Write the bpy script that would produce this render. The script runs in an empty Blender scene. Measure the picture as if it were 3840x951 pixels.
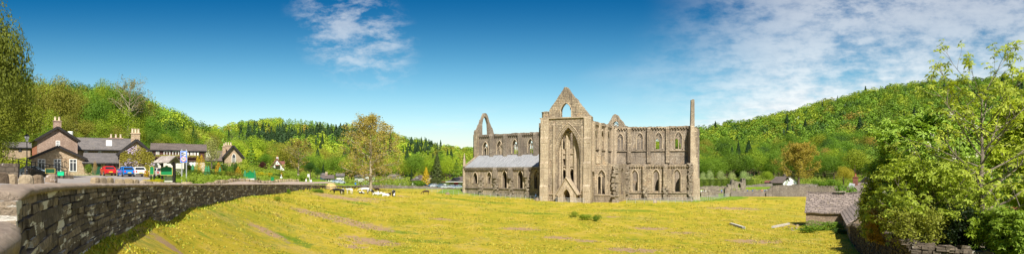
import bpy, math, random
import numpy as np
from mathutils import Vector, Matrix
from mathutils.geometry import tessellate_polygon

# ------------------------------------------------------------------ camera, sky, sun, exposure
F = 2500.0; HZ = 650.0; KV = 1.0095; EYE = 8.0
sc = bpy.context.scene
C = sc.collection
cd = bpy.data.cameras.new('camera'); cam = bpy.data.objects.new('camera', cd); C.objects.link(cam)
cam.location = (0, 0, EYE); cam.rotation_euler = (math.radians(90), 0, 0)
cd.sensor_width = 36; cd.lens = F / 3840 * 36; cd.shift_y = (HZ - 475.5) * KV / 3840
cd.clip_start = 0.1; cd.clip_end = 20000
sc.camera = cam
sc.view_settings.view_transform = 'Standard'; sc.view_settings.look = 'None'
sc.view_settings.exposure = 0.72; sc.view_settings.gamma = 1; sc.view_settings.use_curve_mapping = False
SUN_EL = math.radians(47); SUN_AZ = math.radians(170)      # azimuth from +Y towards +X
S = Vector((math.sin(SUN_AZ) * math.cos(SUN_EL), math.cos(SUN_AZ) * math.cos(SUN_EL), math.sin(SUN_EL)))
sd = bpy.data.lights.new('sun', 'SUN'); so = bpy.data.objects.new('sun', sd); C.objects.link(so)
sd.energy = 4.6; sd.angle = math.radians(0.53); sd.color = (1.0, 0.955, 0.88)
so.rotation_euler = S.to_track_quat('Z', 'Y').to_euler(); so.location = (0, -40, 60)

class NT:
    """tiny helper round a node tree"""
    def __init__(s, nt): s.nt = nt
    def n(s, t, **k):
        nd = s.nt.nodes.new(t)
        for a, b in k.items():
            if a.startswith('_'): setattr(nd, a[1:], b)
        for a, b in k.items():
            if not a.startswith('_'): s.put(nd, a, b)
        return nd
    def put(s, nd, key, val):
        i = None
        if key.startswith('i') and key[1:].isdigit(): i = nd.inputs[int(key[1:])]
        else:
            for q in nd.inputs:
                if q.name.replace(' ', '_') == key and q.enabled: i = q; break
            if i is None: i = nd.inputs[key.replace('_', ' ')]
        if isinstance(val, bpy.types.NodeSocket): s.nt.links.new(val, i)
        elif isinstance(val, bpy.types.Node): s.nt.links.new(val.outputs[0], i)
        elif isinstance(val, (tuple, list)) and len(val) == 3 and i.type == 'RGBA': i.default_value = (*val, 1)
        else: i.default_value = val
    def math(s, op, a, b=0.0, c=None, clamp=False):
        nd = s.nt.nodes.new('ShaderNodeMath'); nd.operation = op; nd.use_clamp = clamp
        s.put(nd, 'i0', a); s.put(nd, 'i1', b)
        if c is not None: s.put(nd, 'i2', c)
        return nd.outputs[0]
    def mix(s, f, a, b, mode='MIX'):
        nd = s.nt.nodes.new('ShaderNodeMix'); nd.data_type = 'RGBA'; nd.blend_type = mode
        s.put(nd, 'i0', f); s.put(nd, 'i6', a); s.put(nd, 'i7', b)
        return nd.outputs[2]
    def noise(s, vec, scale, detail=4, rough=0.55, dist=0.0, w=False):
        nd = s.n('ShaderNodeTexNoise', Scale=scale, Detail=detail, Roughness=rough, Distortion=dist)
        if vec is not None: s.put(nd, 'Vector', vec)
        return nd.outputs['Color' if w else 'Fac']
    def ss(s, x, a, b):
        nd = s.n('ShaderNodeMapRange', _interpolation_type='SMOOTHSTEP'); s.put(nd, 'Value', x)
        nd.inputs[1].default_value = a; nd.inputs[2].default_value = b; nd.inputs[3].default_value = 0; nd.inputs[4].default_value = 1
        return nd.outputs[0]
    def ramp(s, f, *stops):
        nd = s.nt.nodes.new('ShaderNodeValToRGB'); s.put(nd, 'Fac', f)
        el = nd.color_ramp.elements
        while len(el) < len(stops): el.new(0.5)
        for e, (p, c) in zip(el, stops): e.position = p; e.color = (*c, 1)
        return nd.outputs[0]

w = bpy.data.worlds.new('World'); sc.world = w; w.use_nodes = True
w.node_tree.nodes.clear(); T = NT(w.node_tree)
sky = T.n('ShaderNodeTexSky', _sky_type='NISHITA', _sun_disc=False, _sun_elevation=SUN_EL, _sun_rotation=SUN_AZ, _altitude=200, _air_density=1.0, _dust_density=0.6, _ozone_density=2.2)
hs = T.n('ShaderNodeHueSaturation', Hue=0.466, Saturation=1.35, Value=1.0, Color=sky)
geo = T.n('ShaderNodeTexCoord'); nrm = T.n('ShaderNodeVectorMath', _operation='NORMALIZE', i0=geo.outputs['Generated'])
sp = T.n('ShaderNodeSeparateXYZ', i0=nrm)
dx, dy, dz = sp.outputs
yy = T.math('MAXIMUM', T.math('ABSOLUTE', dy), 0.08)
ax = T.math('DIVIDE', dx, yy); az = T.math('DIVIDE', dz, yy)
zz = T.math('MAXIMUM', T.math('ADD', dz, 0.06), 0.03)
pl = T.n('ShaderNodeCombineXYZ', X=T.math('DIVIDE', dx, zz), Y=T.math('DIVIDE', dy, zz), Z=0.0)
# deeper blue high up (polarised): darken with elevation
grad = T.ss(az, 0.0, 0.30)
skyc = T.mix(grad, T.mix(1.0, hs, (1.12, 1.02, 1.03), 'MULTIPLY'), T.mix(1.0, hs, (0.003, 0.25, 0.47), 'MULTIPLY'))
pm_ = T.n('ShaderNodeCombineXYZ', X=T.math('MULTIPLY', ax, 7.0), Y=T.math('MULTIPLY', az, 13.0), Z=1.0)
nA = T.math('ADD', T.math('MULTIPLY', T.noise(pl, 0.9, 9, 0.6, 0.1), 0.45), T.math('MULTIPLY', T.noise(pm_, 0.8, 9, 0.6, 0.1), 0.55)); nB = T.math('ADD', T.math('MULTIPLY', T.noise(pl, 5.2, 6, 0.62, 0.05), 0.3), T.math('MULTIPLY', T.noise(pm_, 4.2, 7, 0.66), 0.7)); nC = T.noise(pl, 0.3, 3, 0.5)
# broad high cloud to the right
reg = T.ss(T.math('ADD', ax, T.math('ADD', T.math('MULTIPLY', T.math('SUBTRACT', nC, 0.5), 0.5), T.math('MULTIPLY', T.ss(az, 0.25, 0.05), 0.10))), 0.19, 0.50)
tex = T.ss(T.math('ADD', T.math('MULTIPLY', nA, 0.55), T.math('MULTIPLY', nB, 0.45)), 0.36, 0.54)
low = T.math('MULTIPLY', T.ss(az, 0.22, 0.04), T.ss(nA, 0.36, 0.56))
mR = T.math('MULTIPLY', reg, T.math('ADD', T.math('MULTIPLY', tex, 0.55), T.math('MULTIPLY', low, 0.62), clamp=True), clamp=True)
# wispy cloud left of the middle
cx = T.math('SUBTRACT', ax, -0.238); cz = T.math('SUBTRACT', az, 0.212)
sk = T.math('ADD', cx, T.math('MULTIPLY', cz, 0.35))
e = T.math('ADD', T.math('POWER', T.math('DIVIDE', sk, 0.078), 2.0), T.math('POWER', T.math('DIVIDE', cz, 0.075), 2.0))
nW = T.noise(T.n('ShaderNodeCombineXYZ', X=T.math('MULTIPLY', ax, 9.0), Y=T.math('MULTIPLY', az, 20.0), Z=0.0), 1.9, 9, 0.68, 0.15)
mW = T.math('MULTIPLY', T.ss(e, 1.9, 0.0), T.ss(T.math('SUBTRACT', nW, T.math('MULTIPLY', e, 0.06)), 0.36, 0.62))
# thin streaks low down and a few tiny puffs
nL = T.noise(T.n('ShaderNodeCombineXYZ', X=T.math('MULTIPLY', ax, 5.0), Y=T.math('MULTIPLY', az, 42.0), Z=3.0), 1.0, 6, 0.6, 0.4)
mL = T.math('MULTIPLY', T.math('MULTIPLY', T.ss(az, 0.12, 0.03), T.ss(nL, 0.52, 0.72)), 0.45)
cm = T.math('MULTIPLY', T.math('MAXIMUM', T.math('MAXIMUM', mR, T.math('MULTIPLY', mW, 0.5)), mL), 0.92, clamp=True)
ccol = T.mix(T.ss(nB, 0.35, 0.65), (5.9, 6.1, 6.4), (7.6, 7.6, 7.5))
final = T.mix(cm, skyc, ccol)
bg = T.n('ShaderNodeBackground', Strength=0.085, Color=final)
out = T.n('ShaderNodeOutputWorld', Surface=bg)

# ------------------------------------------------------------------ measuring helpers
def zv(v, D): return EYE + (HZ - v) * KV / F * D
def xu(u, D): return (u - 1920) / F * D
def P(u, v, D): return Vector((xu(u, D), D, zv(v, D)))

# ------------------------------------------------------------------ object helpers
def tag(o, label=None, cat=None, group=None, kind=None):
    if label: o['label'] = label
    if cat: o['category'] = cat
    if group: o['group'] = group
    if kind: o['kind'] = kind
    return o
def thing(name, label, cat, loc=(0, 0, 0), rotz=0, group=None):
    o = bpy.data.objects.new(name, None); C.objects.link(o)
    o.location = loc; o.rotation_euler = (0, 0, rotz); o.empty_display_size = 0.3
    return tag(o, label, cat, group)
def copy_tree(o, parent=None):
    c = o.copy(); C.objects.link(c)
    if parent: c.parent = parent
    for ch in list(o.children): copy_tree(ch, c)
    return c

def box_uv(me):
    nf = len(me.polygons)
    if not nf: return
    nl = len(me.loops)
    co = np.empty(len(me.vertices) * 3, 'f'); me.vertices.foreach_get('co', co); co = co.reshape(-1, 3)
    no = np.empty(nf * 3, 'f'); me.polygons.foreach_get('normal', no); no = no.reshape(-1, 3)
    lt = np.empty(nf, 'i'); me.polygons.foreach_get('loop_total', lt)
    vi = np.empty(nl, 'i'); me.loops.foreach_get('vertex_index', vi)
    no[no[:, 2] < -0.01] *= -1
    t = np.stack([-no[:, 1], no[:, 0], np.zeros(nf)], 1); L = np.linalg.norm(t, axis=1)
    t[L < 1e-3] = (1, 0, 0); L[L < 1e-3] = 1; t /= L[:, None]
    b = np.cross(no, t); b[b[:, 2] < 0] *= -1
    tf = np.repeat(t, lt, 0); bf = np.repeat(b, lt, 0); pc = co[vi]
    uv = np.stack([(pc * tf).sum(1), (pc * bf).sum(1)], 1)
    l = me.uv_layers.new(name='UVMap'); l.data.foreach_set('uv', uv.astype('f').ravel())

class MB:
    """collects shapes; build() links them as ONE mesh object"""
    def __init__(s): s.v = []; s.f = []; s.m = []; s.c = []
    def add(s, vs, fs, m=0, c=None):
        o = len(s.v); s.v += [tuple(x) for x in vs]
        for f in fs:
            s.f.append(tuple(i + o for i in f)); s.m.append(m); s.c.append(c if c is not None else 0.5)
        return s
    def box(s, c, d, rz=0, m=0, col=None, taper=1.0, jit=0, rng=None):
        a, b = math.cos(rz), math.sin(rz); vs = []
        for z in (-.5, .5):
            k = taper if z > 0 else 1
            for x, y in ((-.5, -.5), (.5, -.5), (.5, .5), (-.5, .5)):
                X, Y = x * d[0] * k, y * d[1] * k; Z = z * d[2]
                if jit: X += rng.uniform(-jit, jit); Y += rng.uniform(-jit, jit); Z += rng.uniform(-jit, jit)
                vs.append((c[0] + X * a - Y * b, c[1] + X * b + Y * a, c[2] + Z))
        return s.add(vs, [(3, 2, 1, 0), (4, 5, 6, 7), (0, 1, 5, 4), (1, 2, 6, 5), (2, 3, 7, 6), (3, 0, 4, 7)], m, col)
    def bar(s, p, q, w, h=None, m=0, col=None):
        """straight square bar between two points"""
        p = Vector(p); q = Vector(q); d = (q - p).normalized(); h = h or w
        up = Vector((0, 0, 1)) if abs(d.z) < 0.95 else Vector((1, 0, 0))
        a = d.cross(up).normalized() * w / 2; b = a.cross(d).normalized() * h / 2
        vs = [p - a - b, p + a - b, p + a + b, p - a + b, q - a - b, q + a - b, q + a + b, q - a + b]
        return s.add(vs, [(3, 2, 1, 0), (4, 5, 6, 7), (0, 1, 5, 4), (1, 2, 6, 5), (2, 3, 7, 6), (3, 0, 4, 7)], m, col)
    def tube(s, pts, rad, n=6, m=0, cap=True, col=None):
        pts = [Vector(p) for p in pts]; o = []; prev = None
        if not isinstance(rad, (list, tuple)): rad = [rad] * len(pts)
        for i, p in enumerate(pts):
            d = (pts[min(i + 1, len(pts) - 1)] - pts[max(i - 1, 0)])
            d = d.normalized() if d.length > 1e-9 else Vector((0, 0, 1))
            if prev is None: a = d.cross(Vector((0.3, 1, 0.2)) if abs(d.y) < 0.9 else Vector((1, 0, 0))).normalized()
            else: a = (prev - d * prev.dot(d)).normalized()
            prev = a; b = d.cross(a)
            for k in range(n):
                t = 2 * math.pi * k / n
                o.append(p + (a * math.cos(t) + b * math.sin(t)) * rad[i])
        fs = [(i * n + k, i * n + (k + 1) % n, (i + 1) * n + (k + 1) % n, (i + 1) * n + k) for i in range(len(pts) - 1) for k in range(n)]
        if cap: fs += [tuple(range(n))[::-1], tuple(range((len(pts) - 1) * n, len(pts) * n))]
        return s.add(o, fs, m, col)
    def lathe(s, prof, c=(0, 0, 0), n=12, m=0):
        vs = [(c[0] + r * math.cos(2 * math.pi * k / n), c[1] + r * math.sin(2 * math.pi * k / n), c[2] + z) for r, z in prof for k in range(n)]
        fs = [(i * n + k, i * n + (k + 1) % n, (i + 1) * n + (k + 1) % n, (i + 1) * n + k) for i in range(len(prof) - 1) for k in range(n)]
        fs += [tuple(range(n))[::-1], tuple(range((len(prof) - 1) * n, len(prof) * n))]
        return s.add(vs, fs, m)
    def loft(s, secs, m=0, cap=True):
        n = len(secs[0]); vs = [p for q in secs for p in q]
        fs = [(i * n + k, i * n + (k + 1) % n, (i + 1) * n + (k + 1) % n, (i + 1) * n + k) for i in range(len(secs) - 1) for k in range(n)]
        if cap: fs += [tuple(range(n))[::-1], tuple(range((len(secs) - 1) * n, len(secs) * n))]
        return s.add(vs, fs, m)
    def panel(s, fr, outline, holes=(), thick=1.0, m=0):
        """wall in frame fr: outline and holes are (s, z) loops; thickness goes to the far side"""
        loops = [list(outline)] + [list(h) for h in holes]
        tris = tessellate_polygon([[Vector((a, b, 0)) for a, b in L] for L in loops])
        flat = [p for L in loops for p in L]; n = len(flat)
        vs = [fr.pt(a, 0, z) for a, z in flat] + [fr.pt(a, thick, z) for a, z in flat]
        fs = [tuple(t) for t in tris] + [tuple(i + n for i in t[::-1]) for t in tris]
        o = 0
        for L in loops:
            k = len(L)
            fs += [(o + i, o + (i + 1) % k, n + o + (i + 1) % k, n + o + i) for i in range(k)]
            o += k
        return s.add(vs, fs, m)
    def build(s, name, mat, parent=None, smooth=False, world=False, sub=None):
        me = bpy.data.meshes.new(name)
        v = s.v
        if world and parent is not None:
            mw = Matrix.Identity(4)
            chain = []; p = parent
            while p is not None: chain.append(p); p = p.parent
            for p in reversed(chain): mw = mw @ Matrix.LocRotScale(p.location, p.rotation_euler, p.scale)
            inv = mw.inverted(); v = [inv @ Vector(x) for x in v]
        me.from_pydata([tuple(x) for x in v], [], s.f)
        mats = mat if isinstance(mat, (list, tuple)) else [mat]
        for q in mats: me.materials.append(q)
        me.polygons.foreach_set('material_index', s.m)
        if smooth: me.polygons.foreach_set('use_smooth', [True] * len(s.f))
        a = me.attributes.new('tone', 'FLOAT', 'FACE'); a.data.foreach_set('value', s.c)
        box_uv(me)
        o = bpy.data.objects.new(name, me); C.objects.link(o)
        if parent is not None: o.parent = parent
        return o

class Fr:
    """vertical frame: origin p0 (plan), direction to p1; t>0 goes away from the camera side"""
    def __init__(s, p0, p1):
        s.p = Vector((p0[0], p0[1])); d = Vector((p1[0], p1[1])) - s.p; s.L = d.length; s.d = d.normalized()
        s.n = Vector((-s.d.y, s.d.x))
        if s.n.dot(s.p + d * 0.5) < 0: s.n = -s.n
    def pt(s, a, t, z): q = s.p + s.d * a + s.n * t; return Vector((q.x, q.y, z))
    def s_of(s, u, t=0):
        k = (u - 1920) / F; o = s.p + s.n * t
        return (k * o.y - o.x) / (s.d.x - k * s.d.y)
    def z_of(s, u, v, t=0):
        a = s.s_of(u, t); return zv(v, s.pt(a, t, 0).y)
    def sz(s, u, v, t=0): return (s.s_of(u, t), s.z_of(u, v, t))
    def rot(s): return math.atan2(s.d.y, s.d.x)

def gothic(s0, s1, z0, z1, n=7, rise=None):
    """pointed-arch loop, sill z0, apex z1"""
    if s1 < s0: s0, s1 = s1, s0
    w = s1 - s0; r = rise or min(0.95 * w, 0.62 * (z1 - z0)); zs = z1 - r; k = r / (0.8660254 * w)
    L = [(s0, z0), (s1, z0)]
    R = [(s0 + w * math.cos(math.pi / 3 * i / n), zs + k * w * math.sin(math.pi / 3 * i / n)) for i in range(n + 1)]
    Lf = [(s1 - w * math.cos(math.pi / 3 * i / n), zs + k * w * math.sin(math.pi / 3 * i / n)) for i in range(n, -1, -1)]
    return L + R + Lf[1:]
def arcpath(loop): return loop[2:]

# ------------------------------------------------------------------ materials
def mat(name):
    m = bpy.data.materials.new(name); m.use_nodes = True; m.node_tree.nodes.clear()
    t = NT(m.node_tree); b = t.n('ShaderNodeBsdfPrincipled', Roughness=0.85)
    b.inputs['Specular IOR Level'].default_value = 0.3
    t.n('ShaderNodeOutputMaterial', Surface=b); return m, t, b
def bump(t, b, h, strength=0.5, dist=0.05):
    t.put(b, 'Normal', t.n('ShaderNodeBump', Strength=strength, Distance=dist, Height=h))
def plain(name, col, rough=0.6, var=0.12, scale=3.0, metal=0.0, spec=0.4, coat=0.0):
    m, t, b = mat(name); tc = t.n('ShaderNodeTexCoord').outputs['Object']
    nz = t.noise(tc, scale, 5, 0.6)
    lo = tuple(c * (1 - var) for c in col); hi = tuple(min(1, c * (1 + var)) for c in col)
    t.put(b, 'Base_Color', t.mix(t.ss(nz, 0.3, 0.7), lo, hi)); b.inputs['Roughness'].default_value = rough
    b.inputs['Metallic'].default_value = metal; b.inputs['Specular IOR Level'].default_value = spec
    b.inputs['Coat Weight'].default_value = coat
    return m
def stone(name, ca, cb, dark, light, bw=0.5, bh=0.2, mortar=0.012, stain=0.5, lichen=0.3, mort=None, zdark=None, fine=1.0, bumpk=0.6, lsc=2.2, warm=None):
    """coursed rubble: bricks in UV metres, patches of stain and pale lichen"""
    m, t, b = mat(name); uv = t.n('ShaderNodeUVMap').outputs[0]; ob = t.n('ShaderNodeNewGeometry').outputs['Position']
    wob = t.n('ShaderNodeVectorMath', _operation='SCALE', i0=t.n('ShaderNodeVectorMath', _operation='SUBTRACT', i0=t.noise(uv, 1.3, 3, 0.5, 0, True), i1=(0.5, 0.5, 0.5)), Scale=bh * 0.9)
    uw = t.n('ShaderNodeVectorMath', _operation='ADD', i0=uv, i1=wob)
    br = t.n('ShaderNodeTexBrick', Vector=uw, Color1=(0, 0, 0), Color2=(1, 1, 1), Mortar=(0.5, 0.5, 0.5), Scale=1.0, Mortar_Size=mortar, Brick_Width=bw, Row_Height=bh, Mortar_Smooth=0.4, Bias=0.0)
    br.offset = 0.37; br.squash = 0.8; br.squash_frequency = 3
    n1 = t.noise(ob, 0.30, 6, 0.72); n2 = t.noise(ob, 2.6, 6, 0.7); n3 = t.noise(ob, 11 * fine, 4, 0.7)
    c = t.mix(br.outputs[0], ca, cb)
    c = t.mix(t.ss(n2, 0.35, 0.68), c, t.mix(0.5, c, cb))
    if warm: c = t.mix(t.math('MULTIPLY', t.ss(t.noise(ob, 0.9, 4, 0.6), 0.52, 0.66), 0.7), c, warm)
    c = t.mix(t.math('MULTIPLY', t.ss(t.math('ADD', t.math('MULTIPLY', n1, 0.6), t.math('MULTIPLY', n2, 0.4)), 0.44, 0.60), stain), c, dark)
    if stain > .3: c = t.mix(t.math('MULTIPLY', t.ss(t.noise(ob, 0.15, 5, 0.65), 0.46, 0.58), stain * 0.75), c, tuple(a * .45 + b_ * .55 + .02 for a, b_ in zip(dark, cb)))
    # dark streaks running down
    sv = t.n('ShaderNodeMapping', Vector=uv, Scale=(1.1, 0.09, 1))
    c = t.mix(t.math('MULTIPLY', t.ss(t.noise(sv, 1.0, 5, 0.7), 0.50, 0.64), stain), c, dark)
    c = t.mix(t.math('MULTIPLY', t.ss(t.noise(ob, lsc, 7, 0.75), 0.60, 0.66), lichen), c, light)
    c = t.mix(t.math('MULTIPLY', br.outputs[1], 0.8), c, mort or dark)
    c = t.mix(t.math('MULTIPLY', t.ss(n3, 0.35, 0.7), 0.35), c, t.mix(1.0, c, (0.55, 0.53, 0.5), 'MULTIPLY'))
    if zdark:
        sp = t.n('ShaderNodeSeparateXYZ', i0=ob)
        c = t.mix(t.math('MULTIPLY', t.ss(t.math('ADD', sp.outputs[2], t.math('MULTIPLY', n2, 3.0)), zdark[0], zdark[1]), zdark[2]), c, dark)
    t.put(b, 'Base_Color', c); b.inputs['Roughness'].default_value = 0.93; b.inputs['Specular IOR Level'].default_value = 0.15
    h = t.math('ADD', t.math('MULTIPLY', t.math('SUBTRACT', 1.0, br.outputs[1]), 0.5), t.math('ADD', t.math('MULTIPLY', n2, 0.8), t.math('MULTIPLY', n3, 0.35)))
    bump(t, b, h, bumpk, 0.12)
    return m
def tiles(name, ca, cb, dark, moss=None, bw=0.32, bh=0.24, patch=0.5, bumpk=0.7, dist=0.06):
    m, t, b = mat(name); uv = t.n('ShaderNodeUVMap').outputs[0]; ob = t.n('ShaderNodeNewGeometry').outputs['Position']
    wob = t.n('ShaderNodeVectorMath', _operation='SCALE', i0=t.n('ShaderNodeVectorMath', _operation='SUBTRACT', i0=t.noise(uv, 0.9, 3, 0.5, 0, True), i1=(0.5, 0.5, 0.5)), Scale=bh * 0.6)
    uw = t.n('ShaderNodeVectorMath', _operation='ADD', i0=uv, i1=wob)
    br = t.n('ShaderNodeTexBrick', Vector=uw, Color1=(0, 0, 0), Color2=(1, 1, 1), Mortar=(0.5, 0.5, 0.5), Scale=1.0, Mortar_Size=0.09 * bh, Brick_Width=bw, Row_Height=bh, Mortar_Smooth=0.2, Bias=0.0)
    c = t.mix(br.outputs[0], ca, cb)
    c = t.mix(t.math('MULTIPLY', t.ss(t.noise(ob, 0.8, 6, 0.65), 0.42, 0.62), patch), c, dark)
    if moss: c = t.mix(t.math('MULTIPLY', t.ss(t.noise(ob, 1.7, 6, 0.75), 0.56, 0.66), 0.6), c, moss)
    c = t.mix(t.math('MULTIPLY', br.outputs[1], 0.85), c, tuple(x * 0.35 for x in dark))
    t.put(b, 'Base_Color', c); b.inputs['Roughness'].default_value = 0.8
    sp = t.n('ShaderNodeSeparateXYZ', i0=uw); saw = t.math('FRACT', t.math('DIVIDE', sp.outputs[1], bh))
    h = t.math('ADD', t.math('MULTIPLY', t.math('SUBTRACT', 1.0, saw), 0.7), t.math('ADD', t.math('MULTIPLY', br.outputs[1], -0.5), t.math('MULTIPLY', br.outputs[0], 0.35)))
    bump(t, b, h, bumpk, dist)
    return m
def leafmat(name, src='obj', col=(0.1, 0.14, 0.02), transl=0.38, var=0.22):
    """leaves: 'obj' takes the object's own colour, 'attr' the mesh's tint, else col"""
    m = bpy.data.materials.new(name); m.use_nodes = True; m.node_tree.nodes.clear(); t = NT(m.node_tree)
    if src == 'obj': base = t.n('ShaderNodeObjectInfo').outputs['Color']
    elif src == 'attr': base = t.n('ShaderNodeAttribute', _attribute_name='tint').outputs['Color']
    else: base = t.n('ShaderNodeRGB').outputs[0]; base.default_value = (*col, 1)
    rnd = t.n('ShaderNodeNewGeometry').outputs['Random Per Island'] if src != 'attr' else t.noise(t.n('ShaderNodeNewGeometry').outputs['Position'], 0.9, 2, 0.6)
    a = t.mix(1.0, base, (1 - var, 1 - var, 1 - var), 'MULTIPLY'); b = t.mix(1.0, base, (1 + var * 1.05, 1 + var * 0.95, 1 + var * 0.4), 'MULTIPLY')
    c = t.mix(rnd, a, b)
    d = t.n('ShaderNodeBsdfPrincipled', Roughness=0.55, Base_Color=c); d.inputs['Specular IOR Level'].default_value = 0.18
    tr = t.n('ShaderNodeBsdfTranslucent', Color=t.mix(1.0, c, (1.1, 1.15, 0.5), 'MULTIPLY'))
    mx = t.n('ShaderNodeMixShader', i0=transl, i1=d, i2=tr)
    t.n('ShaderNodeOutputMaterial', Surface=mx); return m
# ------------------------------------------------------------------ terrain
def GP(u, D, Z=None, v=None): return (math.atan2(u - 1920, F), math.log(D), Z if Z is not None else zv(v, D))
COMMON = []
def add(L, *rows):
    for r in rows: L.append(r)
for uu, rows in {
    760: [(300, 560), (420, 545), (700, 520)], 900: [(380, 640), (600, 560), (900, 500), (1050, 487)],
    1100: [(380, 660), (600, 580), (900, 490), (1050, 466)], 1300: [(380, 672), (600, 592), (900, 510), (1050, 492)],
    1500: [(380, 676), (600, 620), (900, 553), (1050, 535)], 1700: [(380, 680), (600, 642), (1000, 578)],
    2000: [(380, 688), (700, 650), (1000, 590)], 2300: [(380, 688), (700, 650), (1000, 590)],
    2640: [(300, 692), (400, 660), (600, 550), (800, 515)], 2900: [(300, 690), (400, 650), (650, 530), (900, 470)],
    3150: [(300, 690), (400, 632), (650, 475), (900, 400)], 3400: [(300, 690), (400, 615), (650, 440), (900, 352)],
    3840: [(300, 690), (400, 615), (650, 420), (900, 325)], 4500: [(300, 690), (400, 615), (650, 420), (900, 325)]}.items():
    for D, v in rows: COMMON.append(GP(uu, D, v=v))
    top = zv(rows[-1][1], rows[-1][0])
    COMMON.append(GP(uu, 1500, Z=top * 0.7)); COMMON.append(GP(uu, 5000, Z=40))
for uu in (-900, 0, 400): COMMON += [GP(uu, 420, v=395), GP(uu, 1500, Z=60), GP(uu, 5000, Z=50)]
FIELD = [GP(1920, 62, Z=.5), GP(1920, 40, Z=.9), GP(1920, 18, Z=2.2), GP(1920, 5, Z=4.6), GP(2600, 8, Z=3.2), GP(1250, 57, Z=1.3), GP(1250, 100, Z=3.0), GP(1250, 150, Z=4.3),
         GP(700, 30, Z=4.5), GP(700, 45, Z=5.75), GP(400, 14.5, Z=5.6), GP(400, 20, Z=6.0), GP(200, 11.5, Z=5.6), GP(60, 6.7, Z=5.4), GP(560, 30.5, Z=5.9), GP(905, 71, Z=5.4), GP(960, 86, Z=5.15), GP(800, 56, Z=5.6), GP(1130, 127, Z=4.7), GP(2660, 203, Z=.95), GP(2700, 240, Z=1.8), GP(1000, 100, Z=4.85), GP(1000, 50, Z=2.9), GP(1000, 22, Z=3.2),
         GP(1390, 165, Z=3.95), GP(1450, 150, Z=3.2), GP(1600, 165, Z=2.7), GP(1740, 197, Z=1.95), GP(2028, 182, Z=1.1), GP(2030, 170, Z=1.0), GP(2214, 165, Z=.7), GP(2320, 167, Z=.75),
         GP(2355, 173, Z=1.0), GP(2600, 169, Z=1.0), GP(2100, 110, Z=.65), GP(2100, 80, Z=.5), GP(2850, 205, Z=.85), GP(2700, 200, Z=.9), GP(3100, 110, Z=-.1), GP(3120, 65, Z=.1), GP(3120, 190, Z=.8), GP(2700, 100, Z=.3),
         GP(2750, 268, Z=2.8), GP(2900, 268, Z=2.9), GP(3150, 268, Z=2.6), GP(2800, 235, Z=1.7), GP(3600, 200, Z=2), GP(3600, 100, Z=2), GP(3600, 40, Z=1.0), GP(1500, 210, v=708), GP(1400, 205, v=707), GP(1320, 192, Z=3.8), GP(1650, 212, v=709), GP(1730, 208, v=712), GP(1600, 226, v=702.5), GP(1700, 228, v=701), GP(1500, 300, v=690), GP(1250, 215, v=689), GP(1250, 236, v=682), GP(1250, 280, v=688),
         GP(2000, 260, Z=1.5), GP(2350, 260, Z=1.5), GP(0, 3, Z=5.5), GP(700, 12, Z=4.3), GP(700, 90, Z=5.6), GP(300, 40, Z=6.4), GP(300, 120, Z=7.5), GP(300, 200, Z=12)]
UPPER = [GP(0, 10, Z=7.66), GP(230, 25, Z=7.64), GP(60, 18, Z=7.66), GP(-600, 20, Z=7.7), GP(0, 4, Z=7.4), GP(400, 97, Z=7.66), GP(400, 50, Z=7.5), GP(700, 92, Z=7.25), GP(700, 52, Z=7.05), GP(560, 33, Z=7.35), GP(218, 101, Z=7.75), GP(80, 101, Z=7.95), GP(80, 60, Z=7.75), GP(-300, 100, Z=8.3), GP(20, 34, Z=7.68), GP(120, 45, Z=7.68),
         GP(950, 122, Z=6.55), GP(877, 150, Z=9.6), GP(800, 130, Z=8.2), GP(1040, 200, Z=9.2), GP(1040, 165, Z=7.6), GP(1119, 160, Z=6.4), GP(1220, 230, Z=5.1), GP(1000, 104, Z=6.35), GP(1250, 155, Z=5.3), GP(1330, 195, Z=4.4),
         GP(200, 128, v=612), GP(200, 175, v=530), GP(200, 260, v=450), GP(0, 128, v=600), GP(0, 175, v=520), GP(0, 260, v=440), GP(600, 132, v=612), GP(600, 180, v=575), GP(600, 270, v=528), GP(740, 200, v=610),
         GP(-700, 100, Z=18), GP(-700, 200, Z=36), GP(430, 128, v=615), GP(430, 175, v=540), GP(430, 260, v=470)]
def rbf(pts):
    p = np.array(pts); A = np.stack([p[:, 0] * 2.2, p[:, 1]], 1); z = p[:, 2]
    K = np.sqrt(((A[:, None] - A[None]) ** 2).sum(-1) + 0.004); n = len(p)
    M = np.zeros((n + 3, n + 3)); M[:n, :n] = K + np.eye(n) * 1e-4; M[:n, n] = 1; M[:n, n + 1:] = A; M[n, :n] = 1; M[n + 1:, :n] = A.T
    wv = np.linalg.solve(M, np.concatenate([z, [0, 0, 0]]))
    def f(a, l):
        q = np.stack([a * 2.2, l], 1); o = np.empty(len(q))
        for i in range(0, len(q), 20000):
            qq = q[i:i + 20000]; k = np.sqrt(((qq[:, None] - A[None]) ** 2).sum(-1) + 0.004)
            o[i:i + 20000] = k @ wv[:n] + wv[n] + qq @ wv[n + 1:]
        return o
    return f
fF = rbf(FIELD + COMMON); fU = rbf(UPPER + COMMON)
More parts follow.
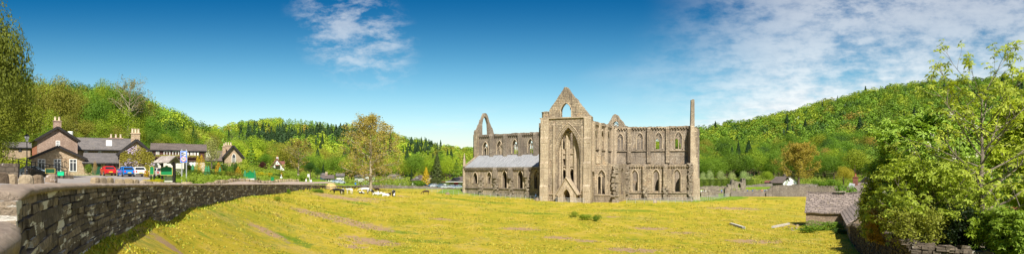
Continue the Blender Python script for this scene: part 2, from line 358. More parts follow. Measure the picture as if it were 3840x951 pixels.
# near boundary wall: plan of its field face, top heights
LW = np.array([(-1.0, 0.8, 7.50), (-3.3, 4.0, 7.50), (-4.25, 5.6, 7.50), (-5.0, 6.6, 7.51), (-5.08, 6.75, 7.86), (-6.3, 8.6, 7.87), (-8.0, 11.5, 7.85), (-9.7, 14.6, 7.81), (-12.3, 20, 7.74), (-16.5, 30, 7.58), (-21.9, 45, 7.34),
               (-28.8, 70, 6.93), (-36.8, 100, 6.48), (-40.6, 125, 6.03), (-43.0, 150, 5.49), (-44.6, 172, 4.90), (-45.5, 194, 4.40)])
RW = np.array([(38.6, 76), (33.9, 65), (27.8, 50), (20.5, 36), (17.4, 30), (16.3, 28)])[::-1]
def hs1(x, a, b): t = np.clip((x - a) / (b - a), 0, 1); return t * t * (3 - 2 * t)
def ground(X, Y):
    X = np.asarray(X, float).ravel(); Y = np.asarray(Y, float).ravel()
    D = np.clip(np.hypot(X, Y), 2.0, 5000); a = np.clip(np.arctan2(X, Y), -1.0, 0.95)
    # RBF was fitted on depth Y for points in frame; use Y where in front
    Dd = np.where(Y > 1, np.where(np.abs(np.arctan2(X, Y)) < 0.95, Y, D), D); Dd = np.clip(Dd, 2.5, 5000)
    l = np.log(Dd); zf = fF(a, l); zu = fU(a, l)
    zu = zu + (zf - zu) * hs1(Y, 185, 240)
    left = X < np.interp(Y, LW[:, 1], LW[:, 0]) - 0.28
    z = np.where(left, zu, zf)
    xr = np.interp(Y, np.r_[RW[:, 1], 98], np.r_[RW[:, 0], 48.6])
    zr = np.interp(Y, [20, 30, 45, 76, 120, 200], [4.5, 4.45, 3.6, 1.9, 1.6, 4])
    m = (X > xr + 0.3) & (Y > 28.3)
    z = np.where(m, zr + (zf - zr) * hs1(Y, 86, 97), z)
    z = np.where(left & (Y < 6.3) & (Y > 0), np.minimum(z, 7.1), z)
    back = hs1(np.abs(np.arctan2(X, Y)), 1.2, 2.4)
    z = z * (1 - back) + (6.0 + 2.0 * hs1(-X, -20, 20)) * back
    return z
def gz(x, y): return float(ground([x], [y])[0])
def gzu(u, D): return gz(xu(u, D), D)
def hit(u, v):
    """distance at which the ground shows at image point (u, v)"""
    D = np.exp(np.linspace(math.log(8), math.log(900), 500)); z = ground((u - 1920) / F * D, D)
    vv = HZ + (EYE - z) * F / KV / D
    k = np.where(vv <= v)[0]
    return float(D[k[0]]) if len(k) else 300.0

DIRT = [(1255, 818, 170, 11), (1370, 848, 120, 9), (1290, 742, 130, 13), (1395, 745, 75, 16), (1500, 735, 50, 6), (2440, 855, 85, 9), (2100, 892, 75, 10), (2380, 938, 120, 9), (2830, 904, 110, 20), (1950, 858, 90, 7), (2560, 872, 60, 6),
        (1400, 905, 120, 16), (1330, 925, 60, 22), (450, 905, 60, 35), (640, 925, 110, 30), (520, 870, 40, 16), (2750, 782, 110, 4), (2200, 905, 60, 5), (1150, 800, 60, 5), (1580, 726, 25, 4), (2980, 842, 60, 9), (1000, 870, 90, 8), (1650, 820, 60, 4), (2300, 812, 50, 3), (1240, 730, 60, 8)]
LUSH = [(1340, 762, 90, 8), (1850, 760, 120, 8), (1100, 900, 120, 14), (760, 880, 60, 25), (1700, 745, 120, 5), (2000, 800, 150, 5), (2900, 745, 120, 4), (3000, 860, 100, 14), (1600, 905, 130, 6), (2350, 790, 140, 5), (820, 800, 60, 12), (1500, 870, 90, 6)]
def patch(X, Y, L):
    r = np.zeros(len(X))
    for u, v, a, b in L:
        D = hit(u, v); x0 = xu(u, D); sx = a / F * D; sy = min(max(1.0, b * D * D / (F * max(1.5, EYE - gz(x0, D)))), .7 * sx)
        r = np.maximum(r, np.exp(-((X - x0) / sx) ** 2 - ((Y - D) / sy) ** 2))
    return r

def build_ground():
    t0 = math.radians(41)
    fine = np.linspace(-t0, t0, 820); out = np.linspace(t0, math.pi, 30)[1:]
    an = np.concatenate([-out[::-1], fine, out]); an = an[1:]          # closed ring
    lr = np.exp(np.linspace(math.log(2.2), math.log(5200), 370))
    A, R = np.meshgrid(an, lr); X = np.sin(A) * R; Y = np.cos(A) * R
    Xf, Yf = X.ravel(), Y.ravel(); Z = ground(Xf, Yf)
    rng = np.random.RandomState(3)
    nr, na = X.shape; i = np.arange(nr - 1)[:, None]; j = np.arange(na)[None]
    j2 = (j + 1) % na; q = np.stack([i * na + j, i * na + j2, (i + 1) * na + j2, (i + 1) * na + j], -1).reshape(-1, 4)
    V = np.stack([Xf, Yf, Z], 1); V = np.concatenate([V, [[0, 0, float(Z[:na].mean())]]]); c = len(V) - 1
    me = np_mesh('ground', V, q)
    ex = bpy.data.meshes.new('x')
    dirt = patch(Xf, Yf, DIRT); lush = patch(Xf, Yf, LUSH)
    D = Yf; u = 1920 + F * Xf / np.maximum(Yf, .1)
    left = Xf < np.interp(Yf, LW[:, 1], LW[:, 0])
    xr = np.interp(Yf, np.r_[RW[:, 1], 98], np.r_[RW[:, 0], 48.6]); right = (Xf > xr) & (Yf < 100)
    edge = np.interp(Xf, [-60, -40, 30, 57, 65], [207, 209, 209, 196, 206]); lawn = np.maximum(hs1(D, edge, edge + 4), np.where(left | right, 1.0, 0.0))
    # mown grass round the ruin, behind the railing
    lawn = np.maximum(lawn, hs1(Yf - np.interp(Xf, [-20, -14, 7, 12, 21, 30, 46, 60, 75], [190, 196, 180, 300, 300, 170, 165, 180, 205]), -0.5, 0.5) * (Xf > -22) * (Xf < 71))
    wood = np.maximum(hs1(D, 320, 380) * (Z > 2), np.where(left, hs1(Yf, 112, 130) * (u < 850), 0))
    col = np.stack([dirt * (~(left | right)), lawn, wood, lush], 1); col = np.concatenate([col, col[:1]])
    a = me.attributes.new('zone', 'FLOAT_COLOR', 'POINT'); a.data.foreach_set('color', col.astype('f').ravel())
    m, t, b = mat('field_grass'); g = t.n('ShaderNodeNewGeometry').outputs['Position']
    at = t.n('ShaderNodeAttribute', _attribute_name='zone'); s3 = t.n('ShaderNodeSeparateColor', i0=at.outputs['Color']); dr, lw, wd = s3.outputs; lu = at.outputs['Alpha']
    st = t.n('ShaderNodeMapping', Vector=g, Scale=(1, 0.45, 1))
    n0 = t.noise(g, 0.05, 5, 0.6); n1 = t.noise(st, 0.33, 6, 0.7); n2 = t.noise(st, 1.6, 6, 0.75); n3 = t.noise(g, 9, 5, 0.75); n4 = t.noise(g, 34, 3, 0.7)
    mixn = t.math('ADD', t.math('MULTIPLY', n1, 0.5), t.math('ADD', t.math('MULTIPLY', n2, 0.3), t.math('MULTIPLY', n0, 0.25)))
    gr = t.ramp(mixn, (0.39, (0.19, 0.26, 0.022)), (0.46, (0.38, 0.35, 0.028)), (0.53, (0.54, 0.41, 0.04)), (0.62, (0.62, 0.44, 0.11)))
    gr = t.mix(t.math('MULTIPLY', t.ss(n3, 0.35, 0.7), 0.4), gr, t.mix(1.0, gr, (0.60, 0.60, 0.5), 'MULTIPLY'))
    gr = t.mix(t.math('MULTIPLY', t.ss(t.math('ADD', t.math('MULTIPLY', n2, 0.5), t.math('MULTIPLY', n0, 0.5)), 0.50, 0.60), 0.7), gr, (0.21, 0.27, 0.025))
    gr = t.mix(t.math('MULTIPLY', t.ss(n4, 0.4, 0.75), 0.4), gr, t.mix(1.0, gr, (0.56, 0.58, 0.4), 'MULTIPLY'))
    gr = t.mix(t.math('MULTIPLY', t.ss(t.math('ADD', lu, t.math('MULTIPLY', t.math('SUBTRACT', n2, 0.5), 1.6)), 0.35, 0.8), 0.75), gr, (0.13, 0.23, 0.018))
    dirtc = t.mix(n3, (0.52, 0.345, 0.185), (0.32, 0.21, 0.115))
    dm = t.math('ADD', dr, t.math('ADD', t.math('MULTIPLY', t.math('SUBTRACT', n2, 0.5), 2.2), t.math('MULTIPLY', t.math('SUBTRACT', n3, 0.5), 1.3)))
    dm = t.math('MULTIPLY', t.ss(dm, 0.32, 0.62), t.ss(dr, 0.03, 0.25))
    gr = t.mix(dm, gr, dirtc)
    # small scattered bare spots all over the pasture
    gr = t.mix(t.math('MULTIPLY', t.ss(t.noise(st, 0.40, 7, 0.8), 0.585, 0.66), 0.7), gr, (0.34, 0.24, 0.10))
    lawnc = t.mix(t.ss(n1, 0.35, 0.65), (0.15, 0.27, 0.02), (0.26, 0.34, 0.025)); lawnc = t.mix(t.math('MULTIPLY', n3, 0.4), lawnc, (0.08, 0.13, 0.01))
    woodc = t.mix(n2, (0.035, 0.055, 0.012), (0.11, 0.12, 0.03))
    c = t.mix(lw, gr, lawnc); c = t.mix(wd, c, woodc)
    t.put(b, 'Base_Color', c); b.inputs['Specular IOR Level'].default_value = 0.05; b.inputs['Roughness'].default_value = 1
    bump(t, b, t.math('ADD', t.math('MULTIPLY', n2, 1.0), t.math('ADD', t.math('MULTIPLY', n3, 0.6), t.math('MULTIPLY', n4, 0.25))), 0.9, 0.25)
    me.materials.append(m); o = bpy.data.objects.new('ground', me); C.objects.link(o); tag(o, kind='structure')
    me.polygons.foreach_set('use_smooth', np.ones(len(me.polygons), bool))

def np_mesh(name, V, Q, tint=None, mi=None):
    """mesh from numpy: V (n,3), Q (k,4) or (k,3)"""
    me = bpy.data.meshes.new(name); k, m = Q.shape
    me.vertices.add(len(V)); me.vertices.foreach_set('co', np.ascontiguousarray(V, dtype='f').ravel())
    me.loops.add(k * m); me.loops.foreach_set('vertex_index', np.ascontiguousarray(Q, dtype='i').ravel())
    me.polygons.add(k); me.polygons.foreach_set('loop_start', np.arange(0, k * m, m, dtype='i'))
    try: me.polygons.foreach_set('loop_total', np.full(k, m, 'i'))
    except Exception: pass
    if mi is not None: me.polygons.foreach_set('material_index', mi.astype('i'))
    me.update(calc_edges=True)
    if tint is not None:
        a = me.attributes.new('tint', 'FLOAT_COLOR', 'POINT'); a.data.foreach_set('color', np.ascontiguousarray(tint, dtype='f').ravel())
    return me
build_ground()

# ------------------------------------------------------------------ car park and lane (sheet 3 cm above the ground)
asphalt = None
def build_carpark(verge=False):
    us = np.linspace(-900, 1290, 560); Ds = np.exp(np.linspace(math.log(7), math.log(175), 230))
    U, D = np.meshgrid(us, Ds); X = (U - 1920) / F * D; Xf, Yf, Uf = X.ravel(), D.ravel(), U.ravel()
    xw = np.interp(Yf, LW[:, 1], LW[:, 0])
    far = np.interp(Uf, [-900, 470, 560, 600], [101, 101, 98, 0])
    ok = (Xf < xw - 0.32) & ((Yf < far) if not verge else (Xf > xw - 4.4) & (Uf > 540))
    Z = ground(Xf, Yf) + 0.035
    nr, na = X.shape; i = np.arange(nr - 1)[:, None]; j = np.arange(na - 1)[None]
    q = np.stack([i * na + j, i * na + j + 1, (i + 1) * na + j + 1, (i + 1) * na + j], -1).reshape(-1, 4)
    q = q[ok[q].all(1)]
    if verge:
        me = np_mesh('verge', np.stack([Xf, Yf, Z + .02], 1), q); me.materials.append(M['coping']); o = bpy.data.objects.new('verge', me); C.objects.link(o); tag(o, kind='structure'); return
    me = np_mesh('car_park', np.stack([Xf, Yf, Z], 1), q)
    m, t, b = mat('tarmac'); g = t.n('ShaderNodeNewGeometry').outputs['Position']
    n1 = t.noise(g, 0.5, 6, 0.65); n2 = t.noise(g, 14, 4, 0.7)
    c = t.mix(t.ss(n1, 0.35, 0.65), (0.27, 0.235, 0.21), (0.36, 0.32, 0.285)); c = t.mix(t.math('MULTIPLY', n2, 0.35), c, (0.14, 0.13, 0.12))
    t.put(b, 'Base_Color', c); b.inputs['Roughness'].default_value = 0.95; bump(t, b, n2, 0.4, 0.02)
    me.materials.append(m); o = bpy.data.objects.new('car_park', me); C.objects.link(o); tag(o, kind='structure')
build_carpark()

# ------------------------------------------------------------------ stone materials
M = {}
M['abbey'] = stone('abbey_stone', (0.61, 0.50, 0.345), (0.38, 0.295, 0.20), (0.125, 0.10, 0.078), (0.66, 0.58, 0.42), bw=0.8, bh=0.42, mortar=0.035, stain=0.66, lichen=0.5, fine=0.4, warm=(0.52, 0.36, 0.22), bumpk=1.0)
M['abbey_mid'] = stone('abbey_greyed_stone', (0.55, 0.46, 0.345), (0.37, 0.295, 0.215), (0.14, 0.112, 0.085), (0.60, 0.53, 0.41), bw=0.7, bh=0.38, mortar=0.035, stain=0.65, lichen=0.6, fine=0.4, warm=(0.40, 0.28, 0.16), bumpk=1.0)
M['abbey_pale'] = stone('abbey_dressed_stone', (0.64, 0.53, 0.375), (0.50, 0.39, 0.265), (0.24, 0.185, 0.13), (0.66, 0.59, 0.46), bw=0.6, bh=0.4, mortar=0.025, stain=0.42, lichen=0.35, fine=0.5)
M['abbey_dark'] = stone('abbey_weathered_and_shade_stone', (0.42, 0.35, 0.265), (0.27, 0.215, 0.16), (0.11, 0.093, 0.077), (0.55, 0.50, 0.42), bw=0.55, bh=0.28, mortar=0.02, stain=0.6, lichen=0.7, fine=0.5)
M['rubble'] = stone('rubble_stone', (0.58, 0.49, 0.36), (0.40, 0.32, 0.23), (0.18, 0.145, 0.11), (0.70, 0.64, 0.52), bw=0.35, bh=0.24, mortar=0.03, stain=0.45, lichen=0.95, fine=0.6, bumpk=1.0)
M['wall_far'] = stone('field_wall_stone', (0.36, 0.31, 0.25), (0.24, 0.20, 0.165), (0.10, 0.085, 0.07), (0.62, 0.59, 0.54), bw=0.4, bh=0.2, mortar=0.02, stain=0.4, lichen=0.9, fine=0.6, lsc=1.5)
M['house_pink'] = stone('pinkish_brown_stone', (0.52, 0.38, 0.295), (0.40, 0.28, 0.21), (0.2, 0.14, 0.11), (0.45, 0.34, 0.26), bw=0.45, bh=0.2, mortar=0.02, stain=0.3, lichen=0.3, warm=(0.40, 0.27, 0.19))
M['house_buff'] = stone('buff_stone', (0.60, 0.48, 0.33), (0.47, 0.34, 0.215), (0.26, 0.18, 0.12), (0.60, 0.52, 0.38), bw=0.5, bh=0.2, mortar=0.022, stain=0.22, lichen=0.4, warm=(0.50, 0.31, 0.17))
M['barn_stone'] = stone('barn_stone', (0.44, 0.34, 0.24), (0.31, 0.22, 0.15), (0.16, 0.12, 0.09), (0.55, 0.48, 0.38), bw=0.45, bh=0.22, mortar=0.03, stain=0.3, lichen=0.4)
M['garden_wall'] = stone('garden_wall_stone', (0.24, 0.185, 0.13), (0.12, 0.095, 0.07), (0.08, 0.065, 0.05), (0.6, 0.57, 0.5), bw=0.4, bh=0.22, mortar=0.03, stain=0.5, lichen=0.7)
M['slate'] = tiles('grey_slate', (0.235, 0.205, 0.185), (0.165, 0.15, 0.142), (0.115, 0.10, 0.092), (0.24, 0.20, 0.12), bumpk=0.4)
M['slate_brown'] = tiles('brown_tile', (0.21, 0.165, 0.14), (0.155, 0.12, 0.10), (0.10, 0.078, 0.065), None, bumpk=0.4)
M['barn_tile'] = tiles('stone_roof_tile', (0.36, 0.285, 0.235), (0.235, 0.185, 0.155), (0.155, 0.125, 0.105), (0.34, 0.26, 0.13), bw=0.7, bh=0.46, patch=0.45, bumpk=1.0, dist=0.2)
M['red_tile'] = tiles('red_roof_tile', (0.30, 0.115, 0.075), (0.21, 0.085, 0.06), (0.13, 0.06, 0.045), None, bumpk=0.4)
M['metal_roof'] = None
m, t, b = mat('lead_roofing'); uv = t.n('ShaderNodeUVMap').outputs[0]; g = t.n('ShaderNodeNewGeometry').outputs['Position']
wv = t.n('ShaderNodeTexWave', Vector=uv, Scale=0.55, Distortion=0.3, Detail=1.0, _wave_profile='SAW'); stn = t.noise(t.n('ShaderNodeMapping', Vector=uv, Scale=(2.2, 0.2, 1)), 1, 5, 0.7)
t.put(b, 'Base_Color', t.mix(t.ss(stn, 0.35, 0.65), (0.24, 0.245, 0.25), (0.38, 0.38, 0.385))); b.inputs['Roughness'].default_value = 0.55
t.put(b, 'Normal', t.n('ShaderNodeBump', Strength=0.6, Distance=0.1, Height=t.ss(wv.outputs[1], 0.8, 1.0))); M['lead'] = m
M['white'] = plain('white_paint', (0.78, 0.77, 0.73), 0.5, 0.05)
M['cream'] = plain('cream_render', (0.68, 0.64, 0.55), 0.8, 0.1, 0.8)
M['black'] = plain('black_paint', (0.02, 0.02, 0.022), 0.4, 0.1)
M['dark_wood'] = plain('dark_brown_boards', (0.085, 0.035, 0.026), 0.7, 0.3, 2)
M['barge'] = plain('dark_bargeboard', (0.022, 0.018, 0.016), 0.5, 0.2)
M['glass'] = plain('window_glass', (0.03, 0.035, 0.04), 0.06, 0.4, 0.7, spec=0.7)
M['green'] = plain('green_board', (0.008, 0.21, 0.065), 0.45, 0.06, 1.0)
M['green_dark'] = plain('dark_green_board', (0.012, 0.075, 0.035), 0.45, 0.06)
M['green_bright'] = plain('bright_green_board', (0.01, 0.56, 0.24), 0.45, 0.04)
M['gold'] = plain('gold_trim', (0.55, 0.42, 0.12), 0.4, 0.1)
M['grey_metal'] = plain('galvanised_metal', (0.48, 0.49, 0.50), 0.4, 0.1, 5, metal=0.3)
M['fence'] = plain('fence_steel', (0.42, 0.44, 0.43), 0.5, 0.1, 5, metal=0.2)
M['blue_sign'] = plain('blue_sign', (0.0, 0.13, 0.62), 0.35, 0.03)
M['sign_red'] = plain('red_sign', (0.62, 0.012, 0.012), 0.35, 0.03)
M['sign_white'] = plain('white_sign', (0.82, 0.82, 0.82), 0.35, 0.02)
M['yellow'] = plain('yellow_panel', (0.80, 0.60, 0.01), 0.4, 0.04)
M['tyre'] = plain('tyre_rubber', (0.02, 0.02, 0.02), 0.85, 0.2)
M['rim'] = plain('wheel_rim', (0.45, 0.45, 0.47), 0.3, 0.1, 6, metal=0.7)
M['pot'] = plain('chimney_pot_clay', (0.62, 0.50, 0.35), 0.8, 0.15)
M['pot_red'] = plain('red_chimney_pot', (0.35, 0.12, 0.06), 0.8, 0.15)
M['bark'] = plain('brown_bark', (0.13, 0.095, 0.065), 0.95, 0.45, 6, spec=0.1)
M['bark_pale'] = plain('pale_bark', (0.33, 0.28, 0.19), 0.9, 0.35, 5, spec=0.1)
M['bark_grey'] = plain('grey_bark', (0.20, 0.165, 0.12), 0.9, 0.4, 5, spec=0.1)
M['hay'] = plain('hay', (0.52, 0.36, 0.13), 0.95, 0.35, 3)
M['timber'] = plain('weathered_timber', (0.50, 0.46, 0.40), 0.9, 0.25, 3)
M['leaf'] = leafmat('leaves'); M['leaf_mass'] = leafmat('woodland_leaves', 'attr', transl=0.22)
M['blossom'] = leafmat('chestnut_blossom', 'col', (0.72, 0.68, 0.56), 0.2, 0.12)
M['blossom_lilac'] = leafmat('lilac_blossom', 'col', (0.50, 0.42, 0.56), 0.2, 0.2)
M['coping'] = None
m, t, b = mat('coping_stone'); g = t.n('ShaderNodeNewGeometry').outputs['Position']
n1 = t.noise(g, 0.8, 6, 0.7); n2 = t.noise(g, 5, 7, 0.75); n3 = t.noise(g, 24, 4, 0.7)
c = t.mix(t.ss(n1, 0.38, 0.62), (0.52, 0.405, 0.305), (0.41, 0.31, 0.235)); c = t.mix(t.math('MULTIPLY', t.ss(n2, 0.42, 0.68), 0.6), c, (0.24, 0.18, 0.14))
c = t.mix(t.math('MULTIPLY', t.ss(t.noise(g, 2.6, 7, 0.8), 0.58, 0.64), 0.65), c, (0.56, 0.51, 0.43)); c = t.mix(t.math('MULTIPLY', n3, 0.3), c, (0.2, 0.15, 0.12))
t.put(b, 'Base_Color', c); b.inputs['Roughness'].default_value = 0.95; bump(t, b, t.math('ADD', n2, t.math('MULTIPLY', n3, 0.5)), 1.0, 0.09); M['coping'] = m
build_carpark(True)
# blocks of the near wall: tone per block, black weathering, white lichen blots
m, t, b = mat('dark_lichened_stone'); g = t.n('ShaderNodeNewGeometry').outputs['Position']; tone = t.n('ShaderNodeAttribute', _attribute_name='tone').outputs['Fac']
n1 = t.noise(g, 1.1, 5, 0.65); n2 = t.noise(g, 6, 7, 0.75); n3 = t.noise(g, 30, 4, 0.7)
c = t.mix(tone, (0.15, 0.115, 0.09), (0.46, 0.355, 0.25)); c = t.mix(t.math('MULTIPLY', t.ss(n2, 0.38, 0.60), 0.7), c, (0.045, 0.036, 0.03))
uvw = t.n('ShaderNodeMapping', Vector=t.n('ShaderNodeUVMap').outputs[0], Scale=(0.16, 1.0, 1.0))
sel = t.math('ADD', t.math('MULTIPLY', tone, 0.05), t.math('ADD', t.math('MULTIPLY', n1, 0.25), t.math('MULTIPLY', t.noise(uvw, 3.4, 7, 0.64, 0.1), 0.75)))
c = t.mix(t.ss(sel, 0.572, 0.59), c, (0.80, 0.74, 0.65)); c = t.mix(t.math('MULTIPLY', n3, 0.25), c, (0.03, 0.03, 0.025))
t.put(b, 'Base_Color', c); b.inputs['Roughness'].default_value = 0.95; bump(t, b, t.math('ADD', n2, t.math('MULTIPLY', n3, 0.5)), 0.9, 0.06); M['dark_block'] = m

# ------------------------------------------------------------------ near boundary wall
def resample(path, step0=0.25, k=0.012):
    P_ = [Vector(p) for p in path]; out = [P_[0]]; i = 0; cur = P_[0].copy()
    for a, b in zip(P_[:-1], P_[1:]):
        L = (b - a).length; n = max(1, int(L / max(step0, a.y * k)))
        for j in range(1, n + 1): out.append(a.lerp(b, j / n))
    return out
def smooth_path(A, n=2):
    P_ = [Vector(p) for p in A]
    for _ in range(n):
        Q = [P_[0]]
        for a, b in zip(P_[:-1], P_[1:]): Q += [a * .75 + b * .25, a * .25 + b * .75]
        Q.append(P_[-1]); P_ = Q
    return P_
def block_wall(root, path, zb_fn, thick, course=0.17, mat_=None, blen=(0.5, 1.9), seed=1, prot=0.06, core=True):
    """individually shaped stones in courses on the right-hand face of the path, over a solid core"""
    rng = random.Random(seed); mb = MB(); cum = [0.0]
    for a, b in zip(path[:-1], path[1:]): cum.append(cum[-1] + (Vector((b.x, b.y)) - Vector((a.x, a.y))).length)
    cum = np.array(cum); PX = np.array([[p.x, p.y, p.z] for p in path]); Lt = cum[-1]
    def at(s):
        s = min(max(s, 0), Lt); x, y, z = (np.interp(s, cum, PX[:, k]) for k in range(3)); e = 0.3
        x2, y2 = (np.interp(min(s + e, Lt), cum, PX[:, k]) for k in range(2)); x1, y1 = (np.interp(max(s - e, 0), cum, PX[:, k]) for k in range(2))
        d = Vector((x2 - x1, y2 - y1)).normalized(); return x, y, z, d
    ss = np.arange(0, Lt, 0.5); zb = {float(s): 0 for s in ss}
    xyz = [at(s) for s in ss]; zbs = zb_fn(np.array([q[0] for q in xyz]), np.array([q[1] for q in xyz])); tops = np.array([q[2] for q in xyz])
    depth = float(np.max(tops - zbs)) + 0.3; k = 0
    while k * course < depth:
        s = rng.uniform(-0.3, 0); h = course
        while s < Lt:
            near = np.interp(s, cum, PX[:, 1]); L = rng.uniform(*blen) * (1 + max(0, near - 60) / 90)
            x, y, z, d = at(s + L / 2); zt = z - k * course
            if zt - h > float(np.interp(s + L / 2, ss, zbs)) - 0.35:
                n = Vector((d.y, -d.x)); pr = rng.uniform(0.0, prot); dp = 0.25
                cx, cy = x + n.x * (pr - dp / 2), y + n.y * (pr - dp / 2)
                mb.box((cx, cy, zt - h / 2 + rng.uniform(-.012, .012)), (L - rng.uniform(.012, .035), dp, h - rng.uniform(.008, .04)), math.atan2(d.y, d.x), col=rng.random() ** 1.6, jit=0.016, rng=rng)
            s += L
        k += 1
    mb.build('stone_face', mat_, root, world=True)
    if core:
        c = MB(); secs = []
        for p in path[::3] + [path[-1]]:
            i = path.index(p); q = path[min(i + 1, len(path) - 1)]; r = path[max(i - 1, 0)]; d = Vector((q.x - r.x, q.y - r.y)).normalized(); n = Vector((-d.y, d.x))
            a = Vector((p.x, p.y)) + n * 0.05; b = Vector((p.x, p.y)) + n * thick; z0 = float(zb_fn(np.array([p.x]), np.array([p.y]))[0]) - 0.6
            secs.append([(a.x, a.y, z0), (a.x, a.y, p.z), (b.x, b.y, p.z), (b.x, b.y, z0)])
        c.loft(secs); c.build('core', mat_, root, world=True)
def coping(root, path, thick, over=0.06, h=0.16, name='coping', mat_=None):
    mb = MB(); secs = []; rng = random.Random(7)
    for i, p in enumerate(path):
        q = path[min(i + 1, len(path) - 1)]; r = path[max(i - 1, 0)]; d = Vector((q.x - r.x, q.y - r.y)).normalized(); n = Vector((-d.y, d.x)); sec = []
        for t, z in ((-over, -0.03), (-over - .015, h * .45), (-over + .07, h * .85), (thick * .35, h * 1.12), (thick * .7, h * 1.08), (thick + over - .06, h * .8), (thick + over, h * .35), (thick + over, -0.03)):
            w = Vector((p.x, p.y)) + n * t; sec.append((w.x, w.y, p.z + z + rng.uniform(-.014, .014)))
        secs.append(sec)
    mb.loft(secs); return mb.build(name, mat_ or M['coping'], root, smooth=True, world=True)
fieldz = lambda x, y: fF(np.clip(np.arctan2(x, y), -1, 1), np.log(np.clip(y, 2.5, 5000)))
lw = thing('boundary_wall', 'long curving dark stone wall blotched with white lichen under smooth pinkish coping', 'wall', (-12.3, 20, 6))
hi = resample(smooth_path(LW[5:]), 0.22, 0.02); hi = [Vector(LW[4])] + hi
for p in hi: p.z -= 0.13
block_wall(lw, hi, fieldz, 0.62, 0.155, M['dark_block'], seed=2)
coping(lw, hi, 0.62, 0.06, 0.09)
# the lower stretch that turns towards the photographer, and the end face of the high one
lo = resample([tuple(p) for p in LW[:4]], 0.22)
for p in lo: p.z -= 0.13
block_wall(lw, lo, fieldz, 0.75, 0.17, M['dark_block'], seed=5)
coping(lw, lo, 1.9, 0.09, 0.17, 'lower_coping')
mb = MB(); rng = random.Random(4)
for k in range(3):
    for j in range(5): mb.box((-5.18 - j * .42, 6.68 - j * 0.27, 7.62 - k * .19), (0.38, 0.3, 0.17), math.atan2(-.27, -.42), col=0.8 + 0.2 * rng.random(), jit=.02, rng=rng)
mb.build('end_face', M['dark_block'], lw, world=True)
# ------------------------------------------------------------------ the abbey ruin
AB = thing('ruined_abbey', 'roofless grey and honey stone Gothic abbey ruin with tall pointed gable in the pasture', 'abbey', (xu(2120, 172), 180, 0.6))
rng = random.Random(11)
def rot2(th): return Vector((math.cos(th), -math.sin(th)))
R = math.radians
def line(p, th, L): d = rot2(R(th)); return (p[0], p[1]), (p[0] + d.x * L, p[1] + d.y * L)
# plan
Bc = Vector((xu(2216, 165), 165.0)); d25 = rot2(R(25)); n25 = Vector((-d25.y, d25.x)) * 1.0
if n25.y < 0: n25 = -n25
Ac = Bc - d25 * 13.4
frT = Fr(Ac, Bc)                                            # transept front
Cc = Bc + frT.n * 20.5
frTE = Fr(Bc + frT.n * 1.2, Cc)                              # transept east side (seen obliquely)
frN = Fr((8.4 - .788 * 25.2, 190 + .616 * 25.2), (8.4, 190))  # nave clerestory
frNA = Fr(frN.p - frN.n * 6 + frN.d * 0.0, frN.p - frN.n * 6 + frN.d * 29)
frP = Fr((xu(2300, 183.3), 183.3), (xu(2300, 183.3) + .966 * 21.9, 183.3 - .259 * 21.9))
frCh = Fr((xu(2216, 167.6), 167.6), (xu(2318, 167.2), 167.2))  # chapel south wall
frRt = Fr((xu(2316, 167.4), 167.4), (xu(2354, 174), 174))
frPA = Fr((xu(2352, 173.6), 173.6), (xu(2606, 169), 169))

def ragged(a, b, n, amp, r=rng):
    out = []
    for i in range(1, n):
        f = i / n; out.append((a[0] + (b[0] - a[0]) * f + r.uniform(-amp, amp) * .3, a[1] + (b[1] - a[1]) * f + r.uniform(-amp, amp)))
    return out
def moulding(mb, fr, loop, rad, t=-0.02, m=0, n=5):
    mb.tube([fr.pt(a, t, z) for a, z in loop], rad, n, m)
def tracery(fr, hole, t, broken=False, name='tracery', mm=None, rad=0.13):
    """stone tracery inside a pointed window: central mullion, two lights and a circle"""
    s = [p[0] for p in hole]; z = [p[1] for p in hole]; s0, s1, z0, z1 = min(s), max(s), min(z), max(z); w = s1 - s0; mid = (s0 + s1) / 2
    zs = z1 - w * 1.05; mb = MB()
    if not broken: mb.tube([fr.pt(mid, t, z0), fr.pt(mid, t, zs + w * .30)], rad, 6)
    for a, b in ((s0, mid), (mid, s1)):
        g = gothic(a, b, zs - w * .3, zs + w * .28, 4)[2:]; mb.tube([fr.pt(p, t, q) for p, q in g], rad * .8, 5)
    cz = z1 - w * .48; rr = w * .22
    mb.tube([fr.pt(mid + rr * math.cos(k * math.pi / 6), t, cz + rr * math.sin(k * math.pi / 6)) for k in range(13)], rad * .8, 5)
    mb.tube([fr.pt(mid + rr * 1.1, t, cz), fr.pt(s1, t, cz - w * .1)], rad * .7, 5); mb.tube([fr.pt(mid - rr * 1.1, t, cz), fr.pt(s0, t, cz - w * .1)], rad * .7, 5)
    return mb.build(name, mm or M['abbey_pale'], AB, world=True)
def corbels(mb, fr, s0, s1, z, step=0.75, t=-0.22):
    s = s0
    while s < s1:
        mb.box(fr.pt(s, t, z), (0.34, 0.4, 0.42), fr.rot()); s += step
def rubble(mb, fr, s, t, z0, z1, w, d, r=rng):
    z = z0
    while z < z1:
        h = r.uniform(.28, .6); f = (z - z0) / (z1 - z0)
        for k in range(2):
            mb.box(fr.pt(s + r.uniform(-.22, .22) + (k - .5) * w * .45, t - r.uniform(0, .3) - d * .25, z + h / 2), (w * r.uniform(.4, .75), d * r.uniform(.6, 1.15), h * 1.15), fr.rot() + r.uniform(-.3, .3), jit=.1, rng=r)
        z += h
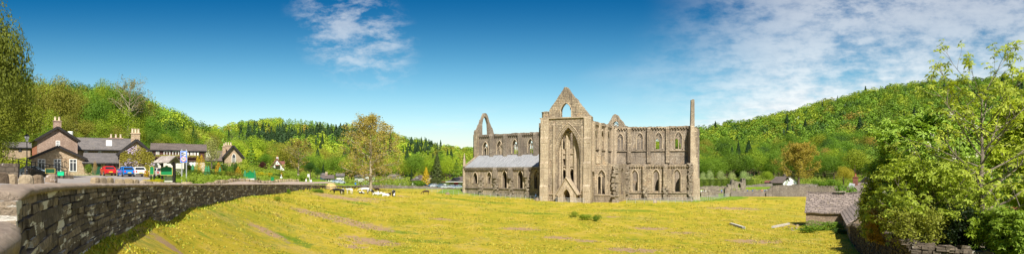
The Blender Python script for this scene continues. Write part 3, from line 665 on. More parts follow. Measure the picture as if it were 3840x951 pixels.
def buttress(fr, s, w, d, z0, z1, steps=(), name='buttress', mm='abbey_pale', gable=True):
    mb = MB(); dd = d; zz = z0; ww = w
    for zt in list(steps) + [z1]:
        c = fr.pt(s, -dd / 2 + .01, (zz + zt) / 2); mb.box(c, (ww, dd, zt - zz), fr.rot())
        nd = dd * .72
        # weathering slope on top
        a = [fr.pt(s - ww / 2, -dd, zt), fr.pt(s + ww / 2, -dd, zt), fr.pt(s + ww / 2, 0, zt), fr.pt(s - ww / 2, 0, zt), fr.pt(s - ww / 2, -nd * .9, zt + (dd - nd) * 1.5 + .2), fr.pt(s + ww / 2, -nd * .9, zt + (dd - nd) * 1.5 + .2), fr.pt(s + ww / 2, 0, zt + .5), fr.pt(s - ww / 2, 0, zt + .5)]
        mb.add(a, [(0, 1, 5, 4), (4, 5, 6, 7), (0, 4, 7, 3), (1, 2, 6, 5)])
        if gable and zt != z1:                               # gablet on the face
            g = [fr.pt(s - ww * .42, -dd - .05, zt - 1.1), fr.pt(s + ww * .42, -dd - .05, zt - 1.1), fr.pt(s, -dd - .05, zt + .35), fr.pt(s - ww * .42, -dd + .1, zt - 1.1), fr.pt(s + ww * .42, -dd + .1, zt - 1.1), fr.pt(s, -dd + .1, zt + .35)]
            mb.add(g, [(0, 1, 2), (0, 2, 5, 3), (1, 4, 5, 2), (0, 3, 4, 1)])
        zz = zt; dd = nd; ww = w
    return mb.build(name, M[mm], AB, world=True)

def wallwin(fr, u0, u1, va, vs, t=0):
    u0, u1 = min(u0, u1) - 1.6, max(u0, u1) + 1.6; a0, a1 = fr.s_of(u0, t), fr.s_of(u1, t); um = (u0 + u1) / 2
    return gothic(a0, a1, fr.z_of(um, vs, t), fr.z_of(um, va, t))

# --- transept gable front
s2 = lambda u: frT.s_of(u); z2 = lambda u, v: frT.z_of(u, v)
ZC = z2(2120, 441)
base = -0.4; sA, sB = s2(2029), s2(2217)
arch = gothic(s2(2089), s2(2174), z2(2130, 742), z2(2130, 477), 10, rise=7.6)
outl = [(sA, base), (sB, base), (sB, ZC)] + [(s2(2213), ZC + .3)] + ragged((s2(2211), z2(2211, 436)), (s2(2124), z2(2124, 327)), 16, .16) + [(s2(2124), z2(2124, 326)), (s2(2116), z2(2116, 326))] + ragged((s2(2116), z2(2116, 330)), (s2(2060), z2(2060, 411)), 12, .16) + [(s2(2060), z2(2060, 413)), (s2(2059), ZC + .3), (sA, ZC)]
gw = gothic(s2(2101), s2(2144), z2(2122, 439), z2(2122, 383), 7)
slits = [[(s2(2054), z2(2054, v + 5)), (s2(2056.5), z2(2056, v + 5)), (s2(2056.5), z2(2056, v - 6)), (s2(2054), z2(2054, v - 6))] for v in (510, 555, 597, 642, 692)]
MBg = MB().panel(frT, outl, [arch, gw] + slits, 1.5); MBg.build('transept_gable_wall', M['abbey'], AB, world=True)
mb = MB()
for k, (off, rr) in enumerate(((0.05, .13), (.40, .15), (.8, .14), (1.15, .12))):   # moulded orders of the great arch
    g = gothic(s2(2089) - off, s2(2174) + off, z2(2130, 742), z2(2130, 477) + off * 1.0, 12, rise=7.6 + off * .9)
    moulding(mb, frT, [g[0]] + g[2:][::-1] if False else ([g[1]] + g[2:] + [g[0]]), rr, t=.4 - off * .42)
mb.build('great_window_moulding', M['abbey_pale'], AB, world=True, smooth=True)
mb = MB(); g = gothic(s2(2103) - .12, s2(2142) + .12, z2(2122, 438), z2(2122, 386) + .15, 7); moulding(mb, frT, [g[1]] + g[2:] + [g[0]], .16, -.03)
for a in (0.25, 0.55, 1.2, 1.5):
    g_ = gw[2:]; i = int(a * 5) % len(g_)
    mb.box(frT.pt(g_[i][0] * .93 + (s2(2122)) * .07, .5, g_[i][1]), (.5, .3, .45), frT.rot(), jit=.12, rng=rng)
mb.build('gable_window_moulding', M['abbey_pale'], AB, world=True)
mb = MB(); mb.box(frT.pt((sA + sB) / 2, -.14, ZC), (sB - sA + .5, .42, .28), frT.rot()); mb.build('string_course', M['abbey_pale'], AB, world=True)
mb = MB(); mb.box(frT.pt((s2(2172) + sB) / 2, -.12, z2(2190, 727)), (sB - s2(2172), .35, .22), frT.rot()); mb.build('string_course', M['abbey_pale'], AB, world=True)
mb = MB(); mb.box(frT.pt((sA + s2(2092)) / 2, -.12, z2(2060, 727)), (s2(2092) - sA, .35, .22), frT.rot())
mb.build('string_course', M['abbey_pale'], AB, world=True)
# stair turret at the left corner
mb = MB(); zt = z2(2044, 419); c = frT.pt(s2(2044.5), .9, 0)
mb.lathe([(1.35, base), (1.35, ZC), (1.2, ZC + .15), (1.18, zt - .3), (1.28, zt - .25), (1.28, zt), (.6, zt + .15)], (c.x, c.y, 0), 8)
mb.build('stair_turret', M['abbey'], AB, world=True)
buttress(frT, s2(2044), s2(2060) - s2(2030), 1.0, base, ZC - .4, (z2(2045, 700), z2(2045, 612), z2(2045, 520)))
buttress(frT, s2(2205), s2(2219) - s2(2192), 1.3, base, ZC - .3, (z2(2205, 700), z2(2205, 612), z2(2205, 520)))
buttress(frT, s2(2079), .5, .35, base, z2(2079, 470), (), gable=False); buttress(frT, s2(2184), .4, .3, base, z2(2184, 480), (), gable=False)
# porch under the great window
mb = MB(); pl_ = gothic(s2(2120), s2(2145), z2(2132, 760) , z2(2132, 709), 6)
pg = Fr(frT.pt(0, -1.6, 0).xy, frT.pt(5, -1.6, 0).xy)
mb.panel(pg, [(s2(2100), base), (s2(2168), base), (s2(2168), z2(2168, 733)), (s2(2174), z2(2174, 731)), (s2(2174), z2(2174, 726)), (s2(2136), z2(2136, 668)), (s2(2128), z2(2128, 668)), (s2(2094), z2(2094, 724)), (s2(2094), z2(2094, 731)), (s2(2100), z2(2100, 733))], [pl_], 2.4)
for k in range(3):
    g = gothic(s2(2120) - .2 - k * .28, s2(2145) + .2 + k * .28, base, z2(2132, 709) + .2 + k * .3, 6); moulding(mb, pg, [g[1]] + g[2:] + [g[0]], .15, t=-.02 + .0 * k)
mb.tube([pg.pt(s2(2092), -.12, z2(2092, 729)), pg.pt(s2(2132), -.12, z2(2132, 664)), pg.pt(s2(2176), -.12, z2(2176, 729))], .24, 4)
mb.build('porch', M['abbey_pale'], AB, world=True)
# inside the transept: the far arcade and vault springers, seen through the great window
def shifted(fr, t): return Fr(fr.pt(0, t, 0).xy, fr.pt(fr.L, t, 0).xy)
frI = shifted(frT, 2.1)
mid = lambda u: frI.s_of(u)
zi = lambda v: frI.z_of(2130, v)
hI = [gothic(mid(2107), mid(2125), zi(760), zi(632), 6), gothic(mid(2135), mid(2156), zi(760), zi(630), 6), [(mid(2111), zi(619)), (mid(2119), zi(619)), (mid(2119), zi(595)), (mid(2111), zi(595))],
      gothic(mid(2103), mid(2121), zi(590) + 2.2, zi(487), 6), gothic(mid(2133), mid(2151), zi(590) + 2.2, zi(489), 6)]
iL, iR = mid(2034), mid(2217)
mb = MB().panel(frI, [(iL, base), (iR, base), (iR, zi(477))] + ragged((iR, zi(477)), (iL, zi(474)), 22, .3) + [(iL, zi(474))], hI, 1.3)
for u in (2102, 2129, 2158): mb.tube([frI.pt(mid(u), -.3, base), frI.pt(mid(u), -.3, zi(500))], .42, 8); mb.tube([frI.pt(mid(u) + .55, -.2, base), frI.pt(mid(u) + .55, -.2, zi(500))], .2, 6)
for h in hI[:2] + hI[3:]: moulding(mb, frI, [h[1]] + h[2:] + [h[0]], .22, -.1)
mb.box(frI.pt((iL + iR) / 2, -.1, zi(622)), (iR - iL, .4, .3), frI.rot()); mb.box(frI.pt((iL + iR) / 2, -.1, zi(575)), (iR - iL, .3, .25), frI.rot())
mb.build('inner_arcade', M['abbey_pale'], AB, world=True)
MB().panel(shifted(frT, 10), [(.6, base), (frT.L - .6, base), (frT.L - .6, ZC - 1.5), (.6, ZC - 1)], [], 1.0).build('crossing_wall', M['abbey'], AB, world=True)
# great window's broken inner shafts
mb = MB()
for u, zt_ in ((2102, 520), (2164, 540)): mb.tube([frT.pt(s2(u), 1.2, z2(u, 735)), frT.pt(s2(u), 1.2, z2(u, zt_))], .22, 7)
for u, e in ((2113, 1), (2128, 1)): pass
mb.build('window_shaft', M['abbey_pale'], AB, world=True)
# far side (west wall of the transept and north gable)
frTW = Fr(Ac + frT.n * 1.8, Ac + frT.n * 20)
MB().panel(frTW, [(0, base), (frTW.L, base), (frTW.L, ZC - 2.2)] + ragged((frTW.L, ZC - 2), (0, ZC - 1), 14, .3) + [(0, ZC - 1)], [gothic(k, k + 2.2, 12, 18) for k in (3, 8, 13)], 1.3).build('transept_west_wall', M['abbey_dark'], AB, world=True)
frG = shifted(frT, 46); sg = lambda u: frG.s_of(u); zg = lambda v: frG.z_of(2305, v)
pts = [(sg(2262), 0), (sg(2352), 0), (sg(2352), zg(474)), (sg(2343), zg(471))] + ragged((sg(2343), zg(470)), (sg(2312), zg(429)), 7, .2) + [(sg(2306), zg(427)), (sg(2299), zg(431))] + ragged((sg(2299), zg(432)), (sg(2277), zg(468)), 6, .2) + [(sg(2262), zg(474))]
nw = gothic(sg(2298), sg(2319), zg(474), zg(454), 6)
MB().panel(frG, pts, [nw], 1.2).build('north_gable_wall', M['abbey'], AB, world=True); tracery(frG, nw, .5, rad=.16)

# --- transept east side, upper wall with three lancets
def coords(fr, L): return [(fr.s_of(u), fr.z_of(u, v)) for u, v in L]
zTop = frTE.z_of(2224, 453); zE = zTop
holes = []
for u0, u1, va, vs in ((2228, 2237, 484, 558), (2253, 2263, 484, 560), (2275, 2285, 487, 563)): holes.append(wallwin(frTE, u0, u1, va + 2, vs))
MB().panel(frTE, [(0, base), (frTE.L + 1, base), (frTE.L + 1, zE)] + ragged((frTE.L, zE), (0, zE), 26, .16) + [(0, zE)], holes, 1.3).build('transept_east_wall', M['abbey'], AB, world=True)
mb = MB(); corbels(mb, frTE, .5, frTE.L - .5, zE - .55); mb.box(frTE.pt(frTE.L / 2, -.1, frTE.z_of(2260, 562)), (frTE.L, .3, .25), frTE.rot())
mb.build('corbel_table', M['abbey'], AB, world=True)
for h in holes:
    mb = MB(); moulding(mb, frTE, [h[1]] + h[2:] + [h[0]], .14, -.04); mb.build('window_moulding', M['abbey_pale'], AB, world=True); tracery(frTE, h, .6)
for u in (2222, 2246, 2270, 2293): buttress(frTE, frTE.s_of(u), 1.1, .6, 8.5, zE - .6, (), gable=False, mm='abbey_pale')

# --- chapel south wall, return and rubble
sC = lambda u: frCh.s_of(u); zCh = lambda u, v: frCh.z_of(u, v)
zW = zCh(2290, 615)
win = wallwin(frCh, 2242, 2269.5, 634, 727); sm = gothic(sC(2236), sC(2247), zCh(2242, 612), zCh(2242, 582), 5)
prof = [(sC(2217), base), (sC(2318), base), (sC(2318), zW)] + ragged((sC(2314), zW), (sC(2280), zW + .1), 6, .15) + [(sC(2277), zCh(2277, 606)), (sC(2262), zCh(2262, 588)), (sC(2248), zCh(2248, 574)), (sC(2228), zCh(2228, 566)), (sC(2217), zCh(2217, 565))]
MB().panel(frCh, prof, [win], 1.3).build('chapel_wall', M['abbey'], AB, world=True)
mb = MB(); moulding(mb, frCh, [win[1]] + win[2:] + [win[0]], .17, -.05); mb.build('window_moulding', M['abbey_pale'], AB, world=True); tracery(frCh, win, .7, rad=.2)
mb = MB().panel(shifted(frCh, -.12), sm, [], .2); mb.build('blocked_window', M['abbey_pale'], AB, world=True)
mb = MB(); moulding(mb, frCh, [sm[1]] + sm[2:] + [sm[0]], .12, -.12); mb.build('window_moulding', M['abbey_pale'], AB, world=True); mb = MB(); mb.box(frCh.pt(sC(2258), -.1, zCh(2258, 731)), (sC(2296) - sC(2220), .3, .22), frCh.rot()); mb.build('string_course', M['abbey_pale'], AB, world=True)
frR = frRt; wr = gothic(2.6, 4.2, 2.7, 9.5, 6)
MB().panel(frR, [(0, base), (frR.L, base), (frR.L, zW)] + ragged((frR.L, zW), (0, zW), 8, .2) + [(0, zW)], [wr], 1.2).build('chapel_return_wall', M['abbey'], AB, world=True)
mb = MB(); rubble(mb, frCh, sC(2307), 0.1, base, zW - .3, 1.5, 1.5); mb.build('broken_buttress', M['rubble'], AB, world=True)
mb = MB(); rubble(mb, frR, frR.L * .85, 0.0, base, zW - .8, 1.1, .8); mb.build('broken_buttress', M['rubble'], AB, world=True)

# --- presbytery: clerestory and aisle wall
sp_, zp_ = (lambda u: frP.s_of(u)), (lambda u, v: frP.z_of(u, v)); zPT = zp_(2450, 474)
holes = [wallwin(frP, *a) for a in ((2315, 2337, 499, 562), (2388, 2411, 496, 561), (2458, 2482, 494, 559), (2531, 2558, 492, 558))]
MB().panel(frP, [(-1, base), (sp_(2604), base), (sp_(2604), zPT)] + ragged((sp_(2603), zPT), (-1, zPT), 60, .11) + [(-1, zPT)], holes + [gothic(k, k + 3.9, -.1, 7.6) for k in (.6, 5.9, 11.2, 16.5)], 1.3).build('presbytery_clerestory_wall', M['abbey_mid'], AB, world=True)
for i, h in enumerate(holes):
    mb = MB(); moulding(mb, frP, [h[1]] + h[2:] + [h[0]], .17, -.05); mb.build('window_moulding', M['abbey_pale'], AB, world=True); tracery(frP, h, .6, broken=(i == 2))
mb = MB(); corbels(mb, frP, sp_(2304), sp_(2592), zPT - .55); mb.box(frP.pt((sp_(2302) + sp_(2590)) / 2, -.12, zp_(2450, 565)), (sp_(2590) - sp_(2302), .34, .26), frP.rot()); mb.box(frP.pt((sp_(2302) + sp_(2590)) / 2, -.08, zPT - .25), (sp_(2590) - sp_(2302), .5, .3), frP.rot())
mb.build('corbel_table', M['abbey'], AB, world=True)
for u in (2360, 2433, 2504): buttress(frP, sp_(u), .95, .75, zp_(u, 610), zPT - .7, (), gable=False, name='pilaster', mm='abbey')
buttress(frP, sp_(2306), 1.0, .5, 8, zPT - .7, (), gable=False, name='pilaster', mm='abbey_pale')
sa, za = (lambda u: frPA.s_of(u)), (lambda u, v: frPA.z_of(u, v)); zAT = za(2470, 616)
holes = [wallwin(frPA, *a) for a in ((2368, 2392, 634, 715), (2447, 2473, 633, 716), (2525, 2552, 632, 718))]
MB().panel(frPA, [(-.4, base), (sa(2600), base), (sa(2600), zAT)] + ragged((sa(2599), zAT), (-.4, zAT + .1), 50, .12) + [(-.4, zAT + .1)], holes, 1.4).build('presbytery_aisle_wall', M['abbey'], AB, world=True)
for i, h in enumerate(holes):
    mb = MB(); moulding(mb, frPA, [h[1]] + h[2:] + [h[0]], .17, -.05)
    g = gothic(h[0][0] + .3, h[1][0] - .3, h[0][1], max(p[1] for p in h) - .35, 7); moulding(mb, frPA, [g[1]] + g[2:] + [g[0]], .14, .5); mb.build('window_moulding', M['abbey_pale'], AB, world=True)
mb = MB(); corbels(mb, frPA, .2, sa(2585), zAT - .45, .62); mb.box(frPA.pt(sa(2475), -.1, za(2475, 722)), (sa(2590) - sa(2352), .36, .26), frPA.rot()); mb.box(frPA.pt(sa(2475), -.25, base + .95), (sa(2590) - sa(2352), .5, 1.9), frPA.rot()); mb.build('corbel_table', M['abbey'], AB, world=True)
for u in (2418, 2496):
    buttress(frPA, sa(u), 1.0, .9, za(u, 700), zAT - .5, (), gable=True, mm='abbey')
    mb = MB(); rubble(mb, frPA, sa(u), .1, base, za(u, 702), 1.0, 1.2); mb.build('broken_buttress', M['rubble'], AB, world=True)
mb = MB(); rubble(mb, frPA, sa(2588), .1, base, zAT + .1, 1.0, .9); mb.build('broken_buttress', M['rubble'], AB, world=True)
mb = MB(); rubble(mb, frPA, sa(2347), .1, base, zAT - 1.5, .7, .8); mb.build('broken_buttress', M['rubble'], AB, world=True)
# rubble banks along the foot
mb = MB()
for k in range(90):
    u = rng.uniform(2320, 2600); q = frPA.pt(sa(u), -rng.uniform(.4, 1.2), 0); mb.box((q.x, q.y, gz(q.x, q.y) + .08), (rng.uniform(.2, .7), rng.uniform(.2, .5), rng.uniform(.15, .45)), rng.uniform(0, 3), jit=.06, rng=rng)
mb.build('fallen_rubble', M['rubble'], AB, world=True)['kind'] = 'stuff'
# east end with its tall pinnacle stump
frEE = Fr((xu(2580, 176.5), 176.5), (xu(2628, 176.2), 176.2)); se, ze = (lambda u: frEE.s_of(u)), (lambda u, v: frEE.z_of(u, v))
def ep(L): return [(se(u), ze(u, v)) for u, v in L]
MB().panel(frEE, ep([(2583, 760), (2607, 760), (2606, 560), (2605, 470), (2604.5, 374), (2601, 371.5), (2597, 372), (2592.5, 374), (2591.5, 420), (2590, 469), (2586, 471), (2585, 520)]), [], 1.3).build('east_pinnacle', M['rubble'], AB, world=True)
frE2 = Fr((xu(2600, 174.6), 174.6), (xu(2630, 174.4), 174.4)); e2 = lambda u, v: (frE2.s_of(u), frE2.z_of(u, v))
MB().panel(frE2, [e2(2581, 760), e2(2629, 760), e2(2628, 752), e2(2625, 748), e2(2624, 668), e2(2617, 666), e2(2616, 594), e2(2610, 588), e2(2608, 520), e2(2605, 510), e2(2604, 470), e2(2590, 470), e2(2589, 610), e2(2582, 615)], [], 1.6).build('east_buttress', M['abbey_pale'], AB, world=True)
frEW = Fr(frEE.pt(se(2598), 1.5, 0).xy, frEE.pt(se(2598) , 1.5, 0).xy + frP.n * 19)
MB().panel(frEW, [(0, base), (19, base), (19, 21)] + [(19, 20), (9, 20.5), (3, 20.5), (0, 20.5)], [gothic(2.5, 16.5, 2.5, 19.5)], 1.5).build('east_window_wall', M['abbey'], AB, world=True)
# north walls of presbytery and nave (seen through the windows)
frPN = shifted(frP, 10.5)
MB().panel(frPN, [(-3, base), (frP.L + 1, base), (frP.L + 1, zPT - .1), (-3, zPT - .1)], [gothic(k, k + w_, 11, 18) for k, w_ in ((10.6, 1.3), (15.4, 2.4))], 1.3).build('presbytery_north_wall', M['abbey_dark'], AB, world=True)  # darker stone puts interior shade into this wall's colour

# --- nave: clerestory, aisle wall, lean-to roof, west gable stump
sn, zn = (lambda u: frN.s_of(u)), (lambda u, v: frN.z_of(u, v)); zNT = zn(1900, 500); sW = sn(1785)
wins = ((1811, 1830, 530, 581), (1863.5, 1883.5, 526, 579), (1921, 1941, 521, 576), (1980, 1999.5, 518, 573))
holes = [wallwin(frN, *a) for a in wins]
MB().panel(frN, [(sW, base), (frN.L + 1.5, base), (frN.L + 1.5, zNT)] + ragged((frN.L + 1.4, zNT), (sW, zNT), 50, .13) + [(sW, zNT)], holes + [gothic(sW + k, sW + k + 4.2, -.1, 8.2) for k in (1.2, 6.9, 12.7, 18.5)], 1.3).build('nave_clerestory_wall', M['abbey_dark'], AB, world=True)
for i, h in enumerate(holes):
    mb = MB(); moulding(mb, frN, [h[1]] + h[2:] + [h[0]], .17, -.05); mb.build('window_moulding', M['abbey_pale'], AB, world=True); tracery(frN, h, .6, rad=.17)
mb = MB(); corbels(mb, frN, sW + .4, frN.L + 1, zNT - .55); mb.box(frN.pt((sW + frN.L) / 2, -.08, zNT - .25), (frN.L - sW, .5, .3), frN.rot()); mb.build('corbel_table', M['abbey_dark'], AB, world=True)
for u in (1847, 1898, 1954, 2012): buttress(frN, sn(u), 1.25, .8, 9, zNT - .6, (), gable=False, name='pilaster', mm='abbey_dark')
buttress(frN, sW + .6, 1.4, .9, base, zNT + .9, (), gable=False, name='pilaster', mm='abbey')
sna, zna = (lambda u: frNA.s_of(u)), (lambda u, v: frNA.z_of(u, v)); zAl = zna(1890, 627); s0, s1 = sna(1746), sna(2040)
wins = ((1775, 1790, 644, 687), (1827, 1843, 642, 688), (1884, 1901, 638, 709), (1942, 1961, 637, 710), (2003, 2024, 635, 711))
holes = [wallwin(frNA, *a) for a in wins]
MB().panel(frNA, [(s0, base), (s1, base), (s1, zAl), (s0, zAl)], holes, 1.2).build('nave_aisle_wall', M['abbey'], AB, world=True)
for i, h in enumerate(holes):
    mb = MB(); moulding(mb, frNA, [h[1]] + h[2:] + [h[0]], .17, -.05); mb.build('window_moulding', M['abbey_pale'], AB, world=True)
    if i in (1, 4): tracery(frNA, h, .6, rad=.17)
mb = MB(); corbels(mb, frNA, s0 + .3, s1 - .2, zAl - .5, .6); mb.box(frNA.pt((s0 + s1) / 2, -.1, zna(1890, 706)), (s1 - s0, .36, .26), frNA.rot()); mb.box(frNA.pt((s0 + s1) / 2, -.15, zAl - .12), (s1 - s0 + .3, .7, .35), frNA.rot()); mb.build('corbel_table', M['abbey_dark'], AB, world=True)
for i, u in enumerate((1805, 1861, 1918, 1978)):
    if i: buttress(frNA, sna(u), 1.2, 1.0, zna(u, 668 if i < 3 else 664), zAl - .6, (), gable=False, mm='abbey_dark')
    mb = MB(); rubble(mb, frNA, sna(u + 2), .15, base + 1, zna(u, 663), 1.1, 1.0); mb.build('broken_buttress', M['rubble'], AB, world=True)
# lean-to lead roof
mb = MB(); zr0 = zAl + .12; zr1 = zn(1900, 581)
rc = [frNA.pt(s0 - .2, -.45, zr0), frNA.pt(s1, -.45, zr0), frN.pt(frN.L + 1.2, 0, zr1), frN.pt(sn(1791), 0, zr1)]
lowr = [p - Vector((0, 0, .22)) for p in rc]; mb.add(rc + lowr, [(0, 1, 2, 3), (7, 6, 5, 4), (0, 4, 5, 1), (1, 5, 6, 2), (2, 6, 7, 3), (3, 7, 4, 0)])
N_ = 34
for k in range(N_ + 1):
    f = k / N_; a = rc[0].lerp(rc[1], f); b = rc[3].lerp(rc[2], f); up = Vector((0, 0, .07)); mb.bar(a + up, b + up, .1, .12)
mb.build('lead_roof', M['lead'], AB, world=True)
mb = MB(); mb.bar(rc[0], rc[3], .7, .45); mb.build('roof_coping', M['abbey'], AB, world=True)
MB().panel(Fr(frNA.pt(s0 + .1, .1, 0).xy, frN.pt(sn(1791), 0, 0).xy), [(0, base), (7.4, base), (7.4, zr1 - .2), (0, zr0 - .2)], [], .8).build('aisle_west_wall', M['abbey'], AB, world=True)
# west corner turret
tb = frNA.pt(sna(1739.5), .2, 0); mb = MB(); zt = zna(1740, 573); zm = zna(1740, 628)
mb.lathe([(.62, base), (.60, zna(1740, 690)), (.5, zna(1740, 688)), (.5, zm), (.56, zm + .1), (.44, zm + .3), (.36, zm + 2.1), (.05, zt)], (tb.x, tb.y, 0), 8); mb.build('corner_pinnacle', M['abbey_pale'], AB, world=True)
# west gable stump: arch fragment standing on the end wall
p0 = frN.pt(sW, 0.2, 0); frW = Fr(p0.xy, (p0.xy + frN.n * 12))
wq = lambda u, v: (frW.s_of(u), frW.z_of(u, v))
zb_ = wq(1800, 505)[1]
o_ = [wq(1786, 505), wq(1809, 505), wq(1809, 497), wq(1809, 465), wq(1812, 447), wq(1818.5, 435), wq(1825, 445), wq(1830, 464), wq(1832, 497), wq(1832, 505), wq(1856, 505), wq(1854, 503)] + ragged(wq(1854, 503), wq(1825, 426), 8, .25) + [wq(1824, 425), wq(1820, 423.5), wq(1815, 425)] + ragged(wq(1815, 425), wq(1790, 488), 7, .22) + [wq(1787, 494)]
MB().panel(frW, o_, [], .7).build('west_gable_arch', M['abbey_mid'], AB, world=True)
MB().panel(frW, [(0, base), (12, base), (12, zb_), (0, zb_)], [gothic(2, 10.4, 1.5, zb_ - 1)], 1.3).build('west_wall', M['abbey'], AB, world=True)
frNN = shifted(frN, 10.5)
MB().panel(frNN, [(sW, base), (frN.L + 1.5, base), (frN.L + 1.5, 9.5), (frNN.s_of(1915), 9.5), (frNN.s_of(1908), zNT - .6), (sW, zNT - .6)], [gothic(frNN.s_of(1817), frNN.s_of(1828), 12.5, 16.5)], 1.3).build('nave_north_wall', M['abbey_pale'], AB, world=True)
# drum piers of the nave arcade, seen through the aisle windows
for k in range(5):
    c = frN.pt(sW + 2.5 + k * 5.6, .6, 0)
    mb = MB(); mb.lathe([(.9, base), (.8, base + .5), (.8, 7), (1.0, 7.4)], (c.x, c.y, 0), 8); mb.build('pier', M['abbey_pale'], AB, world=True)

# --- low ruins and precinct walls on the right
def far_wall(name, label, pts, thick=.6, mm='wall_far', amp=.12, grp=None):
    """pts: (u, D, top px)"""
    w_ = thing(name, label, 'wall', (xu(pts[0][0], pts[0][1]), pts[0][1], gzu(pts[0][0], pts[0][1])), group=grp); mb = MB(); r = random.Random(len(label))
    secs = []
    for (u0, D0, v0), (u1, D1, v1) in zip(pts[:-1], pts[1:]):
        n = max(2, int(abs(u1 - u0) / 9))
        for k in range(n):
            f = k / n; D = D0 + (D1 - D0) * f; u = u0 + (u1 - u0) * f; v = v0 + (v1 - v0) * f; secs.append((xu(u, D), D, zv(v, D) + r.uniform(-amp, amp)))
    D = pts[-1][1]; secs.append((xu(pts[-1][0], D), D, zv(pts[-1][2], D)))
    L = []
    for i, (x, y, z) in enumerate(secs):
        a = secs[min(i + 1, len(secs) - 1)]; b = secs[max(i - 1, 0)]; d = Vector((a[0] - b[0], a[1] - b[1])).normalized(); n = Vector((-d.y, d.x)) * thick / 2; g = gz(x, y) - .6
        L.append([(x - n.x, y - n.y, g), (x - n.x, y - n.y, z), (x, y, z + .12), (x + n.x, y + n.y, z), (x + n.x, y + n.y, g)])
    mb.loft(L); mb.build('wall_run', M[mm], w_, world=True)
    # cope stones on edge
    mb = MB()
    for x, y, z in secs: mb.box((x, y, z + .08), (r.uniform(.4, 1.1), thick * .9, r.uniform(.14, .34)), r.uniform(-.1, .1), jit=.08, rng=r)
    mb.build('cope_stone', M[mm], w_, world=True); return w_
far_wall('precinct_wall', 'tall grey rubble wall with a big white lichen patch beyond the barn roof', [(2868, 205, 722), (2874, 205, 718), (2893, 205, 699), (2930, 204, 696), (3021, 202, 697), (3080, 200, 699), (3150, 197, 700), (3230, 193, 702)])
far_wall('precinct_wall', 'low grey rubble wall along the field edge between abbey and tall wall', [(2740, 205, 721), (2800, 205, 720), (2872, 205, 719)])
far_wall('ruined_wall', 'low flat-topped rubble wall just right of the abbey end', [(2627, 199, 720), (2660, 199, 719), (2690, 199, 718), (2692, 199, 716)], 1.2, 'abbey_dark')
far_wall('ruined_wall', 'long low foundation wall across the mown lawn behind the ruins', [(2622, 250, 702), (2650, 250, 698), (2700, 250, 699), (2760, 250, 703)], .8, 'abbey_dark')
far_wall('ruined_wall', 'crumbling foundation wall with visitors sitting along it', [(2640, 222, 710), (2700, 222, 713), (2790, 222, 711), (2850, 222, 712), (2880, 222, 710)], .8, 'abbey_dark', .2)
far_wall('ruined_wall', 'grey wall running behind the small lawn toward the white-gabled cottage', [(2796, 262, 697), (2840, 262, 692), (2885, 262, 688), (2940, 262, 690), (3062, 262, 692)], .8, 'wall_far')
st = thing('stone_pier', 'stubby upright stump of masonry at the end of the field wall', 'ruin', (xu(2729, 203), 203, gzu(2729, 203))); mb = MB()
fr_ = Fr((xu(2719, 203), 203), (xu(2738, 203), 203)); q = lambda u, v: fr_.sz(u, v + 37)
mb.panel(fr_, [q(2719, 706), q(2738, 706), q(2739, 680), q(2735, 670), q(2731, 663), q(2724, 663), q(2719, 672)], [], 1.5); mb.build('masonry', M['abbey_dark'], st, world=True)
rn = thing('ruined_gatehouse', 'ragged roofless stone ruin with a dark archway in front of the clipped hedge', 'ruin', (xu(2765, 248), 248, gzu(2765, 248)))
fr_ = Fr((xu(2730, 248), 248), (xu(2796, 248), 248)); q = lambda u, v: fr_.sz(u, v + 38)
mb = MB().panel(fr_, [q(2730, 672), q(2796, 672), q(2796, 640), q(2795, 630), q(2792, 631), q(2791, 636), q(2787, 636), q(2786, 629), q(2783, 630), q(2782, 645), q(2776, 643), q(2768, 642), q(2760, 640), q(2755, 641), q(2752, 636), q(2748, 634), q(2744, 640), q(2741, 655), q(2735, 652), q(2731, 655)],
    [gothic(q(2768, 0)[0], q(2778, 0)[0], q(2770, 665)[1], q(2770, 648)[1], 5), [q(2750, 652), q(2753, 652), q(2753, 648), q(2750, 648)]], 2.0)
mb.build('standing_wall', M['abbey_dark'], rn, world=True)
fr_ = Fr((xu(2796, 248), 248), (xu(2798, 255), 255)); MB().panel(fr_, [(0, 1), (7, 1), (7, 3.5), (3, 5), (0, 5)], [], 1.0).build('side_wall', M['abbey_dark'], rn, world=True)
# far pasture wall behind the cows
far_wall('field_wall', 'pale rubble field wall behind the resting cows', [(1335, 196, 697), (1345, 200, 696), (1400, 208, 695), (1500, 214, 697), (1545, 216, 698), (1600, 216, 699.5)], .6)
far_wall('field_wall', 'stretch of pale wall below the parked cars by the tea room', [(1604, 215, 701), (1660, 214, 704), (1700, 212, 706), (1735, 210, 709)], .6)
# steel estate railings
def railing(label, pts, h=1.15, cat='railing'):
    w_ = thing('estate_railing', label, cat, (xu(*pts[0]), pts[0][1], gzu(*pts[0])))
    P_ = []
    for (u0, D0), (u1, D1) in zip(pts[:-1], pts[1:]):
        a = Vector((xu(u0, D0), D0)); b = Vector((xu(u1, D1), D1)); n = max(1, round((b - a).length / 2.0))
        for k in range(n): P_.append(a.lerp(b, k / n))
    P_.append(b); Z = ground([p.x for p in P_], [p.y for p in P_]); mb = MB()
    for hh in (.25, .5, .75, h): mb.tube([(p.x, p.y, z + hh) for p, z in zip(P_, Z)], .018 if hh < h else .028, 4)
    mb.build('rail', M['fence'], w_, world=True)
    for p, z in zip(P_, Z):
        mb = MB(); mb.bar((p.x, p.y, z - .1), (p.x, p.y, z + h + .05), .05); mb.build('post', M['fence'], w_, world=True)
railing('steel estate railing in front of the nave aisle', [(1600, 196), (1680, 193), (1740, 190), (1860, 182), (1990, 172), (2030, 166)])
railing('curving steel railing from the abbey end to the stone stump', [(2350, 162), (2450, 159), (2560, 160), (2625, 166), (2680, 180), (2732, 201)])
railing('short steel railing across the abbey porch', [(2085, 163.5), (2130, 163), (2190, 162.5)])
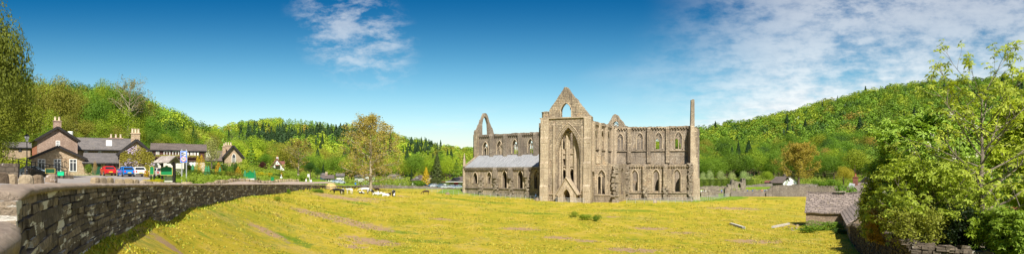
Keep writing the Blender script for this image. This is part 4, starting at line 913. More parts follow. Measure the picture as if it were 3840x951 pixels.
# ------------------------------------------------------------------ buildings
def slab(mb, quad, th=.16, m=0):
    q = [Vector(p) for p in quad]; n = (q[1] - q[0]).cross(q[3] - q[0]).normalized() * th
    if n.z < 0: n = -n
    mb.add([p + n for p in q] + q, [(0, 1, 2, 3), (7, 6, 5, 4), (0, 4, 5, 1), (1, 5, 6, 2), (2, 6, 7, 3), (3, 7, 4, 0)], m)
def window(fr, s0, s1, z0, z1, root, frame='white', bars=1, tr=.3, name='window', pane='glass', lab=None, proud=.05):
    mb = MB(); w = .09; c = (s0 + s1) / 2; d = .12; t = -proud + d / 2
    for a, b in ((s0, s0 + w), (s1 - w, s1)): mb.box(fr.pt((a + b) / 2, t, (z0 + z1) / 2), (w, d, z1 - z0), fr.rot())
    for a, b in ((z0, z0 + w), (z1 - w, z1)): mb.box(fr.pt(c, t, (a + b) / 2), (s1 - s0 - 2 * w, d, w), fr.rot())
    for k in range(bars): mb.box(fr.pt(s0 + (s1 - s0) * (k + 1) / (bars + 1), t, (z0 + z1) / 2), (w * .8, d * .8, z1 - z0 - 2 * w), fr.rot())
    if tr: mb.box(fr.pt(c, t - .002, z1 - (z1 - z0) * tr), (s1 - s0 - 2 * w, d * .8, w * .8), fr.rot())
    o = mb.build(name, M[frame], root, world=True)
    if lab: o['label'] = lab
    mb = MB(); mb.box(fr.pt(c, -.0, (z0 + z1) / 2), (s1 - s0 - .1, .03, z1 - z0 - .1), fr.rot()); mb.build('pane', M[pane], o, world=True)
    return o
def chimney(fr, s, t, z0, z1, w=1.0, d=.7, pots=2, root=None, mm='house_pink', pot='pot'):
    mb = MB(); mb.box(fr.pt(s, t, (z0 + z1) / 2), (w, d, z1 - z0), fr.rot()); mb.box(fr.pt(s, t, z1 - .1), (w + .16, d + .16, .14), fr.rot()); o = mb.build('chimney', M[mm], root, world=True)
    for k in range(pots):
        c = fr.pt(s + (k - (pots - 1) / 2) * (w / max(pots, 1)), t, 0); mb = MB(); mb.lathe([(.16, z1), (.13, z1 + .5), (.17, z1 + .55), (.16, z1 + .62)], (c.x, c.y, 0), 8); mb.build('chimney_pot', M[pot], o, world=True)
    return o
def house(name, label, u0, D0, u1, D1, depth, ve, vr, ridge='front', wall='house_buff', roof='slate', over=.35, group=None, cat='house', apex=.5, zbase=None, barge='barge', turn=1.0):
    """ve / vr: eaves and ridge in picture rows; 'front': gable faces the camera, 'along': ridge parallel to the front, 'lean': single slope up to the back"""
    um = (u0 + u1) / 2; Dm = (D0 + D1) / 2
    if um < 1300:
        ph = math.atan(-(um - 1920) / F) * turn; dx_, dy_ = math.cos(ph), math.sin(ph); pm = (xu(um, Dm), Dm); e_ = []
        for uu in (u0, u1): k_ = (uu - 1920) / F; s_ = (k_ * pm[1] - pm[0]) / (dx_ - k_ * dy_); e_.append((pm[0] + dx_ * s_, pm[1] + dy_ * s_))
        fr = Fr(*e_)
    else: fr = Fr((xu(u0, D0), D0), (xu(u1, D1), D1))
    L = fr.L
    ze = fr.z_of(um, ve); g = min(gz(*fr.pt(0, 0, 0).xy), gz(*fr.pt(L, 0, 0).xy)) if zbase is None else zbase
    root = thing(name, label, cat, fr.pt(L / 2, depth / 2, g), fr.rot(), group); gb = g - .8
    mb = MB(); rf = MB(); o = over
    if ridge == 'front':
        zr = fr.z_of(um, vr); a = L * apex
        mb.loft([[fr.pt(0, t, gb), fr.pt(L, t, gb), fr.pt(L, t, ze), fr.pt(a, t, zr - .05), fr.pt(0, t, ze)] for t in (0, depth)])
        kl = (zr - ze) / a; kr = (zr - ze) / (L - a)
        slab(rf, [fr.pt(-o, -o, ze - kl * o), fr.pt(a, -o, zr), fr.pt(a, depth + o, zr), fr.pt(-o, depth + o, ze - kl * o)])
        slab(rf, [fr.pt(a, -o, zr), fr.pt(L + o, -o, ze - kr * o), fr.pt(L + o, depth + o, ze - kr * o), fr.pt(a, depth + o, zr)])
        bb = MB(); bb.bar(fr.pt(-o, -o - .06, ze - kl * o), fr.pt(a, -o - .06, zr + .02), .1, .36); bb.bar(fr.pt(a, -o - .06, zr + .02), fr.pt(L + o, -o - .06, ze - kr * o), .1, .36)
        bb.build('bargeboard', M[barge], root, world=True)
    elif ridge == 'along':
        t = depth / 2; zr = zv(vr, fr.pt(L / 2, t, 0).y); k = (zr - ze) / t
        mb.loft([[fr.pt(s, 0, gb), fr.pt(s, depth, gb), fr.pt(s, depth, ze), fr.pt(s, t, zr - .05), fr.pt(s, 0, ze)] for s in (0, L)])
        slab(rf, [fr.pt(-o, -o, ze - k * o), fr.pt(L + o, -o, ze - k * o), fr.pt(L + o, t, zr), fr.pt(-o, t, zr)]); slab(rf, [fr.pt(-o, t, zr), fr.pt(L + o, t, zr), fr.pt(L + o, depth + o, ze - k * o), fr.pt(-o, depth + o, ze - k * o)])
        rf.bar(fr.pt(-o, t, zr + .14), fr.pt(L + o, t, zr + .14), .3, .2)
        gt = MB(); gt.bar(fr.pt(-o, -o - .06, ze - k * o), fr.pt(L + o, -o - .06, ze - k * o), .12, .14); gt.build('gutter', M['black'], root, world=True)
    else:
        zr = zv(vr, fr.pt(L / 2, depth, 0).y); k = (zr - ze) / depth
        mb.loft([[fr.pt(s, 0, gb), fr.pt(s, depth, gb), fr.pt(s, depth, zr), fr.pt(s, 0, ze)] for s in (0, L)])
        slab(rf, [fr.pt(-o, -o, ze - k * o), fr.pt(L + o, -o, ze - k * o), fr.pt(L + o, depth, zr), fr.pt(-o, depth, zr)])
        gt = MB(); gt.bar(fr.pt(-o, -o - .06, ze - k * o), fr.pt(L + o, -o - .06, ze - k * o), .12, .14); gt.build('gutter', M['black'], root, world=True)
    mb.build('wall', M[wall], root, world=True); ro = rf.build('roof', M[roof], root, world=True)
    root['ze'] = ze
    return root, fr, ro, (ze, zr)
def win(fr, root, u0, u1, v0, v1, **k): return window(fr, fr.s_of(u0), fr.s_of(u1), fr.z_of((u0 + u1) / 2, v1), fr.z_of((u0 + u1) / 2, v0), root, **k)

# inn: tall gabled block, low gabled extension, long rear range, lean-to bar, wisteria gable, boarded bedroom wing
r, fr, ro, (ze, zr) = house('gabled_house', 'tall pinkish stone house end with one small window under a dark-edged gable and two-pot chimney', 140, 108, 291, 107, 14, 523, 477, 'front', 'house_pink', turn=1.12)
win(fr, r, 209, 225, 527, 549, bars=2, tr=.5); chimney(fr, fr.s_of(216), .8, zr - .8, fr.z_of(216, 451), 1.05, .9, 2, r)
for k in range(5):
    sf = Fr(fr.pt(0, 0, 0).xy, fr.pt(0, 16, 0).xy)
    window(sf, 1.5 + k * 2.8, 2.5 + k * 2.8, ze - 2.4, ze - .9, r, frame='pot_red', proud=.05)
r, fr, ro, (ze, zr) = house('stone_extension', 'low buff stone gabled extension with three tall white lattice windows facing the car park', 117, 100.5, 317, 99.5, 7, 592, 549, 'front', 'house_buff')
for a, b in ((142, 170), (201.5, 229), (260, 288)):
    win(fr, r, a, b, 596, 643, bars=1, tr=.27)
r, fr, ro, (ze, zr) = house('rear_range', 'long two-storey stone range with skylight and small white windows behind the bar', 290, 116, 486, 114, 8, 560, 522, 'along', 'house_buff')
for a, b in ((317, 330), (368, 379)): win(fr, r, a, b, 565, 575, bars=1, tr=0)
k = (zr - ze) / 4; f0 = lambda s, t: fr.pt(s, t, ze + k * t + .2)
sl = MB(); a, b = fr.s_of(398), fr.s_of(420); slab(sl, [f0(a, .9), f0(b, .9), f0(b, 3.0), f0(a, 3.0)], .08); sl.build('skylight', M['white'], ro, world=True)
chimney(fr, fr.s_of(436), 4.2, zr - .3, zr + .35, 2.2, .7, 3, r)
r, fr, ro, (ze, zr) = house('bar_extension', 'single-storey slate-roofed bar front with dark casements and green door', 318, 104, 480, 102.5, 7.5, 611, 577, 'lean', 'house_buff', 'slate')
for a, b in ((395, 413), (414, 429), (430, 445)): win(fr, r, a, b, 613, 636, frame='dark_wood', bars=2, tr=0)
mb = MB(); mb.box(fr.pt(fr.s_of(362), -.03, fr.z_of(362, 635)), (1.1, .12, 2.1), fr.rot()); mb.build('door', M['green_dark'], r, world=True)
r, fr, ro, (ze, zr) = house('wisteria_gable', 'buff stone gable hung with wisteria beneath a stone chimney with three pots', 447, 99.5, 572, 98, 11, 575, 524, 'front', 'house_buff', apex=.52)
chimney(fr, fr.s_of(508), .8, zr - 1.2, fr.z_of(508, 497), 1.15, .9, 3, r, 'house_buff')
for a, b in ((494, 506), (509, 523), (529, 541)): win(fr, r, a, b, 624, 643, frame='dark_wood', bars=2, tr=0)
WG = fr
r, fr, ro, (ze, zr) = house('bedroom_wing', 'long wing with dark brown boarded upper floor, white windows and flower boxes', 572, 104, 690, 112, 8, 562, 542, 'along', 'cream', 'slate_brown')
mb = MB(); mb.box(fr.pt(fr.L / 2, -.09, (ze + fr.z_of(630, 604)) / 2), (fr.L, .24, ze - fr.z_of(630, 604)), fr.rot()); mb.build('boarding', M['dark_wood'], r, world=True)
flr = []
for a, b in ((585, 597), (614, 638), (647, 671)):
    win(fr, r, a, b, 567, 584, bars=1, tr=0, proud=.3); flr.append((fr, (a + b) / 2, 583))
for a, b in ((590, 600), (663, 669)): win(fr, r, a, b, 605, 618, bars=1, tr=0)
r2, fr2, ro2, (ze2, zr2) = house('bedroom_wing', 'set-back end of the boarded wing with four narrow white windows', 690, 112, 768, 124, 8, 565, 545, 'along', 'cream', 'slate_brown')
mb = MB(); mb.box(fr2.pt(fr2.L / 2, -.09, (ze2 + fr2.z_of(730, 604)) / 2), (fr2.L, .24, ze2 - fr2.z_of(730, 604)), fr2.rot()); mb.build('boarding', M['dark_wood'], r2, world=True)
for a, b in ((700, 708), (714, 722), (726, 734), (739, 745)): win(fr2, r2, a, b, 570, 586, bars=1, tr=.3, proud=.3); flr.append((fr2, (a + b) / 2, 585))
for a, b in ((699, 705), (714, 720), (727, 733)): win(fr2, r2, a, b, 606, 620, bars=1, tr=.3)
r, fr, ro, (ze, zr) = house('outbuilding', 'small plain stone outbuilding with one dark window at the far left', 10, 122, 114, 118, 6, 553, 536, 'along', 'house_buff', 'slate', over=.2)
win(fr, r, 69, 82, 556, 569, frame='black', bars=0, tr=0)
# chapel-like house and its low wing
r, fr, ro, (ze, zr) = house('chapel_house', 'stone gabled chapel house with a pointed traceried window', 842, 150, 908, 147, 14, 583, 546, 'front', 'house_buff', 'slate_brown', over=.5)
gwz = [(fr.s_of(u), fr.z_of(u, v)) for u, v in ((870, 608), (884, 576))]
mb = MB(); gl = gothic(gwz[0][0], gwz[1][0], gwz[0][1], gwz[1][1]); mb.panel(shifted(fr, -.06), gl, [], .08); w_ = mb.build('pointed_window', M['glass'], r, world=True)
mb = MB(); moulding(mb, fr, [gl[1]] + gl[2:] + [gl[0]], .09, -.1)
for f in (1 / 3, 2 / 3): s_ = gwz[0][0] + (gwz[1][0] - gwz[0][0]) * f; mb.tube([fr.pt(s_, -.1, gwz[0][1]), fr.pt(s_, -.1, gwz[1][1] - .9)], .05, 5)
mb.build('tracery', M['cream'], w_, world=True)
chimney(fr, fr.s_of(840), 2, ze - 3.5, fr.z_of(840, 546), .7, .7, 1, r, 'house_buff'); chimney(fr, fr.s_of(856), 3.5, ze - .5, fr.z_of(856, 541), 1.5, .9, 3, r, 'house_buff')
r, fr, ro, (ze, zr) = house('low_white_house', 'low white house with brown tiled roof half hidden by the pale tree', 776, 152, 842, 153, 6, 600, 567, 'along', 'cream', 'slate_brown')
chimney(fr, fr.s_of(782), 1, ze - .5, fr.z_of(782, 566), .9, .8, 1, r, 'cream')
# red-roofed white house on the slope
r, fr, ro, (ze, zr) = house('white_gabled_house', 'steep white gabled house with red tiled roof above the garden', 1014, 206, 1066, 203, 9, 629, 594, 'front', 'white', 'red_tile', over=.2, barge='red_tile', apex=.47)
win(fr, r, 1033, 1049, 622, 632, frame='dark_wood', bars=1, tr=0)
mb = MB(); a = fr.s_of(1031), fr.s_of(1051); slab(mb, [fr.pt(a[0], -.7, fr.z_of(1040, 621)), fr.pt(a[1], -.7, fr.z_of(1040, 621)), fr.pt(a[1], -.1, fr.z_of(1040, 617)), fr.pt(a[0], -.1, fr.z_of(1040, 617))], .08); mb.build('canopy', M['red_tile'], r, world=True)
chimney(fr, fr.s_of(1040), 1, zr - .6, fr.z_of(1040, 589), .6, .6, 1, r, 'white', 'pot_red')
f3 = Fr(fr.pt(fr.L, 1.5, 0).xy, fr.pt(fr.L + 3.0, 1.5, 0).xy); mb = MB(); slab(mb, [f3.pt(-3, 0, ze + .3), f3.pt(.2, 0, ze + .3), f3.pt(.2, 4, zr - .8), f3.pt(-3, 4, zr - .8)], .15); mb.build('side_roof', M['red_tile'], r, world=True)
mb = MB(); mb.box(f3.pt(-1.4, 2, ze - 1), (3.0, 3.6, 2.6), f3.rot()); mb.build('side_wing', M['dark_wood'], r, world=True)
# village
r, fr, ro, (ze, zr) = house('bungalow', 'long white bungalow with a brown tiled roof and a row of dark windows', 1191, 236, 1250, 232, 8, 669, 657, 'along', 'white', 'slate_brown')
for k in range(5): win(fr, r, 1194 + k * 9.5 + 3, 1194 + k * 9.5 + 7, 670, 678, frame='black', bars=0, tr=0)
chimney(fr, fr.s_of(1224), 4, zr - .2, zr + .7, .8, .7, 2, r)
r, fr, ro, _ = house('village_house', 'low brick house with grey roof peeping over the bungalow', 1195, 262, 1222, 260, 7, 656, 650, 'along', 'house_pink', 'slate')
r, fr, ro, _ = house('village_house', 'pale roofed house just left of the big field tree', 1262, 285, 1290, 283, 8, 660, 651, 'along', 'cream', 'slate')
r, fr, ro, _ = house('village_house', 'pale cottage glimpsed through the branches of the big field tree', 1330, 290, 1362, 288, 8, 662, 653, 'along', 'white', 'slate')
r, fr, ro, _ = house('village_house', 'long low pale shed behind the wall right of the big field tree', 1432, 300, 1500, 298, 8, 680, 668, 'along', 'cream', 'slate')
r, fr, ro, _ = house('village_house', 'grey-roofed cottage behind the field tree on its right side', 1450, 330, 1482, 328, 8, 663, 654, 'along', 'cream', 'slate')
r, fr, ro, (ze, zr) = house('dormer_cottage', 'grey-roofed cottage with one dormer left of the golden cypress', 1545, 246, 1583, 243, 8, 675, 658, 'along', 'cream', 'slate_brown')
mb = MB(); mb.box(fr.pt(fr.s_of(1564), .8, ze + 1.0), (1.6, 1.6, 1.2), fr.rot()); d_ = mb.build('dormer', M['slate_brown'], ro, world=True)
win(fr, r, 1560, 1568, 664, 669, bars=1, tr=0)
r, fr, ro, (ze, zr) = house('tea_room', 'brown-roofed tea room with a red shopfront and black gable beside the abbey', 1684, 232, 1742, 228, 12, 678, 663, 'along', 'house_pink', 'slate_brown')
mb = MB(); q = lambda u, v: (fr.s_of(u), fr.z_of(u, v)); f4 = shifted(fr, -.8); mb.panel(f4, [q(1694, 678), q(1720, 678), q(1706, 664)], [], 3); mb.build('small_gable', M['black'], r, world=True)
mb = MB(); mb.box(fr.pt(fr.s_of(1711), -.15, fr.z_of(1711, 691)), (fr.s_of(1718) - fr.s_of(1704), .3, 1.7), fr.rot()); o = mb.build('shopfront', M['sign_red'], r, world=True)
for k in (1706, 1711, 1716): mb = MB(); mb.box(fr.pt(fr.s_of(k), -.32, fr.z_of(k, 690.5)), (.3, .05, .8), fr.rot()); mb.build('pane', M['glass'], o, world=True)
for k in (1700, 1722, 1728): win(fr, r, k, k + 5, 686, 696, bars=1, tr=0)
mb = MB(); mb.box(fr.pt(fr.L / 2, -.7, fr.z_of(1711, 681)), (fr.L + 1, 1.2, .25), fr.rot()); mb.build('fascia', M['white'], r, world=True)
r, fr, ro, (ze, zr) = house('flat_annexe', 'white flat-roofed annexe with small windows left of the tea room', 1660, 233, 1686, 232, 5, 682, 681, 'lean', 'white', 'pot_red')
for k in range(4): win(fr, r, 1663 + k * 5.5, 1666.5 + k * 5.5, 684, 687.5, frame='white', bars=0, tr=0)
# white-gabled cottage on the right
r, fr, ro, (ze, zr) = house('stone_cottage', 'old cottage with a white lime-washed gable below the orange tree', 2890, 266, 2936, 260, 7, 681, 663, 'along', 'wall_far', 'slate_brown')
f5 = Fr(fr.pt(fr.L + .02, 0, 0).xy, fr.pt(fr.L + .02, 7, 0).xy); mb = MB(); f6 = Fr(fr.pt(fr.L + .06, 0, 0).xy, fr.pt(fr.L + .06, 7, 0).xy)
mb.add([f6.pt(0, 0, gz(*f6.pt(0, 0, 0).xy) - 1), f6.pt(7, 0, gz(*f6.pt(0, 0, 0).xy) - 1), f6.pt(7, 0, ze), f6.pt(3.5, 0, zr - .1), f6.pt(0, 0, ze)], [(0, 1, 2, 3, 4)]); mb.build('whitewashed_gable', M['white'], r, world=True)
g5 = thing('cottage_gable', 'sunlit lime-white cottage gable with one small window beside the orange tree', 'house', fr.pt(fr.L + 2, 1, 4)); gfr = Fr((xu(2935, 258), 258), (xu(2958, 260), 260)); q = lambda u, v: gfr.sz(u, v + 36); gz_ = gfr.z_of; gfr.z_of = lambda u, v, t=0: gz_(u, v + 36, t)
mb = MB().panel(gfr, [q(2935, 668), q(2958, 668), q(2958, 642), q(2950, 627), q(2935, 648)], [], 4.5); mb.build('wall', M['white'], g5, world=True); window(gfr, *[gfr.s_of(u) for u in (2951, 2955)], gfr.z_of(2953, 645), gfr.z_of(2953, 638), g5)
mb = MB(); slab(mb, [gfr.pt(gfr.s_of(2933), -.3, gfr.z_of(2933, 651)), gfr.pt(gfr.s_of(2950.5), -.3, gfr.z_of(2950, 626)), gfr.pt(gfr.s_of(2950.5), 5, gfr.z_of(2950, 626)), gfr.pt(gfr.s_of(2933), 5, gfr.z_of(2933, 651))]); slab(mb, [gfr.pt(gfr.s_of(2950.5), -.3, gfr.z_of(2950, 626)), gfr.pt(gfr.s_of(2959.5), -.3, gfr.z_of(2958, 643)), gfr.pt(gfr.s_of(2959.5), 5, gfr.z_of(2958, 643)), gfr.pt(gfr.s_of(2950.5), 5, gfr.z_of(2950, 626))]); mb.build('roof', M['slate_brown'], g5, world=True)
chimney(fr, fr.s_of(2916), 3.5, zr - .3, zr + 1.1, 1.0, .8, 1, r, 'abbey_dark')
r, fr, ro, _ = house('lean_shed', 'small red-roofed lean-to against the old cottage', 2868, 268, 2888, 267, 4, 684, 677, 'lean', 'wall_far', 'red_tile')

# ------------------------------------------------------------------ the barn and garden wall on the right
fr = Fr((xu(3022, 101), 101), (xu(3262, 97), 97)); zb_ = -.6; ze = fr.z_of(3090, 795); t_ = 4.2; zr = zv(724, fr.pt(6, t_, 0).y)
BN = thing('stone_barn', 'stone barn with a big sagging stone-tiled roof at the field corner', 'barn', fr.pt(5, 4, 0), fr.rot())
mb = MB(); L = fr.L; mb.loft([[fr.pt(s, 0, zb_), fr.pt(s, 8.4, zb_), fr.pt(s, 8.4, ze), fr.pt(s, t_, zr - .05), fr.pt(s, 0, ze)] for s in (0, L)]); mb.build('wall', M['barn_stone'], BN, world=True)
k = (zr - ze) / t_; mb = MB(); rr_ = random.Random(5); N_ = 26; M_ = 9
def sag(s, f): return -.16 * math.sin(math.pi * min(1, max(0, s / L))) * f + .05 * math.sin(s * 1.7 + f * 3) + rr_.uniform(-.02, .02)
for side in (0, 1):
    vs = []; fs = []
    for j in range(M_ + 1):
        f = j / M_
        for i in range(N_ + 1):
            s = -.15 + (L + .4) * i / N_; t = (-.3 + (t_ + .3) * f) if not side else (8.7 - 4.5 * f); z = (ze - k * .3) + (zr - ze + k * .3) * f + sag(s, f) + .14
            vs.append(fr.pt(s, t, z + .0))
    n_ = N_ + 1
    fs = [(j * n_ + i, j * n_ + i + 1, (j + 1) * n_ + i + 1, (j + 1) * n_ + i) for j in range(M_) for i in range(N_)]; mb.add(vs, fs)
    lo_ = [Vector(v) - Vector((0, 0, .14)) for v in vs[:n_]]; mb.add(vs[:n_] + lo_, [(i, i + 1, n_ + i + 1, n_ + i) for i in range(N_)])
mb.build('roof', M['barn_tile'], BN, world=True)
mb = MB()
for i in range(30): mb.box(fr.pt(-.1 + i * (L + .2) / 30, t_, zr + .17 + sag(i * L / 30, 1)), (.36, .42, .16), fr.rot(), jit=.02, rng=rr_)
mb.build('ridge_tile', M['barn_tile'], BN, world=True)
mb = MB(); mb.box(fr.pt(fr.s_of(3145), t_ * .93, zr + .25), (1.7, .5, .12), fr.rot(), jit=.03, rng=rr_); mb.build('loose_slab', M['barn_tile'], BN, world=True)
# wing running towards the camera along the garden wall
a = Vector((xu(3160, 100), 100)); b = Vector((xu(3187, 76), 76)); fw = Fr(b, a)
WN = thing('barn_wing', 'narrow stone-tiled wing of the barn running down beside the garden wall', 'barn', (b.x + 2, b.y + 5, 1)); nn = Vector((fw.d.y, -fw.d.x))
def wp(s, t, z): q = fw.p + fw.d * s + nn * t; return Vector((q.x, q.y, z))
zE = zv(796, 97); zR = zE + 2.3; Lw = fw.L
mb = MB(); mb.loft([[wp(s, 0, -.6), wp(s, 6, -.6), wp(s, 6, zE), wp(s, 3, zR - .05), wp(s, 0, zE)] for s in (0, Lw)]); mb.build('wall', M['barn_stone'], WN, world=True)
mb = MB(); slab(mb, [wp(-.3, -.3, zE - .2), wp(-.3, 3, zR), wp(Lw - 1, 3, zR), wp(Lw - 1, -.3, zE - .2)], .14); slab(mb, [wp(-.3, 3, zR), wp(-.3, 6.3, zE - .2), wp(Lw - 1, 6.3, zE - .2), wp(Lw - 1, 3, zR)], .14)
mb.bar(wp(-.3, 3, zR + .15), wp(Lw - 1, 3, zR + .15), .35, .18); mb.build('roof', M['barn_tile'], WN, world=True)
# outbuildings behind the barn
r, fr, ro, (ze, zr) = house('farm_building', 'tiled outbuilding with brick chimney behind the barn roof', 3192, 128, 3262, 126, 8, 722, 686, 'along', 'barn_stone', 'barn_tile')
chimney(fr, fr.s_of(3195), 3, ze, fr.z_of(3195, 662), .8, .7, 1, r, 'red_tile', 'pot_red')
mb = MB(); slab(mb, [fr.pt(fr.s_of(3184), -1, fr.z_of(3184, 700)), fr.pt(fr.s_of(3205), -1, fr.z_of(3184, 706)), fr.pt(fr.s_of(3200), 1.5, fr.z_of(3184, 690)), fr.pt(fr.s_of(3180), 1.5, fr.z_of(3184, 686))], .05); mb.build('metal_sheet', M['lead'], r, world=True)
r, fr, ro, (ze, zr) = house('farm_house', 'stone gable with a dark verge just right of the brick chimney', 3206, 136, 3290, 134, 9, 705, 664, 'front', 'barn_stone', 'slate', over=.4)
r, fr, ro, (ze, zr) = house('garden_house', 'brown-tiled garden house half hidden behind the leafy chestnut', 3600, 76, 3800, 74, 8, 745, 702, 'along', 'barn_stone', 'slate_brown')
r, fr, ro, (ze, zr) = house('red_shed', 'small red-roofed shed in the garden behind the branches', 3762, 56, 3830, 55, 3, 812, 786, 'along', 'dark_wood', 'pot_red')
# garden wall
gw_ = thing('garden_wall', 'rough drystone garden wall overgrown with shrubs below the chestnut tree', 'wall', (20.5, 36, 2))
path = resample([(22.6, 26.9, 4.7), (21.5, 27.2, 4.6), (19.3, 27.6, 4.75), (17.9, 27.8, 4.9), (16.9, 28.2, 4.95)][::1], .3)
p2 = resample([(16.9, 28.2, 4.95), (17.4, 30, 5.0), (20.5, 36, 4.5), (27.8, 50, 3.5), (33.9, 65, 2.8), (38.4, 75.6, 2.1)], .3)
def fz2(x, y): return np.where(np.asarray(y) < 29, 2.6, np.interp(y, [28, 36, 50, 65, 76], [1.0, .8, .3, .1, .1]))
rev = [Vector((p.x, p.y, p.z)) for p in reversed(path)]
# the face towards the field lies on the left of the run away from the camera, so walk it backwards
block_wall(gw_, list(reversed(p2)), fz2, .6, .17, M['garden_wall'], (.2, .6), 8, .14)
block_wall(gw_, rev and [Vector((p.x, p.y, p.z)) for p in reversed(path)], fz2, .6, .17, M['garden_wall'], (.16, .5), 9, .16)
mb = MB(); r_ = random.Random(2)
for p in list(path) + p2:
    if r_.random() < .8: mb.box((p.x + r_.uniform(-.1, .3), p.y + r_.uniform(.0, .4), p.z + r_.uniform(-.05, .12)), (r_.uniform(.3, .75), r_.uniform(.3, .6), r_.uniform(.12, .3)), r_.uniform(0, 3), jit=.07, rng=r_, col=r_.random())
mb.build('loose_cope_stone', M['garden_wall'], gw_, world=True)
# ------------------------------------------------------------------ stones on the verge
rock_mat = stone('verge_stone', (0.46, 0.38, 0.27), (0.36, 0.27, 0.17), (0.15, 0.11, 0.07), (0.66, 0.62, 0.54), bw=9, bh=9, mortar=0.0, stain=0.7, lichen=0.9, lsc=3, bumpk=1.0)
_t = NT(rock_mat.node_tree); _b = [n for n in rock_mat.node_tree.nodes if n.type == 'BSDF_PRINCIPLED'][0]; _t.put(_b, 'Base_Color', _t.mix(1.0, _b.inputs['Base Color'].links[0].from_socket, _t.n('ShaderNodeObjectInfo').outputs['Color'], 'MULTIPLY'))
def rock(name, label, loc, w_, d_, h_, rz, seed, group=None, cat='stone'):
    r = random.Random(seed); mb = MB(); secs = []; n = 9
    prof = [(0, 1.0), (.35, 1.02), (.7, .96), (.9, .86), (1.0, .55)]
    off = [r.uniform(.84, 1.12) for _ in range(n)]; tl = (r.uniform(-.1, .1), r.uniform(-.1, .1))
    for z, k in prof:
        sec = []
        for i in range(n):
            a = 2 * math.pi * (i + .5) / n; c, s_ = math.cos(a), math.sin(a); q = (abs(c) ** 5 + abs(s_) ** 5) ** (-.2) if k > .6 else 1
            sec.append((c * q * w_ / 2 * k * off[i] + tl[0] * z * h_, s_ * q * d_ / 2 * k * off[i] + tl[1] * z * h_, z * h_ * (1 + r.uniform(-.04, .04)) - .08))
        secs.append(sec)
    mb.loft(secs); o = mb.build(name, rock_mat, None); k_ = r.uniform(.6, 1.25); o.color = (k_, k_ * r.uniform(.93, 1), k_ * r.uniform(.8, 1), 1); o.location = loc; o.rotation_euler = (0, 0, rz); tag(o, label, cat, group); return o
big = [(8, 21, 18.5, 620, 660, 1), (37, 46, 20.5, 655, 690, 2), (97, 57, 21.5, 650, 690, 3), (145, 42, 22.5, 651, 688, 4), (193, 34, 24.0, 652, 688, 5), (357, 31, 28, 0, 0, 6), (389, 31, 29, 0, 0, 7), (412, 18, 30, 0, 0, 8)]
lab = ['pale squared boulder cut off by the left edge of the view', 'buff squared boulder second from the left on the wall verge', 'largest whitish lichened boulder on the verge below the lamp post', 'brown rounded-top boulder between the white boulder and the square one', 'squarish buff stone below the dark green board',
       'dark brown boulder left in the trio below the red car', 'lichened boulder in the middle of the trio below the red car', 'small leaning stone, right one of the trio below the red car']
for (u, wpx, D, a, b, sd_), L_ in zip(big, lab):
    x = xu(u, D); xw = float(np.interp(D, LW[:, 1], LW[:, 0])); z = gz(x, D) + .02
    rock('boulder', L_, (x, D, z), wpx / F * D * .86, .36, (.40 if u < 300 else .42) + .0, random.Random(sd_).uniform(-.2, .2), sd_, 'boulders along the wall verge')
r = random.Random(9)
for i in range(26):
    D = 31 + i * 1.75 + r.uniform(-.2, .2); xw = float(np.interp(D, LW[:, 1], LW[:, 0])); x = xw - 1.35
    rock('edging_stone', 'low squared edging stone in the row between wall and car park', (x, D, gz(x, D)), r.uniform(.3, .5), r.uniform(.35, .6), r.uniform(.3, .4), r.uniform(-.3, .3), 100 + i, 'small edging stones along the lane')
for i in range(62):
    D = 77 + i * 1.15 + r.uniform(-.15, .15); xw = float(np.interp(D, LW[:, 1], LW[:, 0])); x = xw - 4.6
    rock('edging_stone', 'upright stone of the long row between lane and garden hedges', (x, D, gz(x, D)), r.uniform(.35, .6), r.uniform(.4, .7), r.uniform(.4, .6), r.uniform(-.3, .3), 200 + i, 'upright stones along the garden edge')

# side wall block at far left
lb = thing('side_wall', 'short mossy dark wall at the far left in front of the ramp', 'wall', (xu(35, 34), 34, gzu(35, 34))); fr = Fr((xu(-120, 33), 33), (xu(67, 34), 34))
mb = MB().panel(fr, [(0, 6.5), (fr.L, 6.5), (fr.L, fr.z_of(60, 625))] + ragged((fr.L, fr.z_of(60, 624)), (0, fr.z_of(0, 622)), 14, .05) + [(0, fr.z_of(0, 622))], [], .6); mb.build('wall_run', M['garden_wall'], lb, world=True)
mb = MB(); 
for i in range(16): mb.box(fr.pt(fr.L * (i + .5) / 16, .3, fr.z_of(30, 621)), (.14, .5, .24), fr.rot(), jit=.03, rng=r)
mb.build('cope_stone', M['garden_wall'], lb, world=True)
# ramp with low walls, railing and boards
rp = thing('ramp_wall', 'low mossy stone walls stepping down below the green boards', 'wall', (xu(190, 86), 86, gzu(190, 86)))
fr = Fr((xu(95, 92), 92), (xu(252, 84), 84)); q = lambda u, v: fr.sz(u, v)
mb = MB().panel(fr, [q(92, 660), q(250, 672), q(250, 657), q(214, 656), q(214, 650), q(140, 642), q(128, 636), q(92, 628)], [], .8); mb.build('wall_run', M['garden_wall'], rp, world=True)
rl = thing('ramp_railing', 'black tubular handrail running down the ramp to the car park', 'railing', (xu(190, 86), 86, gzu(190, 86)))
def rail_pts(L_): 
    mb = MB()
    for a, b in zip(L_[:-1], L_[1:]): mb.tube([fr.pt(fr.s_of(a[0]), .2, fr.z_of(*a)), fr.pt(fr.s_of(b[0]), .2, fr.z_of(*b))], .045, 5)
    return mb
rail_pts([(20, 588), (62, 595), (128, 609), (215, 622), (245, 629)]).build('handrail', M['black'], rl, world=True)
rail_pts([(20, 600), (62, 606), (128, 622), (215, 634), (245, 641)]).build('lower_rail', M['black'], rl, world=True)
for u, a, b in ((20, 586, 612), (42, 590, 618), (63, 595, 622), (92, 600, 632), (111, 605, 637), (126, 604, 640), (180, 617, 650), (245, 628, 660)):
    mb = MB(); mb.tube([fr.pt(fr.s_of(u), .2, fr.z_of(u, b)), fr.pt(fr.s_of(u), .2, fr.z_of(u, a))], .05, 5); mb.build('post', M['black'], rl, world=True)
